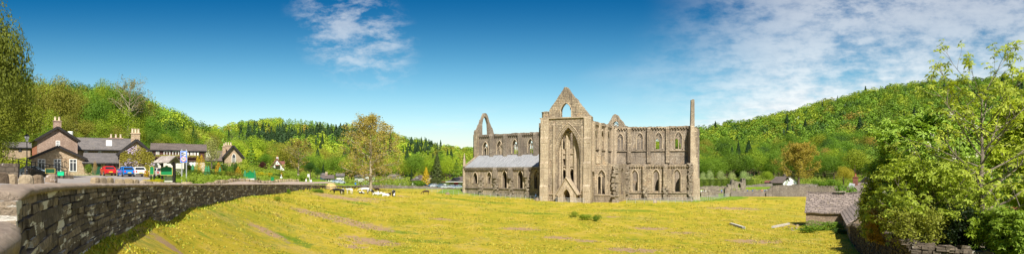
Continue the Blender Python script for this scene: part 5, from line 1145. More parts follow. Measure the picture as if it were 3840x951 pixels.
def board(name, label, u0, u1, v0, v1, D, mm, legs=True, zg=None, arch=0, trim='gold', legmat='black', foot=None):
    f_ = Fr((xu(u0, D), D), (xu(u1, D), D)); g = gzu((u0 + u1) / 2, D) if zg is None else zg; t = thing(name, label, 'sign board', f_.pt(f_.L / 2, 0, g)); z0, z1 = zv(v1, D), zv(v0, D); L_ = f_.L
    o = [(0, z0), (L_, z0), (L_, z1)]
    if arch: o += [(L_ * .8, z1 + arch * .55), (L_ * .6, z1 + arch * .8), (L_ * .57, z1 + arch * 1.5), (L_ * .43, z1 + arch * 1.5), (L_ * .4, z1 + arch * .8), (L_ * .2, z1 + arch * .55)]
    o += [(0, z1)]
    MB().panel(f_, o, [], .08).build('panel', M[mm], t, world=True)
    mb = MB()
    for a, b in zip(o, o[1:] + o[:1]): mb.bar(f_.pt(a[0], -.02, a[1]), f_.pt(b[0], -.02, b[1]), .05)
    mb.build('trim', M[trim], t, world=True)
    if legs:
        for s_ in (.08, L_ - .08): mb = MB(); mb.bar(f_.pt(s_, .12, g - .1), f_.pt(s_, .12, z1), .12); mb.build('post', M[legmat], t, world=True)
    if foot: mb = MB(); mb.box(f_.pt(L_ / 2, .05, (g + z0) / 2), (L_, .1, z0 - g), 0); mb.build('lower_panel', M[foot], t, world=True)
    return t
board('dark_green_board', 'dark green blank board fixed on the ramp wall', 171, 207, 631.5, 649, 84.4, 'green_dark')
board('bright_green_board', 'small bright mint green blank board on the end of the ramp wall', 217, 239, 643, 657, 82.6, 'green_bright', trim='green_bright')
board('narrow_green_board', 'tall narrow green blank board with gold edge beside the wisteria', 562, 578, 626, 654, 80, 'green', arch=.12)
board('green_white_board', 'green arched board with white lower panel beside the garden', 923, 953, 649, 667, 112, 'green', arch=.28, foot='white', trim='green')
board('small_green_board', 'small plain green panel below the yellow shrubs', 1016, 1027, 663, 679, 128, 'green', trim='green')
# roofed notice board
D = 78; t = board('notice_board', 'large green blank notice board under its own little shingled roof', 603, 647, 629, 656, D, 'green', arch=.18, legs=False)
f_ = Fr((xu(600, D), D + .3), (xu(650, D), D + .3)); g = gzu(625, D)
for s_ in (.1, f_.L - .1): mb = MB(); mb.bar(f_.pt(s_, 0, g - .2), f_.pt(s_, 0, zv(606, D)), .2); mb.bar(f_.pt(s_, -.6, zv(612, D)), f_.pt(s_, 0, zv(622, D)), .12); mb.build('post', M['barge'], t, world=True)
mb = MB(); a0, a1 = xu(589, D), xu(650, D); slab(mb, [(a0, D - .9, zv(612, D)), (a1 - .1, D - .9, zv(611, D)), (a1 + .1, D + .4, zv(586, D)), (a0 + .3, D + .4, zv(587, D))], .1)
slab(mb, [(a0 + .3, D + .4, zv(587, D)), (a1 + .1, D + .4, zv(586, D)), (a1 + .1, D + 1.7, zv(611, D)), (a0 + .3, D + 1.7, zv(612, D))], .1)
shg = stone('silvered_shingle', (0.56, 0.51, 0.45), (0.46, 0.40, 0.35), (0.20, 0.16, 0.14), (0.72, 0.68, 0.62), bw=.2, bh=.22, mortar=.01, stain=.7, lichen=.4); mb.build('roof', shg, t, world=True)
mb = MB(); mb.box(f_.pt(f_.L / 2, .3, (g + zv(657, D)) / 2), (f_.L * .7, .1, (zv(657, D) - g) * .8)); mb.build('plinth', M['cream'], t, world=True)
yb = thing('yellow_sign', 'small yellow square sign beside the shingled notice-board roof', 'sign', (xu(656, 80), 80, gzu(656, 80))); mb = MB(); mb.box((xu(656, 80), 80, zv(603, 80)), (.26, .06, .3)); mb.build('panel', M['yellow'], yb, world=True); mb = MB(); mb.bar((xu(657, 80), 80.05, gzu(656, 80)), (xu(657, 80), 80.05, zv(600, 80)), .07); mb.build('post', M['black'], yb, world=True)

# ------------------------------------------------------------------ speed camera sign
D = 72; t = thing('speed_sign', 'blue speed camera sign with a 30 roundel on two grey poles', 'road sign', (xu(689, D), D, gzu(689, D))); x0, x1 = xu(676, D), xu(702, D); z0, z1 = zv(609, D), zv(565, D); cx = (x0 + x1) / 2; W_, H_ = x1 - x0, z1 - z0
def plate(nm, w_, h_, y, z, mm, par, x=None, rr=0):
    mb = MB(); mb.box((cx if x is None else x, y, z), (w_, .02, h_)); return mb.build(nm, M[mm], par, world=True)
pn = plate('sign_panel', W_, H_, D, (z0 + z1) / 2, 'sign_white', t); plate('blue_field', W_ - .06, H_ - .06, D - .016, (z0 + z1) / 2, 'blue_sign', pn)
plate('camera_field', W_ * .70, H_ * .32, D - .030, z1 - H_ * .27, 'sign_white', pn); plate('camera_body', W_ * .34, H_ * .27, D - .044, z1 - H_ * .27, 'black', pn, cx - W_ * .14); plate('camera_bracket', W_ * .16, H_ * .14, D - .044, z1 - H_ * .27, 'black', pn, cx + W_ * .2)
def disc(nm, r0, y, x, z, mm, par, n=28):
    mb = MB(); mb.add([(x + r0 * math.cos(2 * math.pi * k / n), y, z + r0 * math.sin(2 * math.pi * k / n)) for k in range(n)] + [(x + r0 * math.cos(2 * math.pi * k / n), y + .012, z + r0 * math.sin(2 * math.pi * k / n)) for k in range(n)], [tuple(range(n))] + [(k, (k + 1) % n, n + (k + 1) % n, n + k) for k in range(n)]); return mb.build(nm, M[mm], par, world=True)
disc('camera_lens', W_ * .09, D - .058, cx - W_ * .16, z1 - H_ * .30, 'sign_white', pn); disc('camera_lens', W_ * .045, D - .070, cx - W_ * .16, z1 - H_ * .30, 'black', pn); disc('camera_flash', W_ * .045, D - .058, cx - W_ * .06, z1 - H_ * .20, 'sign_white', pn)
zc = z0 + H_ * .30; disc('roundel_border', W_ * .40, D - .030, cx, zc, 'sign_white', pn); disc('red_ring', W_ * .365, D - .044, cx, zc, 'sign_red', pn); disc('white_disc', W_ * .29, D - .058, cx, zc, 'sign_white', pn)
fc = bpy.data.curves.new('numeral', 'FONT'); fc.body = '30'; fc.size = W_ * .44; fc.align_x = 'CENTER'; fc.align_y = 'CENTER'; fc.extrude = .004; fc.offset = .006; fc.materials.append(M['black'])
fo = bpy.data.objects.new('numeral', fc); C.objects.link(fo); fo.parent = pn; fo.location = (cx - t.location.x, D - .072 - t.location.y, zc - t.location.z); fo.rotation_euler = (math.pi / 2, 0, 0)
for x in (x0 + W_ * .18, x1 - W_ * .16): mb = MB(); mb.tube([(x, D + .07, t.location.z - .3), (x, D + .07, zv(559, D))], .055, 8); mb.build('pole', M['grey_metal'], t, world=True)

# ------------------------------------------------------------------ lamp post, utility pole, bus stop, tables
D = 82; x = xu(101, D); zb_ = gz(x, D); zt = zv(501, D); t = thing('street_lamp', 'black lamp post with a lantern in front of the stone extension', 'lamp', (x, D, zb_))
mb = MB(); mb.lathe([(.12, zb_ - .3), (.11, zb_ + 1.0), (.06, zb_ + 1.1), (.045, zt - 1.0), (.09, zt - .95)], (x, D, 0), 8); mb.build('post', M['black'], t, world=True)
mb = MB(); mb.lathe([(.12, zt - .95), (.27, zt - .35), (.27, zt - .33)], (x, D, 0), 6); lg = mb.build('lantern', M['grey_metal'], t, world=True)
mb = MB(); mb.lathe([(.31, zt - .33), (.16, zt - .12), (.05, zt - .08), (.02, zt + .08)], (x, D, 0), 6); mb.build('lantern_cap', M['black'], lg, world=True)
D = 135; t = thing('utility_pole', 'timber H-shaped electricity pole rising among the hillside trees', 'pole', (xu(110, D), D, gzu(110, D)))
for u in (100, 122): mb = MB(); mb.tube([(xu(u, D), D, gzu(u, D) - 1), (xu(u, D), D, zv(444, D))], .13, 6); mb.build('pole', M['bark'], t, world=True)
mb = MB(); mb.bar((xu(97, D), D, zv(448, D)), (xu(125, D), D, zv(448, D)), .14); mb.bar((xu(97, D), D, zv(455, D)), (xu(125, D), D, zv(455, D)), .12); mb.build('crossarm', M['bark'], t, world=True)
mb = MB(); mb.box((xu(108, D), D - .3, zv(481, D)), (.7, .6, .9)); mb.build('transformer', M['rim'], t, world=True)
D = 135; t = thing('white_tank', 'white cylindrical tank on the bank right of the house gable', 'tank', (xu(264, D), D, gzu(264, D))); mb = MB(); mb.lathe([(.45, zv(507, D)), (.47, zv(493, D)), (.4, zv(492, D))], (xu(264, D), D, 0), 12); mb.build('drum', M['white'], t, world=True); mb = MB(); mb.box((xu(264, D), D, (zv(507, D) + gzu(264, D)) / 2), (.3, .3, zv(507, D) - gzu(264, D))); mb.build('stand', M['bark'], t, world=True)
D = 160; x = xu(1160, D); t = thing('bus_stop_sign', 'white bus stop flag on a tall white pole beside the lane', 'sign', (x, D, gz(x, D))); mb = MB(); mb.tube([(x, D, gz(x, D) - .2), (x, D, zv(652, D))], .05, 6); mb.build('pole', M['white'], t, world=True)
mb = MB(); mb.box((xu(1156.5, D), D - .04, zv(657.5, D)), (.42, .05, .68)); mb.build('flag', M['white'], t, world=True)
D = 140; x = xu(1055, D); t = thing('round_road_sign', 'small round white sign on a striped post among orange shrubs', 'sign', (x, D, gz(x, D))); mb = MB(); mb.tube([(x, D, gz(x, D) - .2), (x, D, zv(653, D))], .05, 6); mb.build('pole', M['white'], t, world=True); mb = MB(); disc('disc', .24, D - .08, x, zv(665, D), 'sign_white', t)
D = 190; x = xu(1296, D); t = thing('blue_sign', 'tiny blue sign on a short post beyond the far wall', 'sign', (x, D + 12, gz(x, D + 12))); mb = MB(); mb.box((x, D + 12, zv(690, D)), (.42, .05, .55)); mb.build('panel', M['blue_sign'], t, world=True); mb = MB(); mb.bar((x, D + 12.06, gz(x, D + 12)), (x, D + 12.06, zv(690, D)), .06); mb.build('post', M['grey_metal'], t, world=True)
def parasol(u, vt, D, label):
    x = xu(u, D); z = gz(x, D); t = thing('closed_parasol', label, 'parasol', (x, D, z), 0, 'closed green parasols in the inn garden'); zt = max(zv(vt, D), z + 2.0)
    mb = MB(); mb.tube([(x, D, z), (x, D, zt)], .04, 6); mb.build('pole', M['timber'], t, world=True)
    mb = MB(); mb.lathe([(.42, zt - 1.7), (.30, zt - 1.2), (.2, zt - .5), (.04, zt)], (x, D, 0), 9); mb.build('canopy', M['parasol'], t, world=True)
M['parasol'] = plain('green_parasol_cloth', (0.04, 0.19, 0.075), 0.8, 0.2, 3)
for u, v, D, l in ((723, 619, 106, 'closed green parasol below the boarded wing'), (773, 628, 104, 'closed green parasol, left of the pair behind the clipped hedge'), (782, 625, 105, 'closed green parasol, right of the pair behind the clipped hedge'), (825, 626, 112, 'closed green parasol standing alone below the chapel house'), (739, 619, 112, 'closed green parasol behind the golden conifers'), (919, 640, 116, 'closed green parasol left of the green and white board'), (954, 637, 118, 'closed green parasol right of the green and white board')): parasol(u, v, D, l)
D = 115; x = xu(958, D); z = gz(x, D); t = thing('picnic_table', 'dark picnic table beside the green and white board', 'table', (x, D, z)); mb = MB(); mb.box((x, D, z + .75), (1.6, .75, .06)); mb.build('tabletop', M['dark_wood'], t, world=True)
for s_ in (-.65, .65): mb = MB(); mb.box((x, D + s_, z + .45), (1.6, .28, .05)); mb.build('bench', M['dark_wood'], t, world=True)
for s_ in (-.55, .55): mb = MB(); mb.bar((x + s_, D - .6, z), (x + s_, D + .1, z + .75), .08); mb.bar((x + s_, D + .6, z), (x + s_, D - .1, z + .75), .08); mb.build('leg', M['dark_wood'], t, world=True)

# ------------------------------------------------------------------ cars
def car(label, col, u, D, rz, group=None, zg=None, estate=False, detail=True, name='parked_car'):
    x = xu(u, D); z = (gz(x, D) if zg is None else zg) + .04; t = thing(name, label, 'car', (x, D, z), rz, group); t.scale = (.88, .88, .94) if detail else (.9, .9, .95)
    key = 'paint_%d%d%d' % tuple(int(c * 99) for c in col); pm = bpy.data.materials.get(key) or plain(key, col, 0.22, 0.02, 3, spec=.6, coat=.6)
    mb = MB(); L_ = 4.15
    st_ = [(-.5, .48, .70, .42, .74), (-.485, .30, .92, .62, .80), (-.43, .22, .98, .80, .84), (-.30, .18, 1.0, .86, .86), (.0, .18, .97, .87, .87), (.22, .18, .95, .86, .86), (.36, .20, .84, .80, .85), (.46, .26, .70, .70, .80), (.5, .34, .58, .48, .70)]
    secs = []
    for f, zb, zt, hw, hm in st_:
        xx = f * L_; secs.append([(xx, -hm * .96, zb), (xx, -hm, (zb + zt) / 2), (xx, -hm * .97, zt - .08), (xx, -hm * .86, zt), (xx, hm * .86, zt), (xx, hm * .97, zt - .08), (xx, hm, (zb + zt) / 2), (xx, hm * .96, zb)])
    mb.loft(secs); body = mb.build('body', pm, t, smooth=False)
    rb = -.47 if estate else -.40; re = -.42 if estate else -.27
    gl = [[(rb * L_, -.76, .93), (rb * L_, .76, .93), (.24 * L_, .76, .93), (.24 * L_, -.76, .93)], [(re * L_, -.62, 1.36), (re * L_, .62, 1.36), (.06 * L_, .62, 1.37), (.06 * L_, -.62, 1.37)]]
    mb = MB(); mb.loft(gl); mb.build('windows', M['glass'], t)
    mb = MB(); c0, c1 = gl; T_ = [(re * L_, -.64, 1.36), (re * L_, .64, 1.36), (.05 * L_, .64, 1.38), (.05 * L_, -.64, 1.38)]; mb.loft([T_, [(a * .96, b * .9, 1.45) for a, b, _ in T_]])
    for k in range(4): mb.bar(Vector(c0[k]) * 1.0 + Vector((0, .01 if c0[k][1] > 0 else -.01, 0)), Vector(c1[k]) + Vector((0, .02 if c1[k][1] > 0 else -.02, 0)), .09)
    for s_ in (-1, 1): mb.bar((-.08 * L_, s_ * .78, .93), (-.10 * L_, s_ * .655, 1.38), .08)
    mb.build('roof', pm, t)
    for fx in (-.31, .31):
        for s_ in (-1, 1):
            mb = MB(); n = 14; c_ = (fx * L_, s_ * .80, .31); vs = [(c_[0] + .31 * math.cos(2 * math.pi * k / n), c_[1] + o_, c_[2] + .31 * math.sin(2 * math.pi * k / n)) for o_ in (-.1, .1) for k in range(n)]
            mb.add(vs, [(k, (k + 1) % n, n + (k + 1) % n, n + k) for k in range(n)] + [tuple(range(n)), tuple(range(n, 2 * n))[::-1]]); wh = mb.build('wheel', M['tyre'], t)
            if detail:
                mb = MB(); vs = [(c_[0] + .19 * math.cos(2 * math.pi * k / n), c_[1] + s_ * o_, c_[2] + .19 * math.sin(2 * math.pi * k / n)) for o_ in (.09, .115) for k in range(n)]
                mb.add(vs, [(k, (k + 1) % n, n + (k + 1) % n, n + k) for k in range(n)] + [tuple(range(n, 2 * n))]); mb.build('rim', M['rim'], wh)
    if detail:
        for s_ in (-1, 1):
            mb = MB(); mb.box((-.497 * L_, s_ * .62, .74), (.06, .24, .22)); mb.build('tail_light', M['tail'], t)
            mb = MB(); mb.box((.475 * L_, s_ * .60, .58), (.12, .3, .14)); mb.build('headlight', M['sign_white'], t)
            mb = MB(); mb.box((.19 * L_, s_ * .93, .96), (.14, .16, .12)); mb.build('mirror', pm, t)
        mb = MB(); mb.box((-.507 * L_, 0, .56), (.02, .52, .12)); mb.build('number_plate', M['plate'], t)
        mb = MB(); mb.box((-.49 * L_, 0, .34), (.10, 1.5, .16)); mb.build('bumper', M['tyre'], t)
    return t
M['tail'] = plain('tail_light_red', (0.5, 0.01, 0.01), 0.2, 0.03); M['plate'] = plain('yellow_number_plate', (0.75, 0.6, 0.02), 0.4, 0.03)
PI = math.pi; R = math.radians
car('bright red hatchback parked with its tail to the viewer by the bar', (0.72, 0.012, 0.012), 405, 97, R(132), 'cars outside the inn')
car('bright blue hatchback parked between the red and the white car', (0.0, 0.18, 0.62), 472, 94, R(134), 'cars outside the inn')
car('white saloon parked right of the blue hatchback', (0.76, 0.75, 0.70), 518, 94.5, R(130), 'cars outside the inn')
car('silver-pink estate car half hidden between the two green boards', (0.48, 0.42, 0.38), 589, 92, R(138), 'cars outside the inn', estate=True)
car('dark silver car with red tail behind the ramp railing', (0.22, 0.27, 0.30), 128, 97, R(25), 'cars outside the inn')
for k, (u, D, cl, l) in enumerate([(1592, 222, (.02, .03, .06), 'dark blue car just over the wall by the golden cypress'), (1615, 223, (.08, .16, .20), 'teal grey car second in the row by the conifer'), (1633, 223, (.45, .48, .50), 'light silver car in the middle of the row under the conifer'), (1650, 223, (.12, .17, .20), 'dark grey car at the right end of the row under the conifer'),
    (1672, 221, (.42, .46, .46), 'pale silver car nearest the annexe of the tea room'), (1688, 222, (.35, .42, .45), 'silver blue car in front of the tea room annexe'), (1700, 223, (.10, .18, .20), 'dark green car in front of the tea room'), (1713, 222, (.30, .36, .42), 'blue grey car below the red shopfront'),
    (1195, 216, (.05, .10, .11), 'dark car on the lane left of the bungalow'), (1260, 219, (.35, .42, .48), 'pale blue car, left one beside the bungalow'), (1275, 220, (.45, .50, .55), 'pale car, right one beside the bungalow')]):
    car(l, cl, u, D, PI * (1.0 if k % 2 else 0.0) + .1 * k, 'far parked cars in the village', detail=False, zg=zv(703.5, D) if 1580 < u < 1660 else (zv(708, D) if u > 1660 else None))
D = 52; x = xu(3762, D); t = thing('boat_planter', 'small white boat-shaped planter with flowers on the lawn', 'planter', (x, D, gz(x, D))); z = max(gz(x, D), zv(905, D)); n = 12
mb = MB(); secs = []
for zz, k in ((0, .7), (.45, 1.0)): secs.append([(x + math.cos(2 * PI * i / n) * .75 * k * (1.15 if math.cos(2 * PI * i / n) > 0.9 else 1), D + math.sin(2 * PI * i / n) * .32 * k, z + zz) for i in range(n)])
mb.loft(secs); mb.build('hull', M['white'], t, world=True); mb = MB(); mb.box((x, D, z + .6), (.6, .3, .35), jit=.08, rng=r); mb.build('flowers', M['sign_red'], t, world=True)

# planks lying in the field
for u0, v0, u1, v1, w_, l in ((2740, 840, 2790, 856, .28, 'pale weathered plank lying in the field, left one'), (2898, 853, 2958, 841, .26, 'pale plank lying on the field nearer the barn')):
    Da, Db = hit(u0, v0 + 2), hit(u1, v1 + 2); a = Vector((xu(u0, Da), Da, gzu(u0, Da) + .16)); b = Vector((xu(u1, Db), Db, gzu(u1, Db) + .16)); mb = MB(); mb.bar(a, b, w_ + .1, w_)
    t = thing('wooden_beam', l, 'plank', (a + b) / 2); mb.build('beam', M['timber'], t, world=True); mb = MB(); mb.box((b.x, b.y, b.z), (.2, .36, .3), jit=.03, rng=r); mb.build('end_block', M['rim'], t, world=True)
D = 108; 
for i in range(12):
    u = r.uniform(2930, 3015); v = r.uniform(845, 866); D_ = hit(u, v); rock('field_stone', 'loose brown stone on the bare patch beside the barn', (xu(u, D_), D_, gzu(u, D_)), r.uniform(.2, .5), r.uniform(.2, .4), r.uniform(.15, .3), r.uniform(0, 3), 400 + i, 'loose stones beside the barn')
for u, v, w_, l in ((350, 843, .35, 'pale flat stone in the grass at the wall foot'), (615, 776, .5, 'half-buried pale stone on the bank below the wall')):
    D_ = hit(u, v); rock('field_stone', l, (xu(u, D_), D_, gzu(u, D_)), w_, w_ * .7, .22, .3, 500 + int(u))

# ------------------------------------------------------------------ hay feeder, cows, people
Dh = 150; x = xu(1242, Dh); z = gz(x, Dh); t = thing('hay_feeder', 'pile of yellow hay in a cattle feeder beside the black cow', 'feeder', (x, Dh, z)); mb = MB(); secs = []; r = random.Random(21)
for zz, k in ((0, 1.0), (.7, 1.05), (1.2, .8), (1.45, .35)): secs.append([(x + math.cos(2 * PI * i / 12) * 1.1 * k * r.uniform(.9, 1.1), Dh + math.sin(2 * PI * i / 12) * .9 * k * r.uniform(.9, 1.1), z + zz) for i in range(12)])
mb.loft(secs); mb.build('hay', M['hay'], t, world=True); mb = MB()
for zz in (.35, .75): mb.tube([(x + 1.25 * math.cos(2 * PI * i / 14), Dh + 1.05 * math.sin(2 * PI * i / 14), z + zz) for i in range(15)], .04, 4)
mb.build('ring', M['grey_metal'], t, world=True)
def skin_obj(name, nodes, mats, parent=None, sub=2):
    """nodes: (parent index, x, y, z, rx, ry)"""
    me = bpy.data.meshes.new(name); me.from_pydata([(n[1], n[2], n[3]) for n in nodes], [(n[0], i) for i, n in enumerate(nodes) if n[0] >= 0], [])
    me.materials.append(mats); o = bpy.data.objects.new(name, me); C.objects.link(o)
    md = o.modifiers.new('skin', 'SKIN'); md.use_smooth_shade = True
    for i, n in enumerate(nodes): me.skin_vertices[0].data[i].radius = (n[4], n[5]); me.skin_vertices[0].data[i].use_root = (i == 0)
    s_ = o.modifiers.new('sub', 'SUBSURF'); s_.levels = s_.render_levels = sub
    if parent: o.parent = parent
    return o
def cowhide(name, base, patchc, thr, sc_=1.3, seed=0.0):
    m, t, b = mat(name); ob = t.n('ShaderNodeMapping', Vector=t.n('ShaderNodeTexCoord').outputs['Object'], Location=(seed, seed * .7, 0)); n = t.noise(ob, sc_, 2, 0.5)
    t.put(b, 'Base_Color', t.mix(t.ss(n, thr, thr + .02), base, patchc)); b.inputs['Roughness'].default_value = .75; return m
HB = (0.018, 0.015, 0.014); HW = (0.72, 0.68, 0.60)
hides = {'black': cowhide('black_hide', HB, HW, .72), 'white': cowhide('white_hide', HW, HB, .74), 'pied': cowhide('pied_hide', HB, HW, .53, 1.4, 3), 'brown': cowhide('dark_brown_hide', (0.05, 0.024, 0.016), (0.03, 0.015, 0.01), .5), 'pied2': cowhide('mostly_white_hide', HW, HB, .56, 1.3, 5)}
STAND = lambda hd: [(-1, 0, 0, 1.02, .36, .32), (0, .45, 0, 1.00, .37, .31), (1, .78, 0, 1.05, .33, .26), (2, 1.02, 0, 1.06 + hd[0] * .3, .20, .15), (3, 1.32, 0, 1.06 + hd[0], .15, .12), (4, 1.50, 0, 1.02 + hd[0] * 1.1 - .05, .14, .12), (5, 1.76, 0, .86 + hd[0] * 1.2 - .02, .09, .085),
    (0, -.45, 0, 1.05, .34, .31), (7, -.80, 0, 1.10, .30, .26), (8, -.98, 0, 1.12, .10, .08), (9, -1.04, 0, .85, .03, .03), (10, -1.04, 0, .50, .05, .04),
    (2, .72, .17, .78, .15, .13), (12, .70, .19, .48, .075, .075), (13, .71, .19, .25, .05, .05), (14, .74, .19, .05, .06, .06), (2, .72, -.17, .78, .15, .13), (16, .74, -.19, .48, .075, .075), (17, .75, -.19, .25, .05, .05), (18, .78, -.19, .05, .06, .06),
    (8, -.74, .17, .82, .20, .15), (20, -.66, .19, .58, .10, .08), (21, -.82, .19, .40, .06, .055), (22, -.78, .19, .05, .06, .06), (8, -.74, -.17, .82, .20, .15), (24, -.62, -.19, .58, .10, .08), (25, -.78, -.19, .40, .06, .055), (26, -.74, -.19, .05, .06, .06),
    (5, 1.44, .22, 1.07 + hd[0] * 1.1, .04, .03), (5, 1.44, -.22, 1.07 + hd[0] * 1.1, .04, .03)]
def graze():
    n = STAND((0,)); n[3] = (2, 1.04, 0, .92, .20, .15); n[4] = (3, 1.28, 0, .62, .15, .12); n[5] = (4, 1.42, 0, .36, .13, .11); n[6] = (5, 1.54, 0, .12, .085, .08); n[28] = (5, 1.36, .2, .42, .04, .03); n[29] = (5, 1.36, -.2, .42, .04, .03); return n
LIE = [(-1, 0, 0, .42, .34, .40), (0, .45, 0, .44, .34, .38), (1, .78, 0, .50, .27, .28), (2, .98, .02, .72, .18, .14), (3, 1.12, .04, .95, .14, .12), (4, 1.28, .05, .96, .13, .11), (5, 1.50, .07, .84, .085, .08), (0, -.45, 0, .42, .34, .40), (7, -.80, 0, .40, .26, .30), (8, -1.0, .05, .25, .05, .05),
       (2, .82, .30, .20, .11, .11), (10, 1.08, .34, .10, .06, .06), (11, .86, .40, .08, .05, .05), (2, .82, -.30, .20, .11, .11), (13, 1.10, -.34, .10, .06, .06), (14, .9, -.4, .08, .05, .05), (8, -.60, .38, .22, .17, .15), (16, -.20, .48, .14, .08, .08), (17, -.5, .5, .09, .06, .05), (8, -.60, -.38, .22, .17, .15), (19, -.2, -.48, .14, .08, .08), (20, -.5, -.5, .09, .06, .05), (5, 1.22, .24, 1.0, .04, .03), (5, 1.22, -.16, 1.0, .04, .03)]
protos = {}
def cow(label, kind, hide, u, v, hpx, rz, full=1.42, D=None):
    D = D or hit(u, v); 
    nodes = {'stand': STAND((.12,)), 'low': STAND((-.15,)), 'graze': graze(), 'lie': LIE}[kind]
    h = {'stand': 1.42, 'low': 1.42, 'graze': 1.40, 'lie': 1.1}[kind]; s_ = hpx * KV / F * D / h
    if kind not in protos:
        o = skin_obj('cow', nodes, hides[hide]); protos[kind] = o
    else: o = protos[kind].copy(); C.objects.link(o)
    o.material_slots[0].link = 'OBJECT'; o.material_slots[0].material = hides[hide]
    o.location = (xu(u, D), D, gzu(u, D)); o.rotation_euler = (0, 0, rz); o.scale = (s_, s_, s_); tag(o, label, 'cow', 'cattle resting and grazing in the pasture'); return o
cow('all-black cow feeding at the hay', 'low', 'black', 1265, 728, 24, PI - .15)
cow('black and white calf standing right behind the black cow', 'stand', 'pied', 1286, 728, 23, PI * .55)
cow('white cow standing alone left of the big tree', 'stand', 'white', 1312, 728, 24, PI - .75)
cow('cream cow walking left under the big tree', 'low', 'white', 1369, 724, 22.5, PI + .1)
cow('small pied calf lying below the cream cow', 'lie', 'pied', 1357, 727, 12, PI + .2)
cow('pied cow bending its head beside the tree trunk', 'graze', 'pied', 1388, 728, 21, -.5)
cow('dark brown cow standing just right of the trunk', 'stand', 'brown', 1414, 722, 19, PI * .75)
cow('white cow lying right of the trunk', 'lie', 'white', 1412, 731, 15, PI + .15)
cow('black-faced white cow lying in the middle of the resting group', 'lie', 'pied2', 1433, 731, 15, PI - .15)
cow('white cow lying lowest at the right of the resting group', 'lie', 'white', 1448, 736, 15, PI + .25)
cow('brown calf lying behind the lowest white cow', 'lie', 'brown', 1455, 732, 12, .2)
cow('black cow with a white shoulder band grazing towards the viewer', 'graze', 'pied', 1476, 736, 26, -PI * .5 + .25)
cow('dark brown cow grazing alone in the open field', 'graze', 'brown', 1597, 729, 17, PI)
def personhide(name, shirt, trouser):
    m, t, b = mat(name); z = t.n('ShaderNodeSeparateXYZ', i0=t.n('ShaderNodeTexCoord').outputs['Object']).outputs[2]
    c = t.mix(t.math('GREATER_THAN', z, .93), trouser, shirt); c = t.mix(t.math('GREATER_THAN', z, 1.46), c, (.48, .27, .18)); c = t.mix(t.math('GREATER_THAN', z, 1.67), c, (.06, .04, .03)); t.put(b, 'Base_Color', c); return m
PER = [(-1, 0, 0, .95, .15, .11), (0, 0, 0, 1.15, .14, .10), (1, 0, 0, 1.38, .17, .10), (2, 0, 0, 1.50, .06, .06), (3, 0, .01, 1.62, .095, .11), (4, 0, .01, 1.72, .07, .08), (2, .21, 0, 1.38, .06, .06), (6, .25, .02, 1.12, .045, .045), (7, .22, .12, .90, .035, .035), (8, .21, .16, .82, .04, .02),
       (2, -.21, 0, 1.38, .06, .06), (10, -.26, .0, 1.12, .045, .045), (11, -.24, .06, .88, .035, .035), (12, -.24, .09, .80, .04, .02), (0, .10, 0, .84, .10, .10), (14, .11, .02, .48, .065, .065), (15, .11, 0, .09, .045, .045), (16, .11, .13, .04, .05, .035), (0, -.10, 0, .84, .10, .10), (18, -.11, -.02, .48, .065, .065), (19, -.12, -.04, .09, .045, .045), (20, -.12, .09, .04, .05, .035)]
pproto = []
def person(label, shirt, trouser, u, D, rz=0, z=None, s_=1.0):
    nm = 'clothes_%d%d%d' % tuple(int(c * 99) for c in shirt); m_ = bpy.data.materials.get(nm) or personhide(nm, shirt, trouser)
    if not pproto: o = skin_obj('person', PER, m_); pproto.append(o)
    else: o = pproto[0].copy(); C.objects.link(o)
    o.material_slots[0].link = 'OBJECT'; o.material_slots[0].material = m_
    x = xu(u, D); o.location = (x, D, gz(x, D) if z is None else z); o.rotation_euler = (0, 0, rz); o.scale = (s_,) * 3; tag(o, label, 'person', 'walkers and visitors'); return o
person('person in a white top behind the wall, left of the bus stop pole', (.78, .77, .74), (.2, .2, .24), 1148.5, 151, 1.2, z=zv(695, 151))
person('person in a white top behind the wall, right of the bus stop pole', (.80, .78, .76), (.1, .1, .12), 1166, 153, -.6, z=zv(697, 153))
person('person in blue behind the railing at the corner of nave and transept', (.10, .25, .50), (.05, .06, .1), 2010, 175, 2.0)
for k, (u, v, cl, l) in enumerate([(2630, 716, (.75, .74, .72), 'visitor in white at the foot of the low ruins, leftmost'), (2637, 716, (.6, .6, .65), 'visitor in pale grey next to the leftmost visitor'), (2646, 714, (.78, .76, .7), 'visitor in cream standing left of the flat-topped wall'), (2706, 718, (.15, .2, .45), 'visitor in dark blue before the stone stump'),
    (2803, 716, (.12, .15, .35), 'visitor in navy at the foundation wall, centre'), (2822, 716, (.1, .2, .5), 'visitor in blue right of the one in navy'), (2857, 712, (.55, .2, .15), 'visitor in red on the lawn edge'), (2868, 717, (.15, .18, .4), 'visitor in dark blue near the start of the tall wall'), (2875, 716, (.7, .72, .75), 'visitor in white near the start of the tall wall')]):
    person(l, cl, (.08, .08, .1), u, 219 if u > 2700 else 214, k, z=max(gzu(u, 232), zv(v - 22, 232) - 1.2) if False else None)
# block by the railing
rock('stone_block', 'small pale squared block standing in the grass before the nave', (xu(1678, 188), 188, gzu(1678, 188)), 1.1, .6, .7, .1, 900); rock('stone_block', 'pale squared block against the railing beside the transept corner', (xu(2014, 170), 170, gzu(2014, 170)), 1.0, .5, .8, .1, 901); rock('stone_block', 'short dark block on the grass before the presbytery', (xu(2457, 161), 161, gzu(2457, 161)), .8, .6, .8, .1, 902)
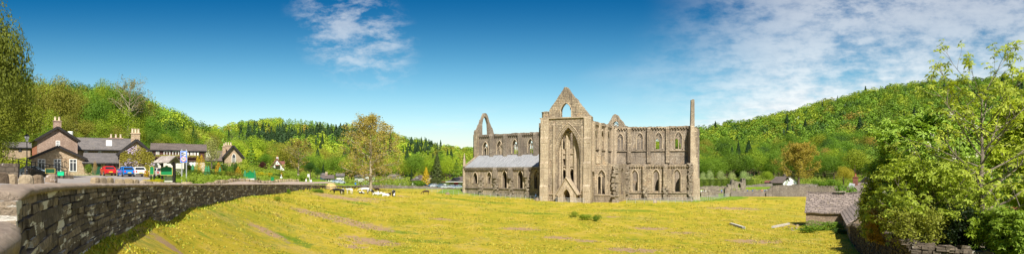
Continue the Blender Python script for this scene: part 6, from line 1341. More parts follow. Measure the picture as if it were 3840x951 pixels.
# ------------------------------------------------------------------ vegetation prototypes (unit height, radius .5)
def leafquads(Cn, Nn, size, rs, asp=.62, jitter=.42):
    n = len(Cn); N = Nn + rs.normal(0, jitter, (n, 3)); N /= np.linalg.norm(N, axis=1)[:, None] + 1e-9
    r_ = rs.normal(0, 1, (n, 3)); T_ = np.cross(N, r_); T_ /= np.linalg.norm(T_, axis=1)[:, None] + 1e-9; B = np.cross(N, T_)
    s_ = (size * rs.uniform(.6, 1.35, n))[:, None]; a, b = T_ * s_ * .5, B * s_ * asp * .5
    V = np.stack([Cn - a, Cn - b * .9 + a * .1, Cn + a, Cn + b * .9 + a * .1], 1).reshape(-1, 3); return V, np.arange(n * 4).reshape(-1, 4)
def sph(rs, n): v = rs.normal(0, 1, (n, 3)); return v / np.linalg.norm(v, axis=1)[:, None]
def lobed(seed, n, lobes=14, size=.055, low=.22, shape=(.5, .5, .40), fill=.12, lr=(.15, .24)):
    rs = np.random.RandomState(seed); cz = (1 + low) / 2; V = []; N = []
    cs = []; 
    for i in range(lobes):
        d = sph(rs, 1)[0]; d[2] = abs(d[2]) * 1.1 - .35 if rs.rand() < .8 else d[2]; k = rs.uniform(.35, .72)
        cs.append((np.array([d[0] * shape[0] * k, d[1] * shape[1] * k, cz + d[2] * shape[2] * k * 1.1]), rs.uniform(*lr)))
    cs.append((np.array([0, 0, 1 - .2]), .19))
    w_ = np.array([c[1] ** 2 for c in cs]); cnt = np.maximum(3, (n * w_ / w_.sum()).astype(int))
    for (c, r_), k in zip(cs, cnt):
        d = sph(rs, k); rr = r_ * (1 + rs.normal(0, .09, k)) * np.where(rs.rand(k) < fill, .55, 1); p = c + d * rr[:, None] * np.array([1.05, 1.05, .88]); V.append(p); N.append(d + np.array([0, 0, .35]))
    V = np.concatenate(V); N = np.concatenate(N); V[:, 2] = np.clip(V[:, 2], low * .6, 1.02)
    return leafquads(V, N, size, rs)
def conifer(seed, n, size=.05, tiers=16, slim=1.0):
    rs = np.random.RandomState(seed); z = rs.rand(n) ** 1.35 * .93 + .06; tz = np.round(z * tiers) / tiers; z = z * .35 + tz * .65
    a = rs.rand(n) * 6.283; br = .78 + .22 * np.sin(a * 5 + tz * 40) ; r_ = .5 * slim * (1 - z) ** .85 * br * (1 - .28 * rs.rand(n) ** 2); p = np.stack([np.cos(a) * r_, np.sin(a) * r_, z - .05 * r_ / .5 * 1.0], 1)
    nn = np.stack([np.cos(a) * .9, np.sin(a) * .9, np.full(n, .55)], 1); return leafquads(p, nn, size * 1.25, rs, .7, .45)
def flame(seed, n, size=.05):
    rs = np.random.RandomState(seed); z = rs.rand(n); prof = np.interp(z, [0, .08, .25, .5, .75, .92, 1], [.30, .44, .5, .43, .29, .13, .02]); a = rs.rand(n) * 6.283; lump = 1 + .10 * np.sin(a * 4 + z * 9) + .07 * np.sin(a * 7 - z * 21)
    r_ = prof * lump * (1 - .2 * rs.rand(n) ** 2); p = np.stack([np.cos(a) * r_, np.sin(a) * r_, z], 1); nn = np.stack([np.cos(a), np.sin(a), np.full(n, .6)], 1); return leafquads(p, nn, size, rs, .45, .5)
def bush(seed, n, size=.09, lobes=9):
    rs = np.random.RandomState(seed); V = []; N = []
    for i in range(lobes):
        c = np.array([rs.uniform(-.30, .30), rs.uniform(-.30, .30), rs.uniform(.25, .68)]); r_ = rs.uniform(.2, .32); d = sph(rs, n // lobes); V.append(c + d * r_ * (1 + rs.normal(0, .1, (len(d), 1)))); N.append(d + [0, 0, .4])
    V = np.concatenate(V); N = np.concatenate(N); V[:, 2] = np.clip(V[:, 2], 0, 1); return leafquads(V, N, size, rs)
def hedgebox(seed, n, size=.07):
    rs = np.random.RandomState(seed); p = rs.uniform(-.5, .5, (n, 3)); ax_ = rs.choice([0, 1, 2, 2, 1], n); sg = np.where(rs.rand(n) < .5, -1, 1); sg[ax_ == 2] = 1; nn = np.zeros((n, 3)); nn[np.arange(n), ax_] = sg; p[np.arange(n), ax_] = sg * .5
    p += rs.normal(0, .025, p.shape); p[:, 2] += .5; return leafquads(p, nn + [0, 0, .2], size, rs)
def trunkmesh(name, h=.5, r0=.03, limbs=4, seed=1, bark='bark', up=.55):
    r_ = random.Random(seed); mb = MB(); mb.tube([(0, 0, -.03), (.005, .003, h * .4), (r_.uniform(-.02, .02), r_.uniform(-.02, .02), h), (r_.uniform(-.03, .03), r_.uniform(-.03, .03), min(.9, h * 1.6))], [r0 * 1.25, r0, r0 * .7, r0 * .2], 7)
    for k in range(limbs):
        a = k * 2.4 + r_.random(); z = h * r_.uniform(.55, 1.1); L_ = r_.uniform(.2, .34); p = Vector((0, 0, z)); q = p + Vector((math.cos(a) * L_, math.sin(a) * L_, L_ * up)); mb.tube([p, p.lerp(q, .5) + Vector((0, 0, .02)), q], [r0 * .5, r0 * .35, r0 * .12], 5)
    me_o = mb.build(name, M[bark]); me = me_o.data; bpy.data.objects.remove(me_o); return me
PR = {}
def proto(key, VQ, bark='bark', h=.4, r0=.028, limbs=4, lm='leaf', seed=1, up=.55):
    me = np_mesh('crown', *VQ); me.materials.append(M[lm]); PR[key] = (me, trunkmesh('trunk', h, r0, limbs, seed, bark, up) if h else None)
for i in range(5): proto('lob%d' % i, lobed(10 + i, 6500, 15 + i, .029), seed=i)
proto('great', lobed(99, 22000, 40, .02, low=.05, shape=(.5, .5, .5), lr=(.09, .16)), h=.12, r0=.02, limbs=0)
for i in range(4): proto('mid%d' % i, lobed(30 + i, 700, 11 + i, .085, low=.12), seed=i, limbs=3)
for i in range(3): proto('con%d' % i, conifer(50 + i, 3000, .055), h=.9, r0=.018, limbs=0, seed=i)
proto('pine', conifer(58, 1700, .075, tiers=8, slim=1.1), h=.9, r0=.022, limbs=0)
for i in range(2): proto('fla%d' % i, flame(60 + i, 2600, .05), h=.3, r0=.03, limbs=0)
for i in range(4): proto('bus%d' % i, bush(70 + i, 1500, .085), h=.3, r0=.02, limbs=4, seed=i)
for i in range(2): proto('hed%d' % i, hedgebox(80 + i, 6500, .045), h=0)
for i in range(2): proto('ups%d' % i, lobed(90 + i, 4500, 16, .03, low=.06, shape=(.42, .42, .5)), bark='bark_grey', h=.3, limbs=5, seed=i, up=1.5)
def plant(name, label, cat, key, x, y, z, h, w_, tint, group=None, rz=None, d=None, rnd=random.Random(77), names=('crown', 'trunk')):
    t = thing(name, label, cat, (x, y, z), rnd.uniform(0, 6.28) if rz is None else rz, group); t.scale = (w_, d or w_, h); me, tr = PR[key]
    o = bpy.data.objects.new(names[0], me); C.objects.link(o); o.parent = t; o.color = (*[c * rnd.uniform(.94, 1.06) for c in tint], 1)
    if tr: o = bpy.data.objects.new(names[1], tr); C.objects.link(o); o.parent = t
    return t
G = {'yg': (.265, .335, .026), 'lime': (.36, .43, .035), 'mid': (.145, .245, .022), 'dark': (.062, .125, .02), 'olive': (.25, .25, .035), 'rust': (.33, .25, .045), 'conif': (.035, .07, .022), 'cyp': (.10, .13, .035), 'gold': (.58, .44, .025), 'orange': (.56, .37, .03), 'yellow': (.62, .50, .02), 'willow': (.44, .50, .22), 'pale': (.36, .38, .13), 'purple': (.07, .018, .022), 'hedge': (.10, .15, .015), 'dkgreen': (.03, .055, .01)}
def tree_px(name, label, key, u, D, vt, wpx, tint, group=None, vb=None, cat='tree', **k):
    x = xu(u, D); z = gz(x, D) - .1
    if vb is not None: z = min(zv(vb, D), 1e9)
    h = zv(vt, D) - z; return plant(name, label, cat, key, x, D, z, h, wpx / F * D, G[tint] if isinstance(tint, str) else tint, group, **k)

# --- garden and village planting: (name, label, proto, u, D, top v, width px, tint)
gp = 'clipped and flowering shrubs of the inn garden'
for a in [
 ('golden_conifer', 'tall golden conifer left of two against the boarded wing', 'fla0', 742, 108, 583, 24, 'gold'), ('golden_conifer', 'broad golden orange conifer beside the boarded wing', 'fla1', 756, 107, 580, 34, 'orange'), ('slim_conifer', 'slim dark green conifer spire against the boarded wing', 'fla0', 746, 110, 566, 8, 'dark'),
 ('golden_conifer', 'rounded orange conifer below the low white house', 'fla1', 819, 116, 608, 30, 'orange'), ('golden_conifer', 'small orange conifer below the chapel gable', 'fla0', 893, 128, 624, 24, 'orange'), ('pale_tree', 'pale blossoming tree between boarded wing and chapel house', 'ups0', 793, 135, 505, 86, 'pale'),
 ('yellow_tree', 'yellow-leaved small tree right of the chapel window', 'bus2', 905, 132, 588, 52, 'lime'), ('shrub', 'dark green bush below the pointed window', 'bus0', 882, 130, 602, 26, 'dark'), ('shrub', 'bright green bush in the middle of the garden', 'bus1', 832, 112, 634, 34, 'yg'),
 ('shrub', 'olive mounded bush right of the bright green one', 'bus3', 868, 114, 638, 46, 'olive'), ('shrub', 'wide olive bush below the chapel house', 'bus2', 895, 118, 644, 40, 'olive'), ('shrub', 'yellow flowering shrub at the left of the garden', 'bus0', 700, 96, 646, 44, 'yellow'), ('shrub', 'light green bush behind the clipped hedges', 'bus1', 735, 100, 634, 34, 'yg'),
 ('shrub', 'yellow shrub left of the low hedge', 'bus2', 823, 106, 652, 18, 'yellow'), ('shrub', 'golden low shrub in front of the low hedge', 'bus1', 836, 106, 664, 30, 'gold'), ('shrub', 'golden tuft near the green and white board', 'bus3', 878, 108, 668, 26, 'gold'), ('shrub', 'yellow tuft near the green and white board', 'bus0', 902, 110, 672, 22, 'yellow'), ('shrub', 'dark green bush at the house corner', 'bus1', 840, 124, 606, 28, 'dark'), ('shrub', 'green bush on the left of the chapel house wall', 'bus2', 862, 126, 614, 26, 'mid'),
 ('purple_tree', 'dark purple-leaved small tree left of the white gabled house', 'bus1', 987, 172, 600, 32, 'purple'), ('cedar_tree', 'layered green pine between chapel and white gabled house', 'pine', 942, 176, 541, 62, 'mid'), ('broadleaf_tree', 'leafy green tree left of the white gabled house', 'lob1', 996, 190, 572, 54, 'mid'),
 ('shrub', 'yellow broom bush left of two above the green panel', 'bus2', 976, 140, 641, 32, 'yellow'), ('shrub', 'yellow broom bush right of two above the green panel', 'bus1', 1006, 142, 645, 26, 'yellow'), ('shrub', 'dark mottled bush behind the green panel', 'bus3', 1038, 146, 648, 42, 'dark'), ('golden_conifer', 'orange upright shrub behind the round sign', 'fla0', 1056, 148, 646, 16, 'orange'), ('shrub', 'green bush right of the orange shrub', 'bus0', 1078, 150, 646, 30, 'yg'),
 ('clipped_hedge', 'dark clipped hedge under the white gabled house', 'hed0', 1029, 196, 630, 34, 'dkgreen'), ('shrub', 'brown-green bank of heather under the house', 'bus2', 1050, 170, 634, 46, 'olive'), ('shrub', 'grey rounded shrub beside the lane', 'bus0', 1090, 156, 668, 20, (.3, .25, .17)),
 ('clipped_hedge', 'clipped dark hedge behind the speed sign, left one', 'hed1', 668, 94, 634, 40, 'hedge'), ('clipped_hedge', 'clipped dark hedge right of the speed sign', 'hed0', 718, 96, 638, 42, 'hedge'), ('clipped_hedge', 'broad clipped hedge in the middle of the garden', 'hed1', 792, 100, 645, 62, 'hedge'), ('clipped_hedge', 'low clipped hedge below the olive bushes', 'hed0', 860, 104, 659, 58, 'hedge'),
 ('yew_tree', 'dark yew mass right of the bare sycamore', 'lob2', 1164, 178, 600, 60, 'dark'), ('yew_tree', 'dark rounded tree behind the bus stop', 'lob3', 1190, 184, 628, 34, 'dark'), ('shrub', 'green hedge bush left of the bus stop people', 'bus1', 1128, 158, 652, 44, 'mid'), ('shrub', 'bright cow parsley bank at the lane edge', 'bus2', 1104, 152, 668, 34, 'yg'),
 ('shrub', 'green bush in front of the bungalow', 'bus3', 1225, 222, 681, 30, 'yg'), ('conifer', 'narrow blue-green conifer behind the bungalow', 'con0', 1212, 270, 612, 26, 'conif'), ('broadleaf_tree', 'pale green tree behind the bungalow', 'mid1', 1235, 300, 634, 64, 'yg'),
 ('golden_cypress', 'tall golden cypress left of the dark conifer', 'con1', 1598, 226, 626, 58, 'gold'), ('tall_conifer', 'tall brownish dark conifer left of the abbey', 'con2', 1639, 238, 572, 72, 'cyp'), ('shrub', 'round bright green bush by the golden cypress', 'bus0', 1572, 220, 671, 62, 'mid'), ('shrub', 'round dark bush below the tall conifer', 'bus1', 1628, 226, 662, 36, 'cyp'), ('cedar_tree', 'spreading feathery cedar behind the tea room', 'pine', 1712, 262, 600, 62, 'mid'),
 ('shrub', 'lush green bush just right of the field tree trunk', 'bus2', 1408, 218, 684, 34, 'mid'), ('shrub', 'grassy bank of weeds behind the pale field wall', 'bus3', 1450, 224, 690, 60, 'yg'), ('conifer', 'dark spire right of the field tree', 'con0', 1543, 268, 630, 18, 'conif'), ('yellow_tree', 'yellow bush above the dormer cottage', 'bus1', 1568, 262, 644, 30, 'lime'),
 ('nettle_clump', 'large clump of green weeds on the bank left of the hay', 'bus3', 1192, 128, 707, 58, 'mid'), ('nettle_clump', 'weeds at the foot of the wall above the bank', 'bus1', 1083, 112, 704, 14, 'mid'), ('nettle_clump', 'tall grassy weeds on the bank below the dark wall', 'bus0', 1042, 82, 731, 30, 'yg'), ('nettle_clump', 'green weeds between hay and white cow', 'bus2', 1293, 176, 699, 40, 'dark'),
 ('nettle_clump', 'flat green nettle patch in the field left of centre front', 'bus1', 2150, 112, 788, 36, 'yg'), ('nettle_clump', 'long green nettle patch in front of the transept', 'bus0', 2190, 106, 798, 56, 'yg'), ('nettle_clump', 'nettle patch right end in front of the transept', 'bus3', 2236, 104, 801, 34, 'mid'),
 ('willow_bush', 'pollarded pale willow, leftmost behind the clipped hedge', 'ups0', 2636, 278, 640, 34, 'willow'), ('willow_bush', 'pollarded pale willow, second behind the hedge', 'ups1', 2663, 280, 632, 36, 'willow'), ('willow_bush', 'pollarded pale willow, third behind the hedge', 'ups0', 2704, 279, 635, 40, 'willow'), ('willow_bush', 'pollarded pale willow, fourth behind the hedge', 'ups1', 2746, 278, 638, 40, 'willow'), ('willow_bush', 'pollarded pale willow, rightmost and fullest behind the hedge', 'ups0', 2792, 277, 636, 50, 'willow'),
 ('yellow_tree', 'golden round tree right of the orange oak', 'lob3', 3163, 278, 624, 82, (.42, .36, .035)), ('broadleaf_tree', 'dark green bush row behind the tall wall', 'bus1', 3110, 276, 668, 60, 'mid'), ('broadleaf_tree', 'green bushes right of the orange oak foot', 'bus2', 3070, 274, 672, 50, 'mid'), ('hawthorn', 'white flowering hawthorn beside the old cottage', 'bus3', 2972, 276, 650, 34, 'pale'), ('broadleaf_tree', 'yellow-green small tree left of the old cottage', 'lob2', 2872, 300, 638, 60, 'yg'),
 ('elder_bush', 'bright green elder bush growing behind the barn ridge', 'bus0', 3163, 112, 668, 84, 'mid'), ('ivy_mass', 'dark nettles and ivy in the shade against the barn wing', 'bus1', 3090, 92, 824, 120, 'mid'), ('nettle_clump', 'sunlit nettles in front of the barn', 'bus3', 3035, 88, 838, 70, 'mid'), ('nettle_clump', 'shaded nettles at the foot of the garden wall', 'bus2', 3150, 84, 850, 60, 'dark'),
 ('cabbage_palm', 'small brown cabbage palm beside the bar door', 'ups1', 356, 98, 597, 20, (.42, .33, .15)), ('shrub', 'green climber at the bar wall by the extension', 'bus0', 333, 99, 607, 28, 'mid'), ('shrub', 'bright green shrubs above the ramp on the far left', 'bus1', 30, 104, 586, 90, 'lime'), ('shrub', 'bright green shrub behind the lamp post', 'bus2', 88, 108, 582, 70, 'lime'),
 ('shrub', 'orange-green shrub between the wisteria and green boards', 'bus3', 553, 92, 636, 26, 'gold')]:
    nm, lb_, key, u, D, vt, wpx, ti = a; kw = {}
    if 'clipped' in nm: kw = dict(rz=0.0, d=2.2)
    cat = 'hedge' if 'hedge' in nm else ('weeds' if 'nettle' in nm or 'ivy' in nm else ('shrub' if ('shrub' in nm or 'bush' in nm) else 'tree'))
    tree_px(nm, lb_, key, u, D, vt, wpx, ti, cat=cat, names=(('foliage', 'stem') if cat in ('shrub', 'weeds', 'hedge') else ('crown', 'trunk')), **kw)
# flower bed and boxes, long clipped hedge
for u0, u1, D, v0, l in ((541, 606, 70, 660, 'long strip of yellow flowers behind the edging stones'),):
    t = plant('flower_bed', l, 'flower bed', 'hed0', xu((u0 + u1) / 2, D), D, gzu(570, D), .45, (u1 - u0) / F * D, G['yellow'], rz=0, d=.6, names=('foliage', 'stem'))
for i, (f_, u, v) in enumerate(flr):
    p = f_.pt(f_.s_of(u), -.35, f_.z_of(u, v) - .35); mb = MB(); mb.box((0, 0, .1), (1.6 if i < 3 else .8, .3, .2)); bx = mb.build('flower_box', M['dark_wood'])
    bx.location = p; bx.rotation_euler = (0, 0, f_.rot()); tag(bx, 'window box of yellow flowers under upper window number %s from the gable' % ['one', 'two', 'three', 'four', 'five', 'six', 'seven'][i], 'flower box', 'window boxes on the boarded wing')
    o = bpy.data.objects.new('flowers', PR['bus%d' % (i % 4)][0]); C.objects.link(o); o.parent = bx; o.scale = (1.7 if i < 3 else .9, .5, .6); o.color = (.42, .38, .1, 1)
t = thing('long_hedge', 'long dark clipped hedge with a bright top behind the ruins', 'hedge', (xu(2700, 268), 268, gzu(2700, 268)))
for i in range(9):
    u = 2630 + i * 22.5; D = 268; o = bpy.data.objects.new('foliage', PR['hed%d' % (i % 2)][0]); C.objects.link(o); o.parent = t; z0 = gzu(u, D); o.location = (xu(u, D) - t.location.x, 0, z0 - t.location.z - .2); o.scale = (24 / F * D, 3.0, max(2.6, zv(673, D) - z0 + .2)); o.color = (*G['hedge'], 1)
# wisteria on the gable
rs = np.random.RandomState(8); pts = []
for _ in range(4200):
    u = rs.uniform(450, 580); v = rs.uniform(540, 640); e_ = abs(((u - 508) / 62)) + 0; top = 541 + abs(u - 512) * .52
    if v < top + 2 or (475 < u < 545 and v > 612 and rs.rand() < .95) or (490 < u < 530 and 545 < v < 612 and rs.rand() < .55): continue
    s_ = WG.s_of(u); q_ = WG.pt(s_, -.28 - .25 * rs.rand(), WG.z_of(u, v)); pts.append((*q_, rs.rand()))
pts = np.array(pts); wt = thing('wisteria', 'wisteria with lilac blossom climbing over the stone gable', 'climber', WG.pt(WG.s_of(508), -.3, gzu(508, 98)))
off = np.array(wt.location); sel = np.sin(pts[:, 0] * 2.1) + np.cos(pts[:, 2] * 2.7) + (pts[:, 3] - .5) * 2 > .95
for nm, P_, mt, colr, sz in (('foliage', pts[~sel], 'leaf', G['gold'], .24), ('blossom', pts[sel], 'blossom_lilac', None, .20)):
    me = np_mesh(nm, *leafquads(P_[:, :3] - off, np.tile([0, -1, .4], (len(P_), 1)), sz, rs)); me.materials.append(M[mt]); o = bpy.data.objects.new(nm, me); C.objects.link(o); o.parent = wt
    if colr: o.color = (.30, .27, .04, 1)

# ------------------------------------------------------------------ branching trees
def branch_tree(seed, H, R_, base, n1, n2, n3, r0, lean=0, up=.5, prof=None, wig=.05, top=1.0, leader=True, k3=4):
    """returns branch tube MB and twig points with directions; local coordinates"""
    r = random.Random(seed); mb = MB(); tips = []; prof = prof or (lambda f: math.sin(math.pi * min(1, max(0.04, f))) ** .6)
    tp = [Vector((0, 0, -.2))]; 
    for i in range(1, 11):
        f = i / 10; tp.append(Vector((r.uniform(-wig, wig) * R_ * f + lean * f, r.uniform(-wig, wig) * R_ * f, H * f * top)))
    mb.tube(tp, [r0 * (1.25 if i == 0 else max(.06, (1 - i / 10.5) ** .9)) for i in range(11)], 8)
    def tpos(f): f = min(.999, f) * 10; i = int(f); return tp[i].lerp(tp[i + 1], f - i)
    for i in range(n1):
        f = base + (1 - base) * ((i + r.random() * .6) / n1) ** .9; a = i * 2.399 + r.uniform(-.3, .3); L1 = R_ * prof((f - base) / (1 - base)) * r.uniform(.8, 1.12); p = tpos(min(f, .98)); ra = r0 * (1 - f * .85) * .45
        ang = up + .5 * f; d = Vector((math.cos(a) * math.cos(ang), math.sin(a) * math.cos(ang), math.sin(ang))); path = [p]; cur = p; dd = d.copy(); N1 = 6
        for s_ in range(N1): dd = (dd + Vector((r.uniform(-.16, .16), r.uniform(-.16, .16), r.uniform(-.06, .14)))).normalized(); cur = cur + dd * L1 / N1; path.append(cur)
        mb.tube(path, [ra * (1 - .85 * s_ / N1) + .004 for s_ in range(N1 + 1)], 5, cap=False)
        for j in range(n2):
            g = .22 + .78 * (j + r.random() * .5) / n2; ii = min(N1 - 1, int(g * N1)); q = path[ii].lerp(path[ii + 1], g * N1 - ii); dirp = (path[ii + 1] - path[ii]).normalized(); sd_ = dirp.cross(Vector((r.uniform(-1, 1), r.uniform(-1, 1), r.uniform(-.2, 1)))).normalized()
            d2 = (dirp * r.uniform(.35, .8) + sd_ * r.uniform(.5, 1) + Vector((0, 0, .18))).normalized(); L2 = L1 * r.uniform(.28, .5) * (1.1 - .5 * g); p2 = [q]; c2 = q
            for s_ in range(3): d2 = (d2 + Vector((r.uniform(-.2, .2), r.uniform(-.2, .2), r.uniform(-.08, .18)))).normalized(); c2 = c2 + d2 * L2 / 3; p2.append(c2)
            mb.tube(p2, [ra * .38 * (1 - .28 * s_) + .003 for s_ in range(4)], 4, cap=False)
            for k in range(n3):
                h = .3 + .7 * (k + r.random()) / n3; ii2 = min(2, int(h * 3)); q3 = p2[ii2].lerp(p2[ii2 + 1], h * 3 - ii2); d3 = ((p2[ii2 + 1] - p2[ii2]).normalized() * .5 + Vector((r.uniform(-1, 1), r.uniform(-1, 1), r.uniform(-.4, .9)))).normalized(); L3 = L2 * r.uniform(.22, .45)
                e = q3 + d3 * L3; mb.tube([q3, e], [ra * .16 + .002, .002], 3, cap=False); tips.append((q3.lerp(e, .55), d3)); tips.append((e, d3))
            tips.append((p2[-1], d2))
        tips.append((path[-1], dd))
    return mb, tips
def put_tree(name, label, u, D, mb, leaves, bark, tint, z=None, group=None, extra=None, cat='tree'):
    x = xu(u, D); t = thing(name, label, cat, (x, D, gz(x, D) if z is None else z), 0, group); mb.build('trunk', M[bark], t)
    me = np_mesh('crown', *leaves); me.materials.append(M['leaf']); o = bpy.data.objects.new('crown', me); C.objects.link(o); o.parent = t; o.color = (*tint, 1)
    return t
def cloudleaves(tips, per, spread, size, seed, asp=.6):
    rs = np.random.RandomState(seed); p = np.array([list(a) for a, _ in tips]); p = np.repeat(p, per, 0); p = p + rs.normal(0, spread, p.shape); return leafquads(p, np.tile([0, 0, .6], (len(p), 1)), size, rs, asp, .8)
# big field tree, just breaking leaf
mb, tips = branch_tree(5, 17.0, 8.4, .10, 46, 9, 4, .42, up=.12, prof=lambda f: (max(.05, 1 - f ** 2.0)) ** .55 * (.8 + .25 * min(1, f * 3)), wig=.03)
put_tree('field_tree', 'big open-branched tree with brownish spring leaf standing among the cattle', 1390, 165, mb, cloudleaves(tips, 4, .34, .33, 1), 'bark_pale', (.44, .355, .085))
# bare pale sycamore by the lane
mb, tips = branch_tree(9, 8.6, 4.2, .2, 20, 8, 4, .30, up=.35, wig=.03)
put_tree('bare_tree', 'pale-barked half-bare tree beside the lane', 1119, 165, mb, cloudleaves(tips, 2, .25, .32, 2), 'bark_pale', (.36, .30, .07))
# orange oak
mb, tips = branch_tree(14, 15.2, 8.0, .17, 30, 9, 5, .5, up=.12, prof=lambda f: (max(.05, 1 - f ** 2.2)) ** .55 * (.85 + .2 * min(1, f * 3)), wig=.03)
put_tree('orange_oak', 'large orange-leaved oak above the far end of the tall wall', 2995, 266, mb, cloudleaves(tips, 5, .42, .5, 3), 'bark', (.42, .325, .06), z=zv(696, 266))
# half-dead bare tree on the left hill and one further right
mb, tips = branch_tree(22, 11.5, 6.2, .2, 22, 8, 4, .34, up=.45, wig=.08)
put_tree('dead_tree', 'tall bare pale tree on the left hillside above the skylight', 482, 165, mb, cloudleaves(tips, 1, .3, .3, 4), 'bark_pale', (.30, .26, .06), z=zv(490, 165) - 1)
mb, tips = branch_tree(23, 9, 4, .2, 16, 6, 3, .22, up=.7, wig=.08)
put_tree('dead_tree', 'thin twiggy tree at the right shoulder of the left hill', 562, 190, mb, cloudleaves(tips, 2, .3, .35, 5), 'bark_grey', (.30, .31, .05), z=zv(520, 190))

# --- palmate leaves for the foreground chestnuts
def palmate(tips, per, size, seed, spread=.12, drop=.35, n=5, tiltup=.2):
    rs = np.random.RandomState(seed); P_ = np.array([list(a) for a, _ in tips]); Dv = np.array([list(b) for _, b in tips]); P_ = np.repeat(P_, per, 0) + rs.normal(0, spread, (len(P_) * per, 3)); Dv = np.repeat(Dv, per, 0)
    m_ = len(P_); axis = Dv * .35 + rs.normal(0, .45, (m_, 3)) + [0, 0, .75]; axis /= np.linalg.norm(axis, axis=1)[:, None]; r_ = rs.normal(0, 1, (m_, 3)); T_ = np.cross(axis, r_); T_ /= np.linalg.norm(T_, axis=1)[:, None]; B = np.cross(axis, T_); V = []
    sz = size * rs.uniform(.65, 1.3, m_)[:, None]
    for k in range(n):
        a = (k - (n - 1) / 2) * (2 * math.pi * .82 / n); lf = 1.0 - .10 * abs(k - (n - 1) / 2); d = T_ * math.cos(a) + B * math.sin(a); w_ = (-T_ * math.sin(a) + B * math.cos(a)); dn = -axis * drop
        base = P_; midp = P_ + d * sz * .55 * lf + axis * sz * .02; tip = P_ + (d + dn) * sz * lf; V.append(np.stack([base, midp - w_ * sz * .17, tip, midp + w_ * sz * .17], 1))
    V = np.concatenate(V).reshape(-1, 3); return V, np.arange(len(V)).reshape(-1, 4)
def bigtree(name, label, u, D, zb, vt, R_, seed, tint, bark='bark', n=(22, 7, 4), base=.2, r0=.16, up=.3, per=2, ls=.22, spread=.12, lean=0, prof=None, wig=.05, extra=None, top=1.0, cat='tree', leaf='palm'):
    H_ = zv(vt, D) - zb; mb, tips = branch_tree(seed, H_, R_, base, *n, r0, lean=lean, up=up, prof=prof, wig=wig, top=top)
    lv = palmate(tips, per, ls, seed, spread) if leaf == 'palm' else cloudleaves(tips, per, spread, ls, seed)
    return put_tree(name, label, u, D, mb, lv, bark, tint, z=zb, cat=cat), tips
bigtree('young_chestnut', 'tall slender young chestnut with airy yellow-green leaves rising at the right', 3682, 30, 4.35, 345, 4.0, 31, (.40, .46, .06), n=(32, 5, 2), base=.08, r0=.15, up=.30, per=1, ls=.24, spread=.05, prof=lambda f: 1.0 - .30 * f, wig=.012, bark='bark_grey')
t, tips = bigtree('flowering_chestnut', 'dense green horse chestnut with white candle blossoms', 3480, 44, 2.9, 500, 4.0, 33, (.32, .46, .07), n=(30, 8, 4), base=.10, r0=.25, up=.25, per=3, ls=.34, spread=.22, prof=lambda f: math.sin(math.pi * min(1, .22 + .72 * f)) ** .6)
rs = np.random.RandomState(4); cand = [tips[i][0] for i in rs.choice(len(tips), 420, replace=False)]; cand = [c for c in cand if c.y < .3 and c.z > 2.0 and c.y < -.8][:120]
cp = np.concatenate([np.array(list(c)) + np.stack([rs.normal(0, .035, 16), rs.normal(0, .035, 16) - .12, np.linspace(0, .34, 16)], 1) for c in cand]); me = np_mesh('blossom', *leafquads(cp, sph(rs, len(cp)), .24, rs)); me.materials.append(M['blossom']); o = bpy.data.objects.new('blossom', me); C.objects.link(o); o.parent = t
bigtree('spreading_sapling', 'broad low tree of fresh yellow-green leaves overhanging the garden wall', 3455, 30.5, 4.5, 690, 2.6, 35, (.36, .44, .055), n=(34, 6, 3), base=.06, r0=.10, up=.35, per=2, ls=.19, spread=.12, prof=lambda f: math.sin(math.pi * min(1, .3 + .66 * f)) ** .5, bark='bark_grey')
bigtree('spreading_sapling', 'sunlit young tree between the sapling and the tall chestnut trunk', 3560, 32, 4.4, 715, 2.2, 36, (.37, .45, .055), n=(30, 6, 3), base=.06, r0=.08, up=.4, per=2, ls=.20, spread=.12, bark='bark_grey')
bigtree('leafy_sapling', 'dense leafy sapling at the left end of the garden wall', 3345, 45, 3.4, 640, 2.0, 37, (.40, .47, .06), n=(26, 7, 4), base=.05, r0=.09, up=.5, per=3, ls=.26, spread=.16, bark='bark')
bigtree('edge_chestnut', 'leafy branch-filled chestnut cut off by the right edge of the view', 3905, 33, 4.2, 420, 2.7, 38, (.42, .50, .045), n=(30, 7, 4), base=.10, r0=.14, up=.3, per=2, ls=.27, spread=.14)
bigtree('bright_sapling', 'bright green low sapling in the bottom right corner', 3800, 27, 4.3, 845, 1.2, 39, (.27, .38, .05), n=(24, 6, 4), base=.05, r0=.05, up=.5, per=3, ls=.19, spread=.1)
bigtree('russet_shrub', 'orange-tinted shrub hanging over the left end of the garden wall', 3290, 33, 4.4, 800, .75, 40, (.50, .33, .06), n=(14, 5, 3), base=.04, r0=.05, up=.6, per=3, ls=.12, spread=.08, cat='shrub')
bigtree('dark_shrub', 'dark glossy shrub with tiny white flowers at the foot of the tall chestnut', 3570, 28.9, 4.3, 840, 1.3, 41, (.022, .04, .012), n=(30, 7, 4), base=.03, r0=.05, up=.5, per=6, ls=.12, spread=.12, cat='shrub', leaf='q')
bigtree('wall_shrub', 'tangled dull green shrub on top of the garden wall', 3262, 46, 3.4, 735, .9, 42, (.38, .42, .07), n=(26, 6, 4), base=.03, r0=.05, up=.5, per=6, ls=.17, spread=.16, cat='shrub', leaf='q')
bigtree('wall_shrub', 'scrubby green-brown undergrowth along the wall top centre', 3440, 28.8, 4.5, 860, 1.5, 43, (.30, .32, .05), n=(24, 6, 4), base=.03, r0=.04, up=.4, per=5, ls=.11, spread=.12, cat='shrub', leaf='q')
bigtree('corner_sapling', 'small sprig of chestnut leaves low beside the tall trunk', 3700, 28, 4.3, 850, 1.0, 44, (.26, .36, .03), n=(16, 5, 4), base=.05, r0=.04, up=.5, per=2, ls=.17, spread=.1)
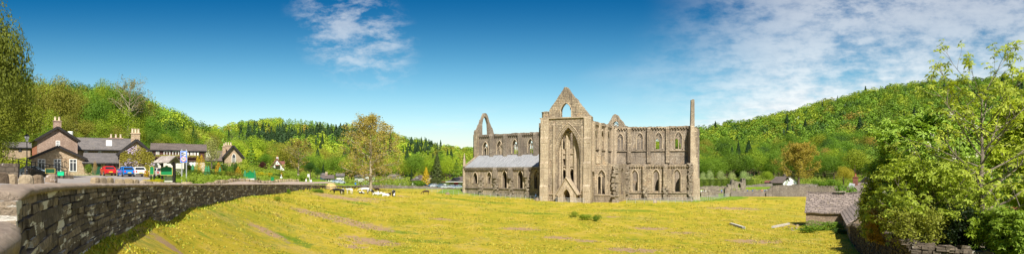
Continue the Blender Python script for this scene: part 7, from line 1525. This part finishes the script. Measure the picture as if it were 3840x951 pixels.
# backing of garden trees further off, behind the chestnuts
for u, D, vt, w_, ti, l in ((3350, 62, 590, 170, 'yg', 'round green garden tree behind the leafy sapling'), (3560, 66, 600, 240, 'dark', 'dark garden tree behind the flowering chestnut'), (3820, 70, 620, 200, 'mid', 'green garden tree beyond the lawn at the right edge'), (3700, 84, 640, 170, 'olive', 'olive garden tree behind the brown-tiled house')): tree_px('garden_tree', l, 'great', u, D, vt, w_, ti)
# the great tree at the left edge
tree_px('edge_tree', 'great dark green tree towering at the left edge of the view', 'great', -50, 78, -70, 330, (.155, .195, .025)); tree_px('edge_tree', 'dark green tree below the towering one at the left edge', 'great', 10, 92, 215, 290, (.22, .26, .03)); tree_px('edge_tree', 'shadowy tree filling the lower left edge under the great tree', 'great', -20, 112, 400, 200, (.17, .22, .025))

# --- left wooded hill: placed one by one: (u, D, top v, width px, tint)
LH = [(150, 150, 268, 130, 'olive'), (225, 148, 282, 150, 'olive'), (290, 160, 330, 110, 'olive'), (90, 170, 262, 110, 'mid'), (330, 170, 345, 90, 'yg'), (395, 175, 288, 100, 'yg'), (365, 150, 345, 110, 'mid'), (435, 170, 305, 110, 'mid'), (525, 172, 325, 100, 'dark'), (485, 176, 300, 110, 'mid'), (465, 150, 395, 110, 'yg'), (545, 170, 420, 90, 'yg'), (600, 180, 468, 90, 'mid'), (570, 160, 440, 100, 'mid'), (645, 190, 466, 90, 'mid'),
      (690, 200, 478, 80, 'yg'), (725, 205, 476, 60, 'dark'), (40, 140, 330, 130, 'mid'), (120, 136, 400, 130, 'yg'), (60, 132, 455, 120, 'mid'), (190, 136, 400, 120, 'yg'), (255, 138, 425, 110, 'olive'), (320, 140, 440, 110, 'olive'), (385, 138, 450, 110, 'yg'), (440, 140, 460, 100, 'olive'), (500, 138, 462, 100, 'yg'), (560, 142, 478, 95, 'mid'), (620, 150, 495, 95, 'yg'), (670, 158, 505, 80, 'mid'), (10, 128, 480, 120, 'dark'), (100, 126, 490, 100, 'yg'), (175, 127, 470, 90, 'mid'), (745, 170, 515, 60, 'mid'),
      (300, 128, 498, 60, 'yg'), (345, 129, 492, 80, 'mid'), (405, 128, 498, 80, 'olive'), (460, 130, 505, 80, 'yg'), (530, 128, 520, 70, 'mid'), (600, 134, 525, 80, 'olive'), (650, 140, 528, 80, 'yg'), (700, 150, 530, 70, 'mid'), (235, 129, 490, 70, 'dark'), (-60, 150, 260, 160, 'mid'), (-170, 140, 240, 190, 'yg'), (-300, 135, 230, 200, 'mid')]
pos_words = lambda u: ('above the far left outbuilding' if u < 120 else 'above the tall gabled house' if u < 300 else 'above the long rear range' if u < 450 else 'above the wisteria gable' if u < 560 else 'above the boarded wing' if u < 700 else 'at the right foot of the left hill')
TW = {'olive': 'olive-brown', 'yg': 'yellow-green', 'mid': 'fresh green', 'dark': 'dark green', 'lime': 'bright lime', 'rust': 'rusty orange', 'conif': 'blue-black'}
allL = []
def queue(lbl, fn, u): allL.append((lbl, fn, u))
for i, (u, D, vt, w_, ti) in enumerate(LH):
    low_ = 'low on the bank' if D < 142 else 'on the crest' if vt < 350 or D > 175 else 'on the slope'
    t = tree_px('hillside_tree', 'x', ('lob%d' if i % 4 else 'ups%d') % (i % (5 if i % 4 else 2)), u, D, vt, w_, ti, group='trees of the left hillside'); queue('%s broadleaf tree %s %s' % (TW[ti], low_, pos_words(u)), t, u)
for u, D, vt, w_, k, l in ((688, 205, 460, 26, 'con0', 'dark pine with a bushy head on the left hill skyline'), (725, 206, 475, 38, 'con1', 'slender dark spruce at the right end of the left hill'), (1464, 640, 482, 26, 'con2', 'lone dark spire tree on the skyline right of the field tree'), (858, 700, 481, 14, 'con0', 'lone small conifer on the middle hill skyline')): tree_px('lone_conifer', l, k, u, D, vt, w_, 'conif')
# ------------------------------------------------------------------ wooded hills
def wood_points():
    rs = np.random.RandomState(42); out = []
    y = 292.0
    while y < 1120:
        sp = 9.6 + y * .0045; xs = np.arange((-420 - 1920) / F * y, (4150 - 1920) / F * y, sp); xs = xs + rs.uniform(-.42, .42, len(xs)) * sp; ys = y + rs.uniform(-.42, .42, len(xs)) * sp
        out.append(np.stack([xs, ys], 1)); y += sp * .92
    p = np.concatenate(out); X, Y = p[:, 0], p[:, 1]; u = 1920 + F * X / Y; z = ground(X, Y)
    start = np.interp(u, [-400, 700, 740, 860, 1150, 1300, 1740, 2500, 2640, 2900, 3000, 3200, 4200], [210, 225, 330, 235, 300, 330, 330, 420, 306, 318, 316, 312, 300])
    crest = np.interp(u, [-400, 740, 760, 900, 1300, 1760, 2500, 2640, 2900, 4200], [470, 470, 720, 1070, 1075, 1075, 1075, 830, 930, 930])
    k = (Y > start) & (Y < crest) & ~((u > 1800) & (u < 2560) & (Y < 700)) 
    return X[k], Y[k], z[k], u[k], rs
wx, wy, wz, wu, rs = wood_points(); n = len(wx); wv_ = HZ - (wz - EYE) * F / KV / wy
def vn(x, y, s, seed):
    r_ = np.random.RandomState(seed); gr = r_.rand(64, 64); a = x / s % 63; b = y / s % 63; i = a.astype(int); j = b.astype(int); fa = a - i; fb = b - j; fa = fa * fa * (3 - 2 * fa); fb = fb * fb * (3 - 2 * fb)
    return (gr[i, j] * (1 - fa) + gr[i + 1, j] * fa) * (1 - fb) + (gr[i, j + 1] * (1 - fa) + gr[i + 1, j + 1] * fa) * fb
kind = np.array(['b'] * n)
con = ((wu > 925) & (wu < 1350) & (wv_ > 502) & (wv_ < 575) & (vn(wx, wy, 34, 1) > .27)) | ((wu > 1535) & (wu < 1600) & (wv_ > 556) & (wv_ < 612) & (vn(wx, wy, 30, 2) > .40)) | ((wu > 1600) & (wu < 1655) & (wv_ > 562) & (wv_ < 605) & (vn(wx, wy, 24, 5) > .5)) | ((vn(wx, wy, 28, 3) > .88) & (wu < 1700) & (wu > 900) & (wv_ > 520)) | ((wu > 2650) & (vn(wx, wy, 26, 6) > .90))
kind[con] = 'c'
plt_ = ((wu > 1050) & (wu < 1420) & (wv_ < 495)) | ((wu > 815) & (wu < 960) & (wv_ > 505) & (wv_ < 600)); kind[plt_ & ~con] = 'p'      # young plantation, fine and pointed
ht = rs.uniform(10.5, 17, n) * np.where(kind == 'c', 1.2, 1) * np.where(kind == 'p', .62, 1) * np.where(wu > 2600, 1.05, .95); wd = rs.uniform(.72, 1.15, n) * ht * np.where(kind == 'b', .95, .52)
pal_m = [('lime', .20), ('yg', .34), ('mid', .22), ('olive', .16), ('rust', .02), ('dark', .06)]; pal_r = [('lime', .06), ('yg', .26), ('mid', .42), ('dark', .12), ('olive', .11), ('rust', .03)]
tn = []
m1 = vn(wx, wy, 40, 7); m2 = rs.rand(n)
for i in range(n):
    if kind[i] == 'c': tn.append('conif'); continue
    if kind[i] == 'p': tn.append('mid'); continue
    q = (m1[i] * .5 + m2[i] * .5 - .5) * 1.25 + .5; q = min(.999, max(0, q)); acc = 0
    for k_, w_ in (pal_r if (wu[i] > 2500 or wu[i] < 700) else pal_m):
        acc += w_
        if q < acc: break
    tn.append(k_)
tn = np.array(tn); inframe = (wu > -40) & (wu < 3880)
# the largest ones in view become objects of their own; the rest is one mass
size_px = ht / wy; hidden = ((wu > 1745) & (wu < 2610)) | ((wu > 3230) & (wy < 420)) | (wu < 760)
cand = np.where(inframe & ~hidden)[0]; right = cand[(wu[cand] > 2610)]; midl = cand[(wu[cand] < 1745)]
ind = np.concatenate([right[np.argsort(-size_px[right])][:125], midl[np.argsort(-size_px[midl])][:115], np.where(inframe & ~hidden & (kind == 'c'))[0]])
ind = np.unique(ind); cc = [i for i in ind if kind[i] == 'c']
if len(cc) > 60:
    drop = set(sorted(cc, key=lambda i: -size_px[i])[60:]); ind = np.array([i for i in ind if i not in drop])
isind = np.zeros(n, bool); isind[ind] = True
G2 = dict(G)
for i in ind:
    key = ('con%d' % (i % 3)) if kind[i] == 'c' else ('fla%d' % (i % 2) if kind[i] == 'p' else 'lob%d' % (i % 5)); ti = tn[i]; c_ = 'conifer' if kind[i] == 'c' else 'broadleaf tree'; u = wu[i]
    where = ('above the bungalow' if u < 1260 else 'behind the big field tree' if u < 1500 else 'behind the golden cypress' if u < 1625 else 'behind the tea room') if 1150 < u < 1760 else ('above the chapel house' if u < 960 else 'behind the bare tree') if u <= 1150 else ('above the willow row' if u < 2830 else 'above the old cottage' if u < 2950 else 'behind the orange oak' if u < 3070 else 'above the golden round tree' if u < 3230 else 'behind the garden chestnuts')
    row = 'at the hill foot' if wy[i] < 345 else 'low on the hill' if wy[i] < 420 else 'halfway up the hill' if wy[i] < 700 else 'near the crest'
    t = plant('woodland_tree' if kind[i] != 'c' else 'woodland_conifer', 'x', 'tree', key, wx[i], wy[i], wz[i] - .5, ht[i], wd[i], np.array(G[ti]) * rs.uniform(.85, 1.2) * (1.22 if u < 2000 else 1.05), 'trees of the %s wooded hill' % ('right' if u > 2600 else 'middle')); queue('%s %s %s %s' % (TW[ti], c_, row, where), t, u)
# individual labels: number those that share words from left to right
by = {}
for l, t, u in allL: by.setdefault(l, []).append((u, t))
ORD = ['leftmost', 'second from left', 'third from left', 'fourth from left', 'fifth from left', 'sixth from left', 'seventh from left', 'eighth from left', 'ninth from left', 'tenth from left', 'eleventh from left', 'twelfth from left', 'thirteenth from left', 'fourteenth from left', 'fifteenth from left', 'sixteenth from left', 'seventeenth from left', 'eighteenth from left', 'nineteenth from left', 'twentieth from left']
for l, L_ in by.items():
    L_.sort(key=lambda q: q[0])
    for i, (u, t) in enumerate(L_): t['label'] = l if len(L_) == 1 else l + ', ' + (ORD[i] if i < len(ORD) - 1 and i < len(L_) - 1 else ('rightmost' if i == len(L_) - 1 else 'far along to the right'))
# the mass
low = {'b': [lobed(200 + i, 300, 5, .11, low=.05, lr=(.22, .32)) for i in range(5)], 'c': [conifer(210 + i, 200, .13) for i in range(3)], 'p': [flame(220 + i, 150, .15) for i in range(2)]}
near_ = {'b': [lobed(230 + i, 1300, 8, .056, low=.05, lr=(.18, .28)) for i in range(5)], 'c': [conifer(240 + i, 420, .10) for i in range(3)], 'p': [flame(250 + i, 90, .16) for i in range(2)]}
def mass(name, sel_):
    Vs, Ts = [], []
    for i in sel_:
        L_ = (near_ if wy[i] < 520 else low)[kind[i]]; V = L_[i % len(L_)][0]; a = rs.uniform(0, 6.28); c_, s_ = math.cos(a), math.sin(a)
        W = np.stack([(V[:, 0] * c_ - V[:, 1] * s_) * wd[i] + wx[i], (V[:, 0] * s_ + V[:, 1] * c_) * wd[i] + wy[i], V[:, 2] * ht[i] + wz[i] - .5], 1); Vs.append(W)
        Ts.append(np.tile(np.append(np.array(G[tn[i]]) * rs.uniform(.75, 1.25) * (1.22 if wu[i] < 2000 else 1.05), 1), (len(V), 1)))
    V = np.concatenate(Vs); T_ = np.concatenate(Ts); me = np_mesh(name, V, np.arange(len(V)).reshape(-1, 4), T_); me.materials.append(M['leaf_mass']); o = bpy.data.objects.new(name, me); C.objects.link(o); tag(o, kind='stuff'); return o
rest = np.where(~isind)[0]; ur = wu[rest]
mass('hillside_woodland', rest[ur > 2500]); mass('valley_woodland', rest[(ur > 700) & (ur <= 2500)]); mass('upper_woodland', rest[ur <= 700])
print('woods', n, len(ind))
# understorey along the feet of the hills
def undergrowth(name, pts, tint, size, h, n_, seed):
    r_ = np.random.RandomState(seed); Cn = []
    for u0, u1, D0, D1, k in pts:
        u = r_.uniform(u0, u1, k); D = r_.uniform(D0, D1, k); x = (u - 1920) / F * D; z = ground(x, D); b = np.abs(vn(x, D, 6, 3)) * h; Cn.append(np.stack([x, D, z + b * r_.rand(k) ** .6], 1))
    Cn = np.concatenate(Cn); Cn = Cn[(Cn[:, 0] < np.interp(Cn[:, 1], LW[:, 1], LW[:, 0]) - 5.2) | (Cn[:, 1] > 190)]
    V, Q = leafquads(Cn, np.tile([0, -.3, .8], (len(Cn), 1)), size, r_); tt = np.repeat(np.array(tint)[None] * (r_.uniform(.7, 1.3, len(Cn))[:, None]), 4, 0); tt = np.concatenate([tt, np.ones((len(tt), 1))], 1)
    me = np_mesh(name, V, Q, tt); me.materials.append(M['leaf_mass']); o = bpy.data.objects.new(name, me); C.objects.link(o); tag(o, kind='stuff')
undergrowth('garden_ground_cover', [(640, 1120, 96, 200, 16000), (680, 1150, 60, 100, 7000), (930, 1150, 140, 200, 5000)], (.17, .23, .02), .35, 1.2, 0, 1)
undergrowth('bank_undergrowth', [(0, 760, 112, 150, 14000), (-200, 60, 100, 130, 4000)], (.15, .18, .02), .5, 2.2, 0, 2)
undergrowth('valley_undergrowth', [(1130, 1745, 262, 330, 16000), (2610, 3300, 286, 330, 12000), (720, 1200, 200, 320, 12000)], (.18, .23, .025), .7, 4.0, 0, 3)
# grass tufts in the pasture, on the banks and under the garden trees
def tufts(name, n_, fu, h, seed, ubounds, dexp, tint, accept, blades=5):
    r_ = np.random.RandomState(seed); u = r_.uniform(*ubounds, n_); D = np.exp(r_.uniform(math.log(dexp[0]), math.log(dexp[1]), n_)); x = (u - 1920) / F * D; ok = accept(x, D, u); x, D, u = x[ok], D[ok], u[ok]
    pn_ = vn(x, D, 2.3, seed) + .5 * vn(x, D, .8, seed + 1); ok = pn_ > fu; x, D = x[ok], D[ok]; z = ground(x, D); m_ = len(x); V = []
    hh = h * (1 + D / 120)
    for b in range(blades):
        a = r_.uniform(0, 6.28, m_); l = r_.uniform(.3, 1, m_) * hh; w_ = .018 * (1 + D / 40); ox = x + r_.normal(0, .05, m_) * (1 + D / 30); oy = D + r_.normal(0, .05, m_) * (1 + D / 30); c_, s_ = np.cos(a), np.sin(a)
        V.append(np.stack([np.stack([ox - s_ * w_, oy + c_ * w_, z - .02], 1), np.stack([ox + s_ * w_, oy - c_ * w_, z - .02], 1), np.stack([ox + c_ * l * .5 + s_ * w_ * .3, oy + s_ * l * .5 - c_ * w_ * .3, z + l * .8], 1), np.stack([ox + c_ * l * .5 - s_ * w_ * .3, oy + s_ * l * .5 + c_ * w_ * .3, z + l * .8], 1)], 1))
    V = np.concatenate(V); k = len(V); tt = np.array(tint)[None] * r_.uniform(.65, 1.35, k)[:, None]; g_ = r_.rand(k) < .2; tt[g_] = np.array((.14, .22, .02)) * r_.uniform(.7, 1.3, g_.sum())[:, None]; tt = np.concatenate([np.repeat(tt, 4, 0), np.ones((k * 4, 1))], 1)
    me = np_mesh(name, V.reshape(-1, 3), np.arange(k * 4).reshape(-1, 4), tt); me.materials.append(M['leaf_mass']); o = bpy.data.objects.new(name, me); C.objects.link(o); tag(o, kind='stuff')
xwl = lambda D: np.interp(D, LW[:, 1], LW[:, 0]); xwr = lambda D: np.interp(D, np.r_[RW[:, 1], 98], np.r_[RW[:, 0], 48.6])
tufts('pasture_grass', 34000, .66, .06, 5, (60, 3250), (11, 130), (.40, .35, .035), lambda x, D, u: (x > xwl(D) + .05) & (x < xwr(D) - .3))
tufts('wall_foot_grass', 16000, .30, .12, 6, (60, 1300), (9, 150), (.33, .36, .03), lambda x, D, u: (x > xwl(D) + .03) & (x < xwl(D) + .3 + D * .008))
tufts('pasture_tussocks', 20000, .80, .10, 12, (300, 3200), (60, 190), (.44, .37, .05), lambda x, D, u: (x > xwl(D) + 1) & ((x < xwr(D) - 1) | (D > 104)), 6)
tufts('garden_grass', 26000, .2, .2, 8, (3150, 4000), (28.6, 60), (.16, .25, .02), lambda x, D, u: x > xwr(D) + .8)
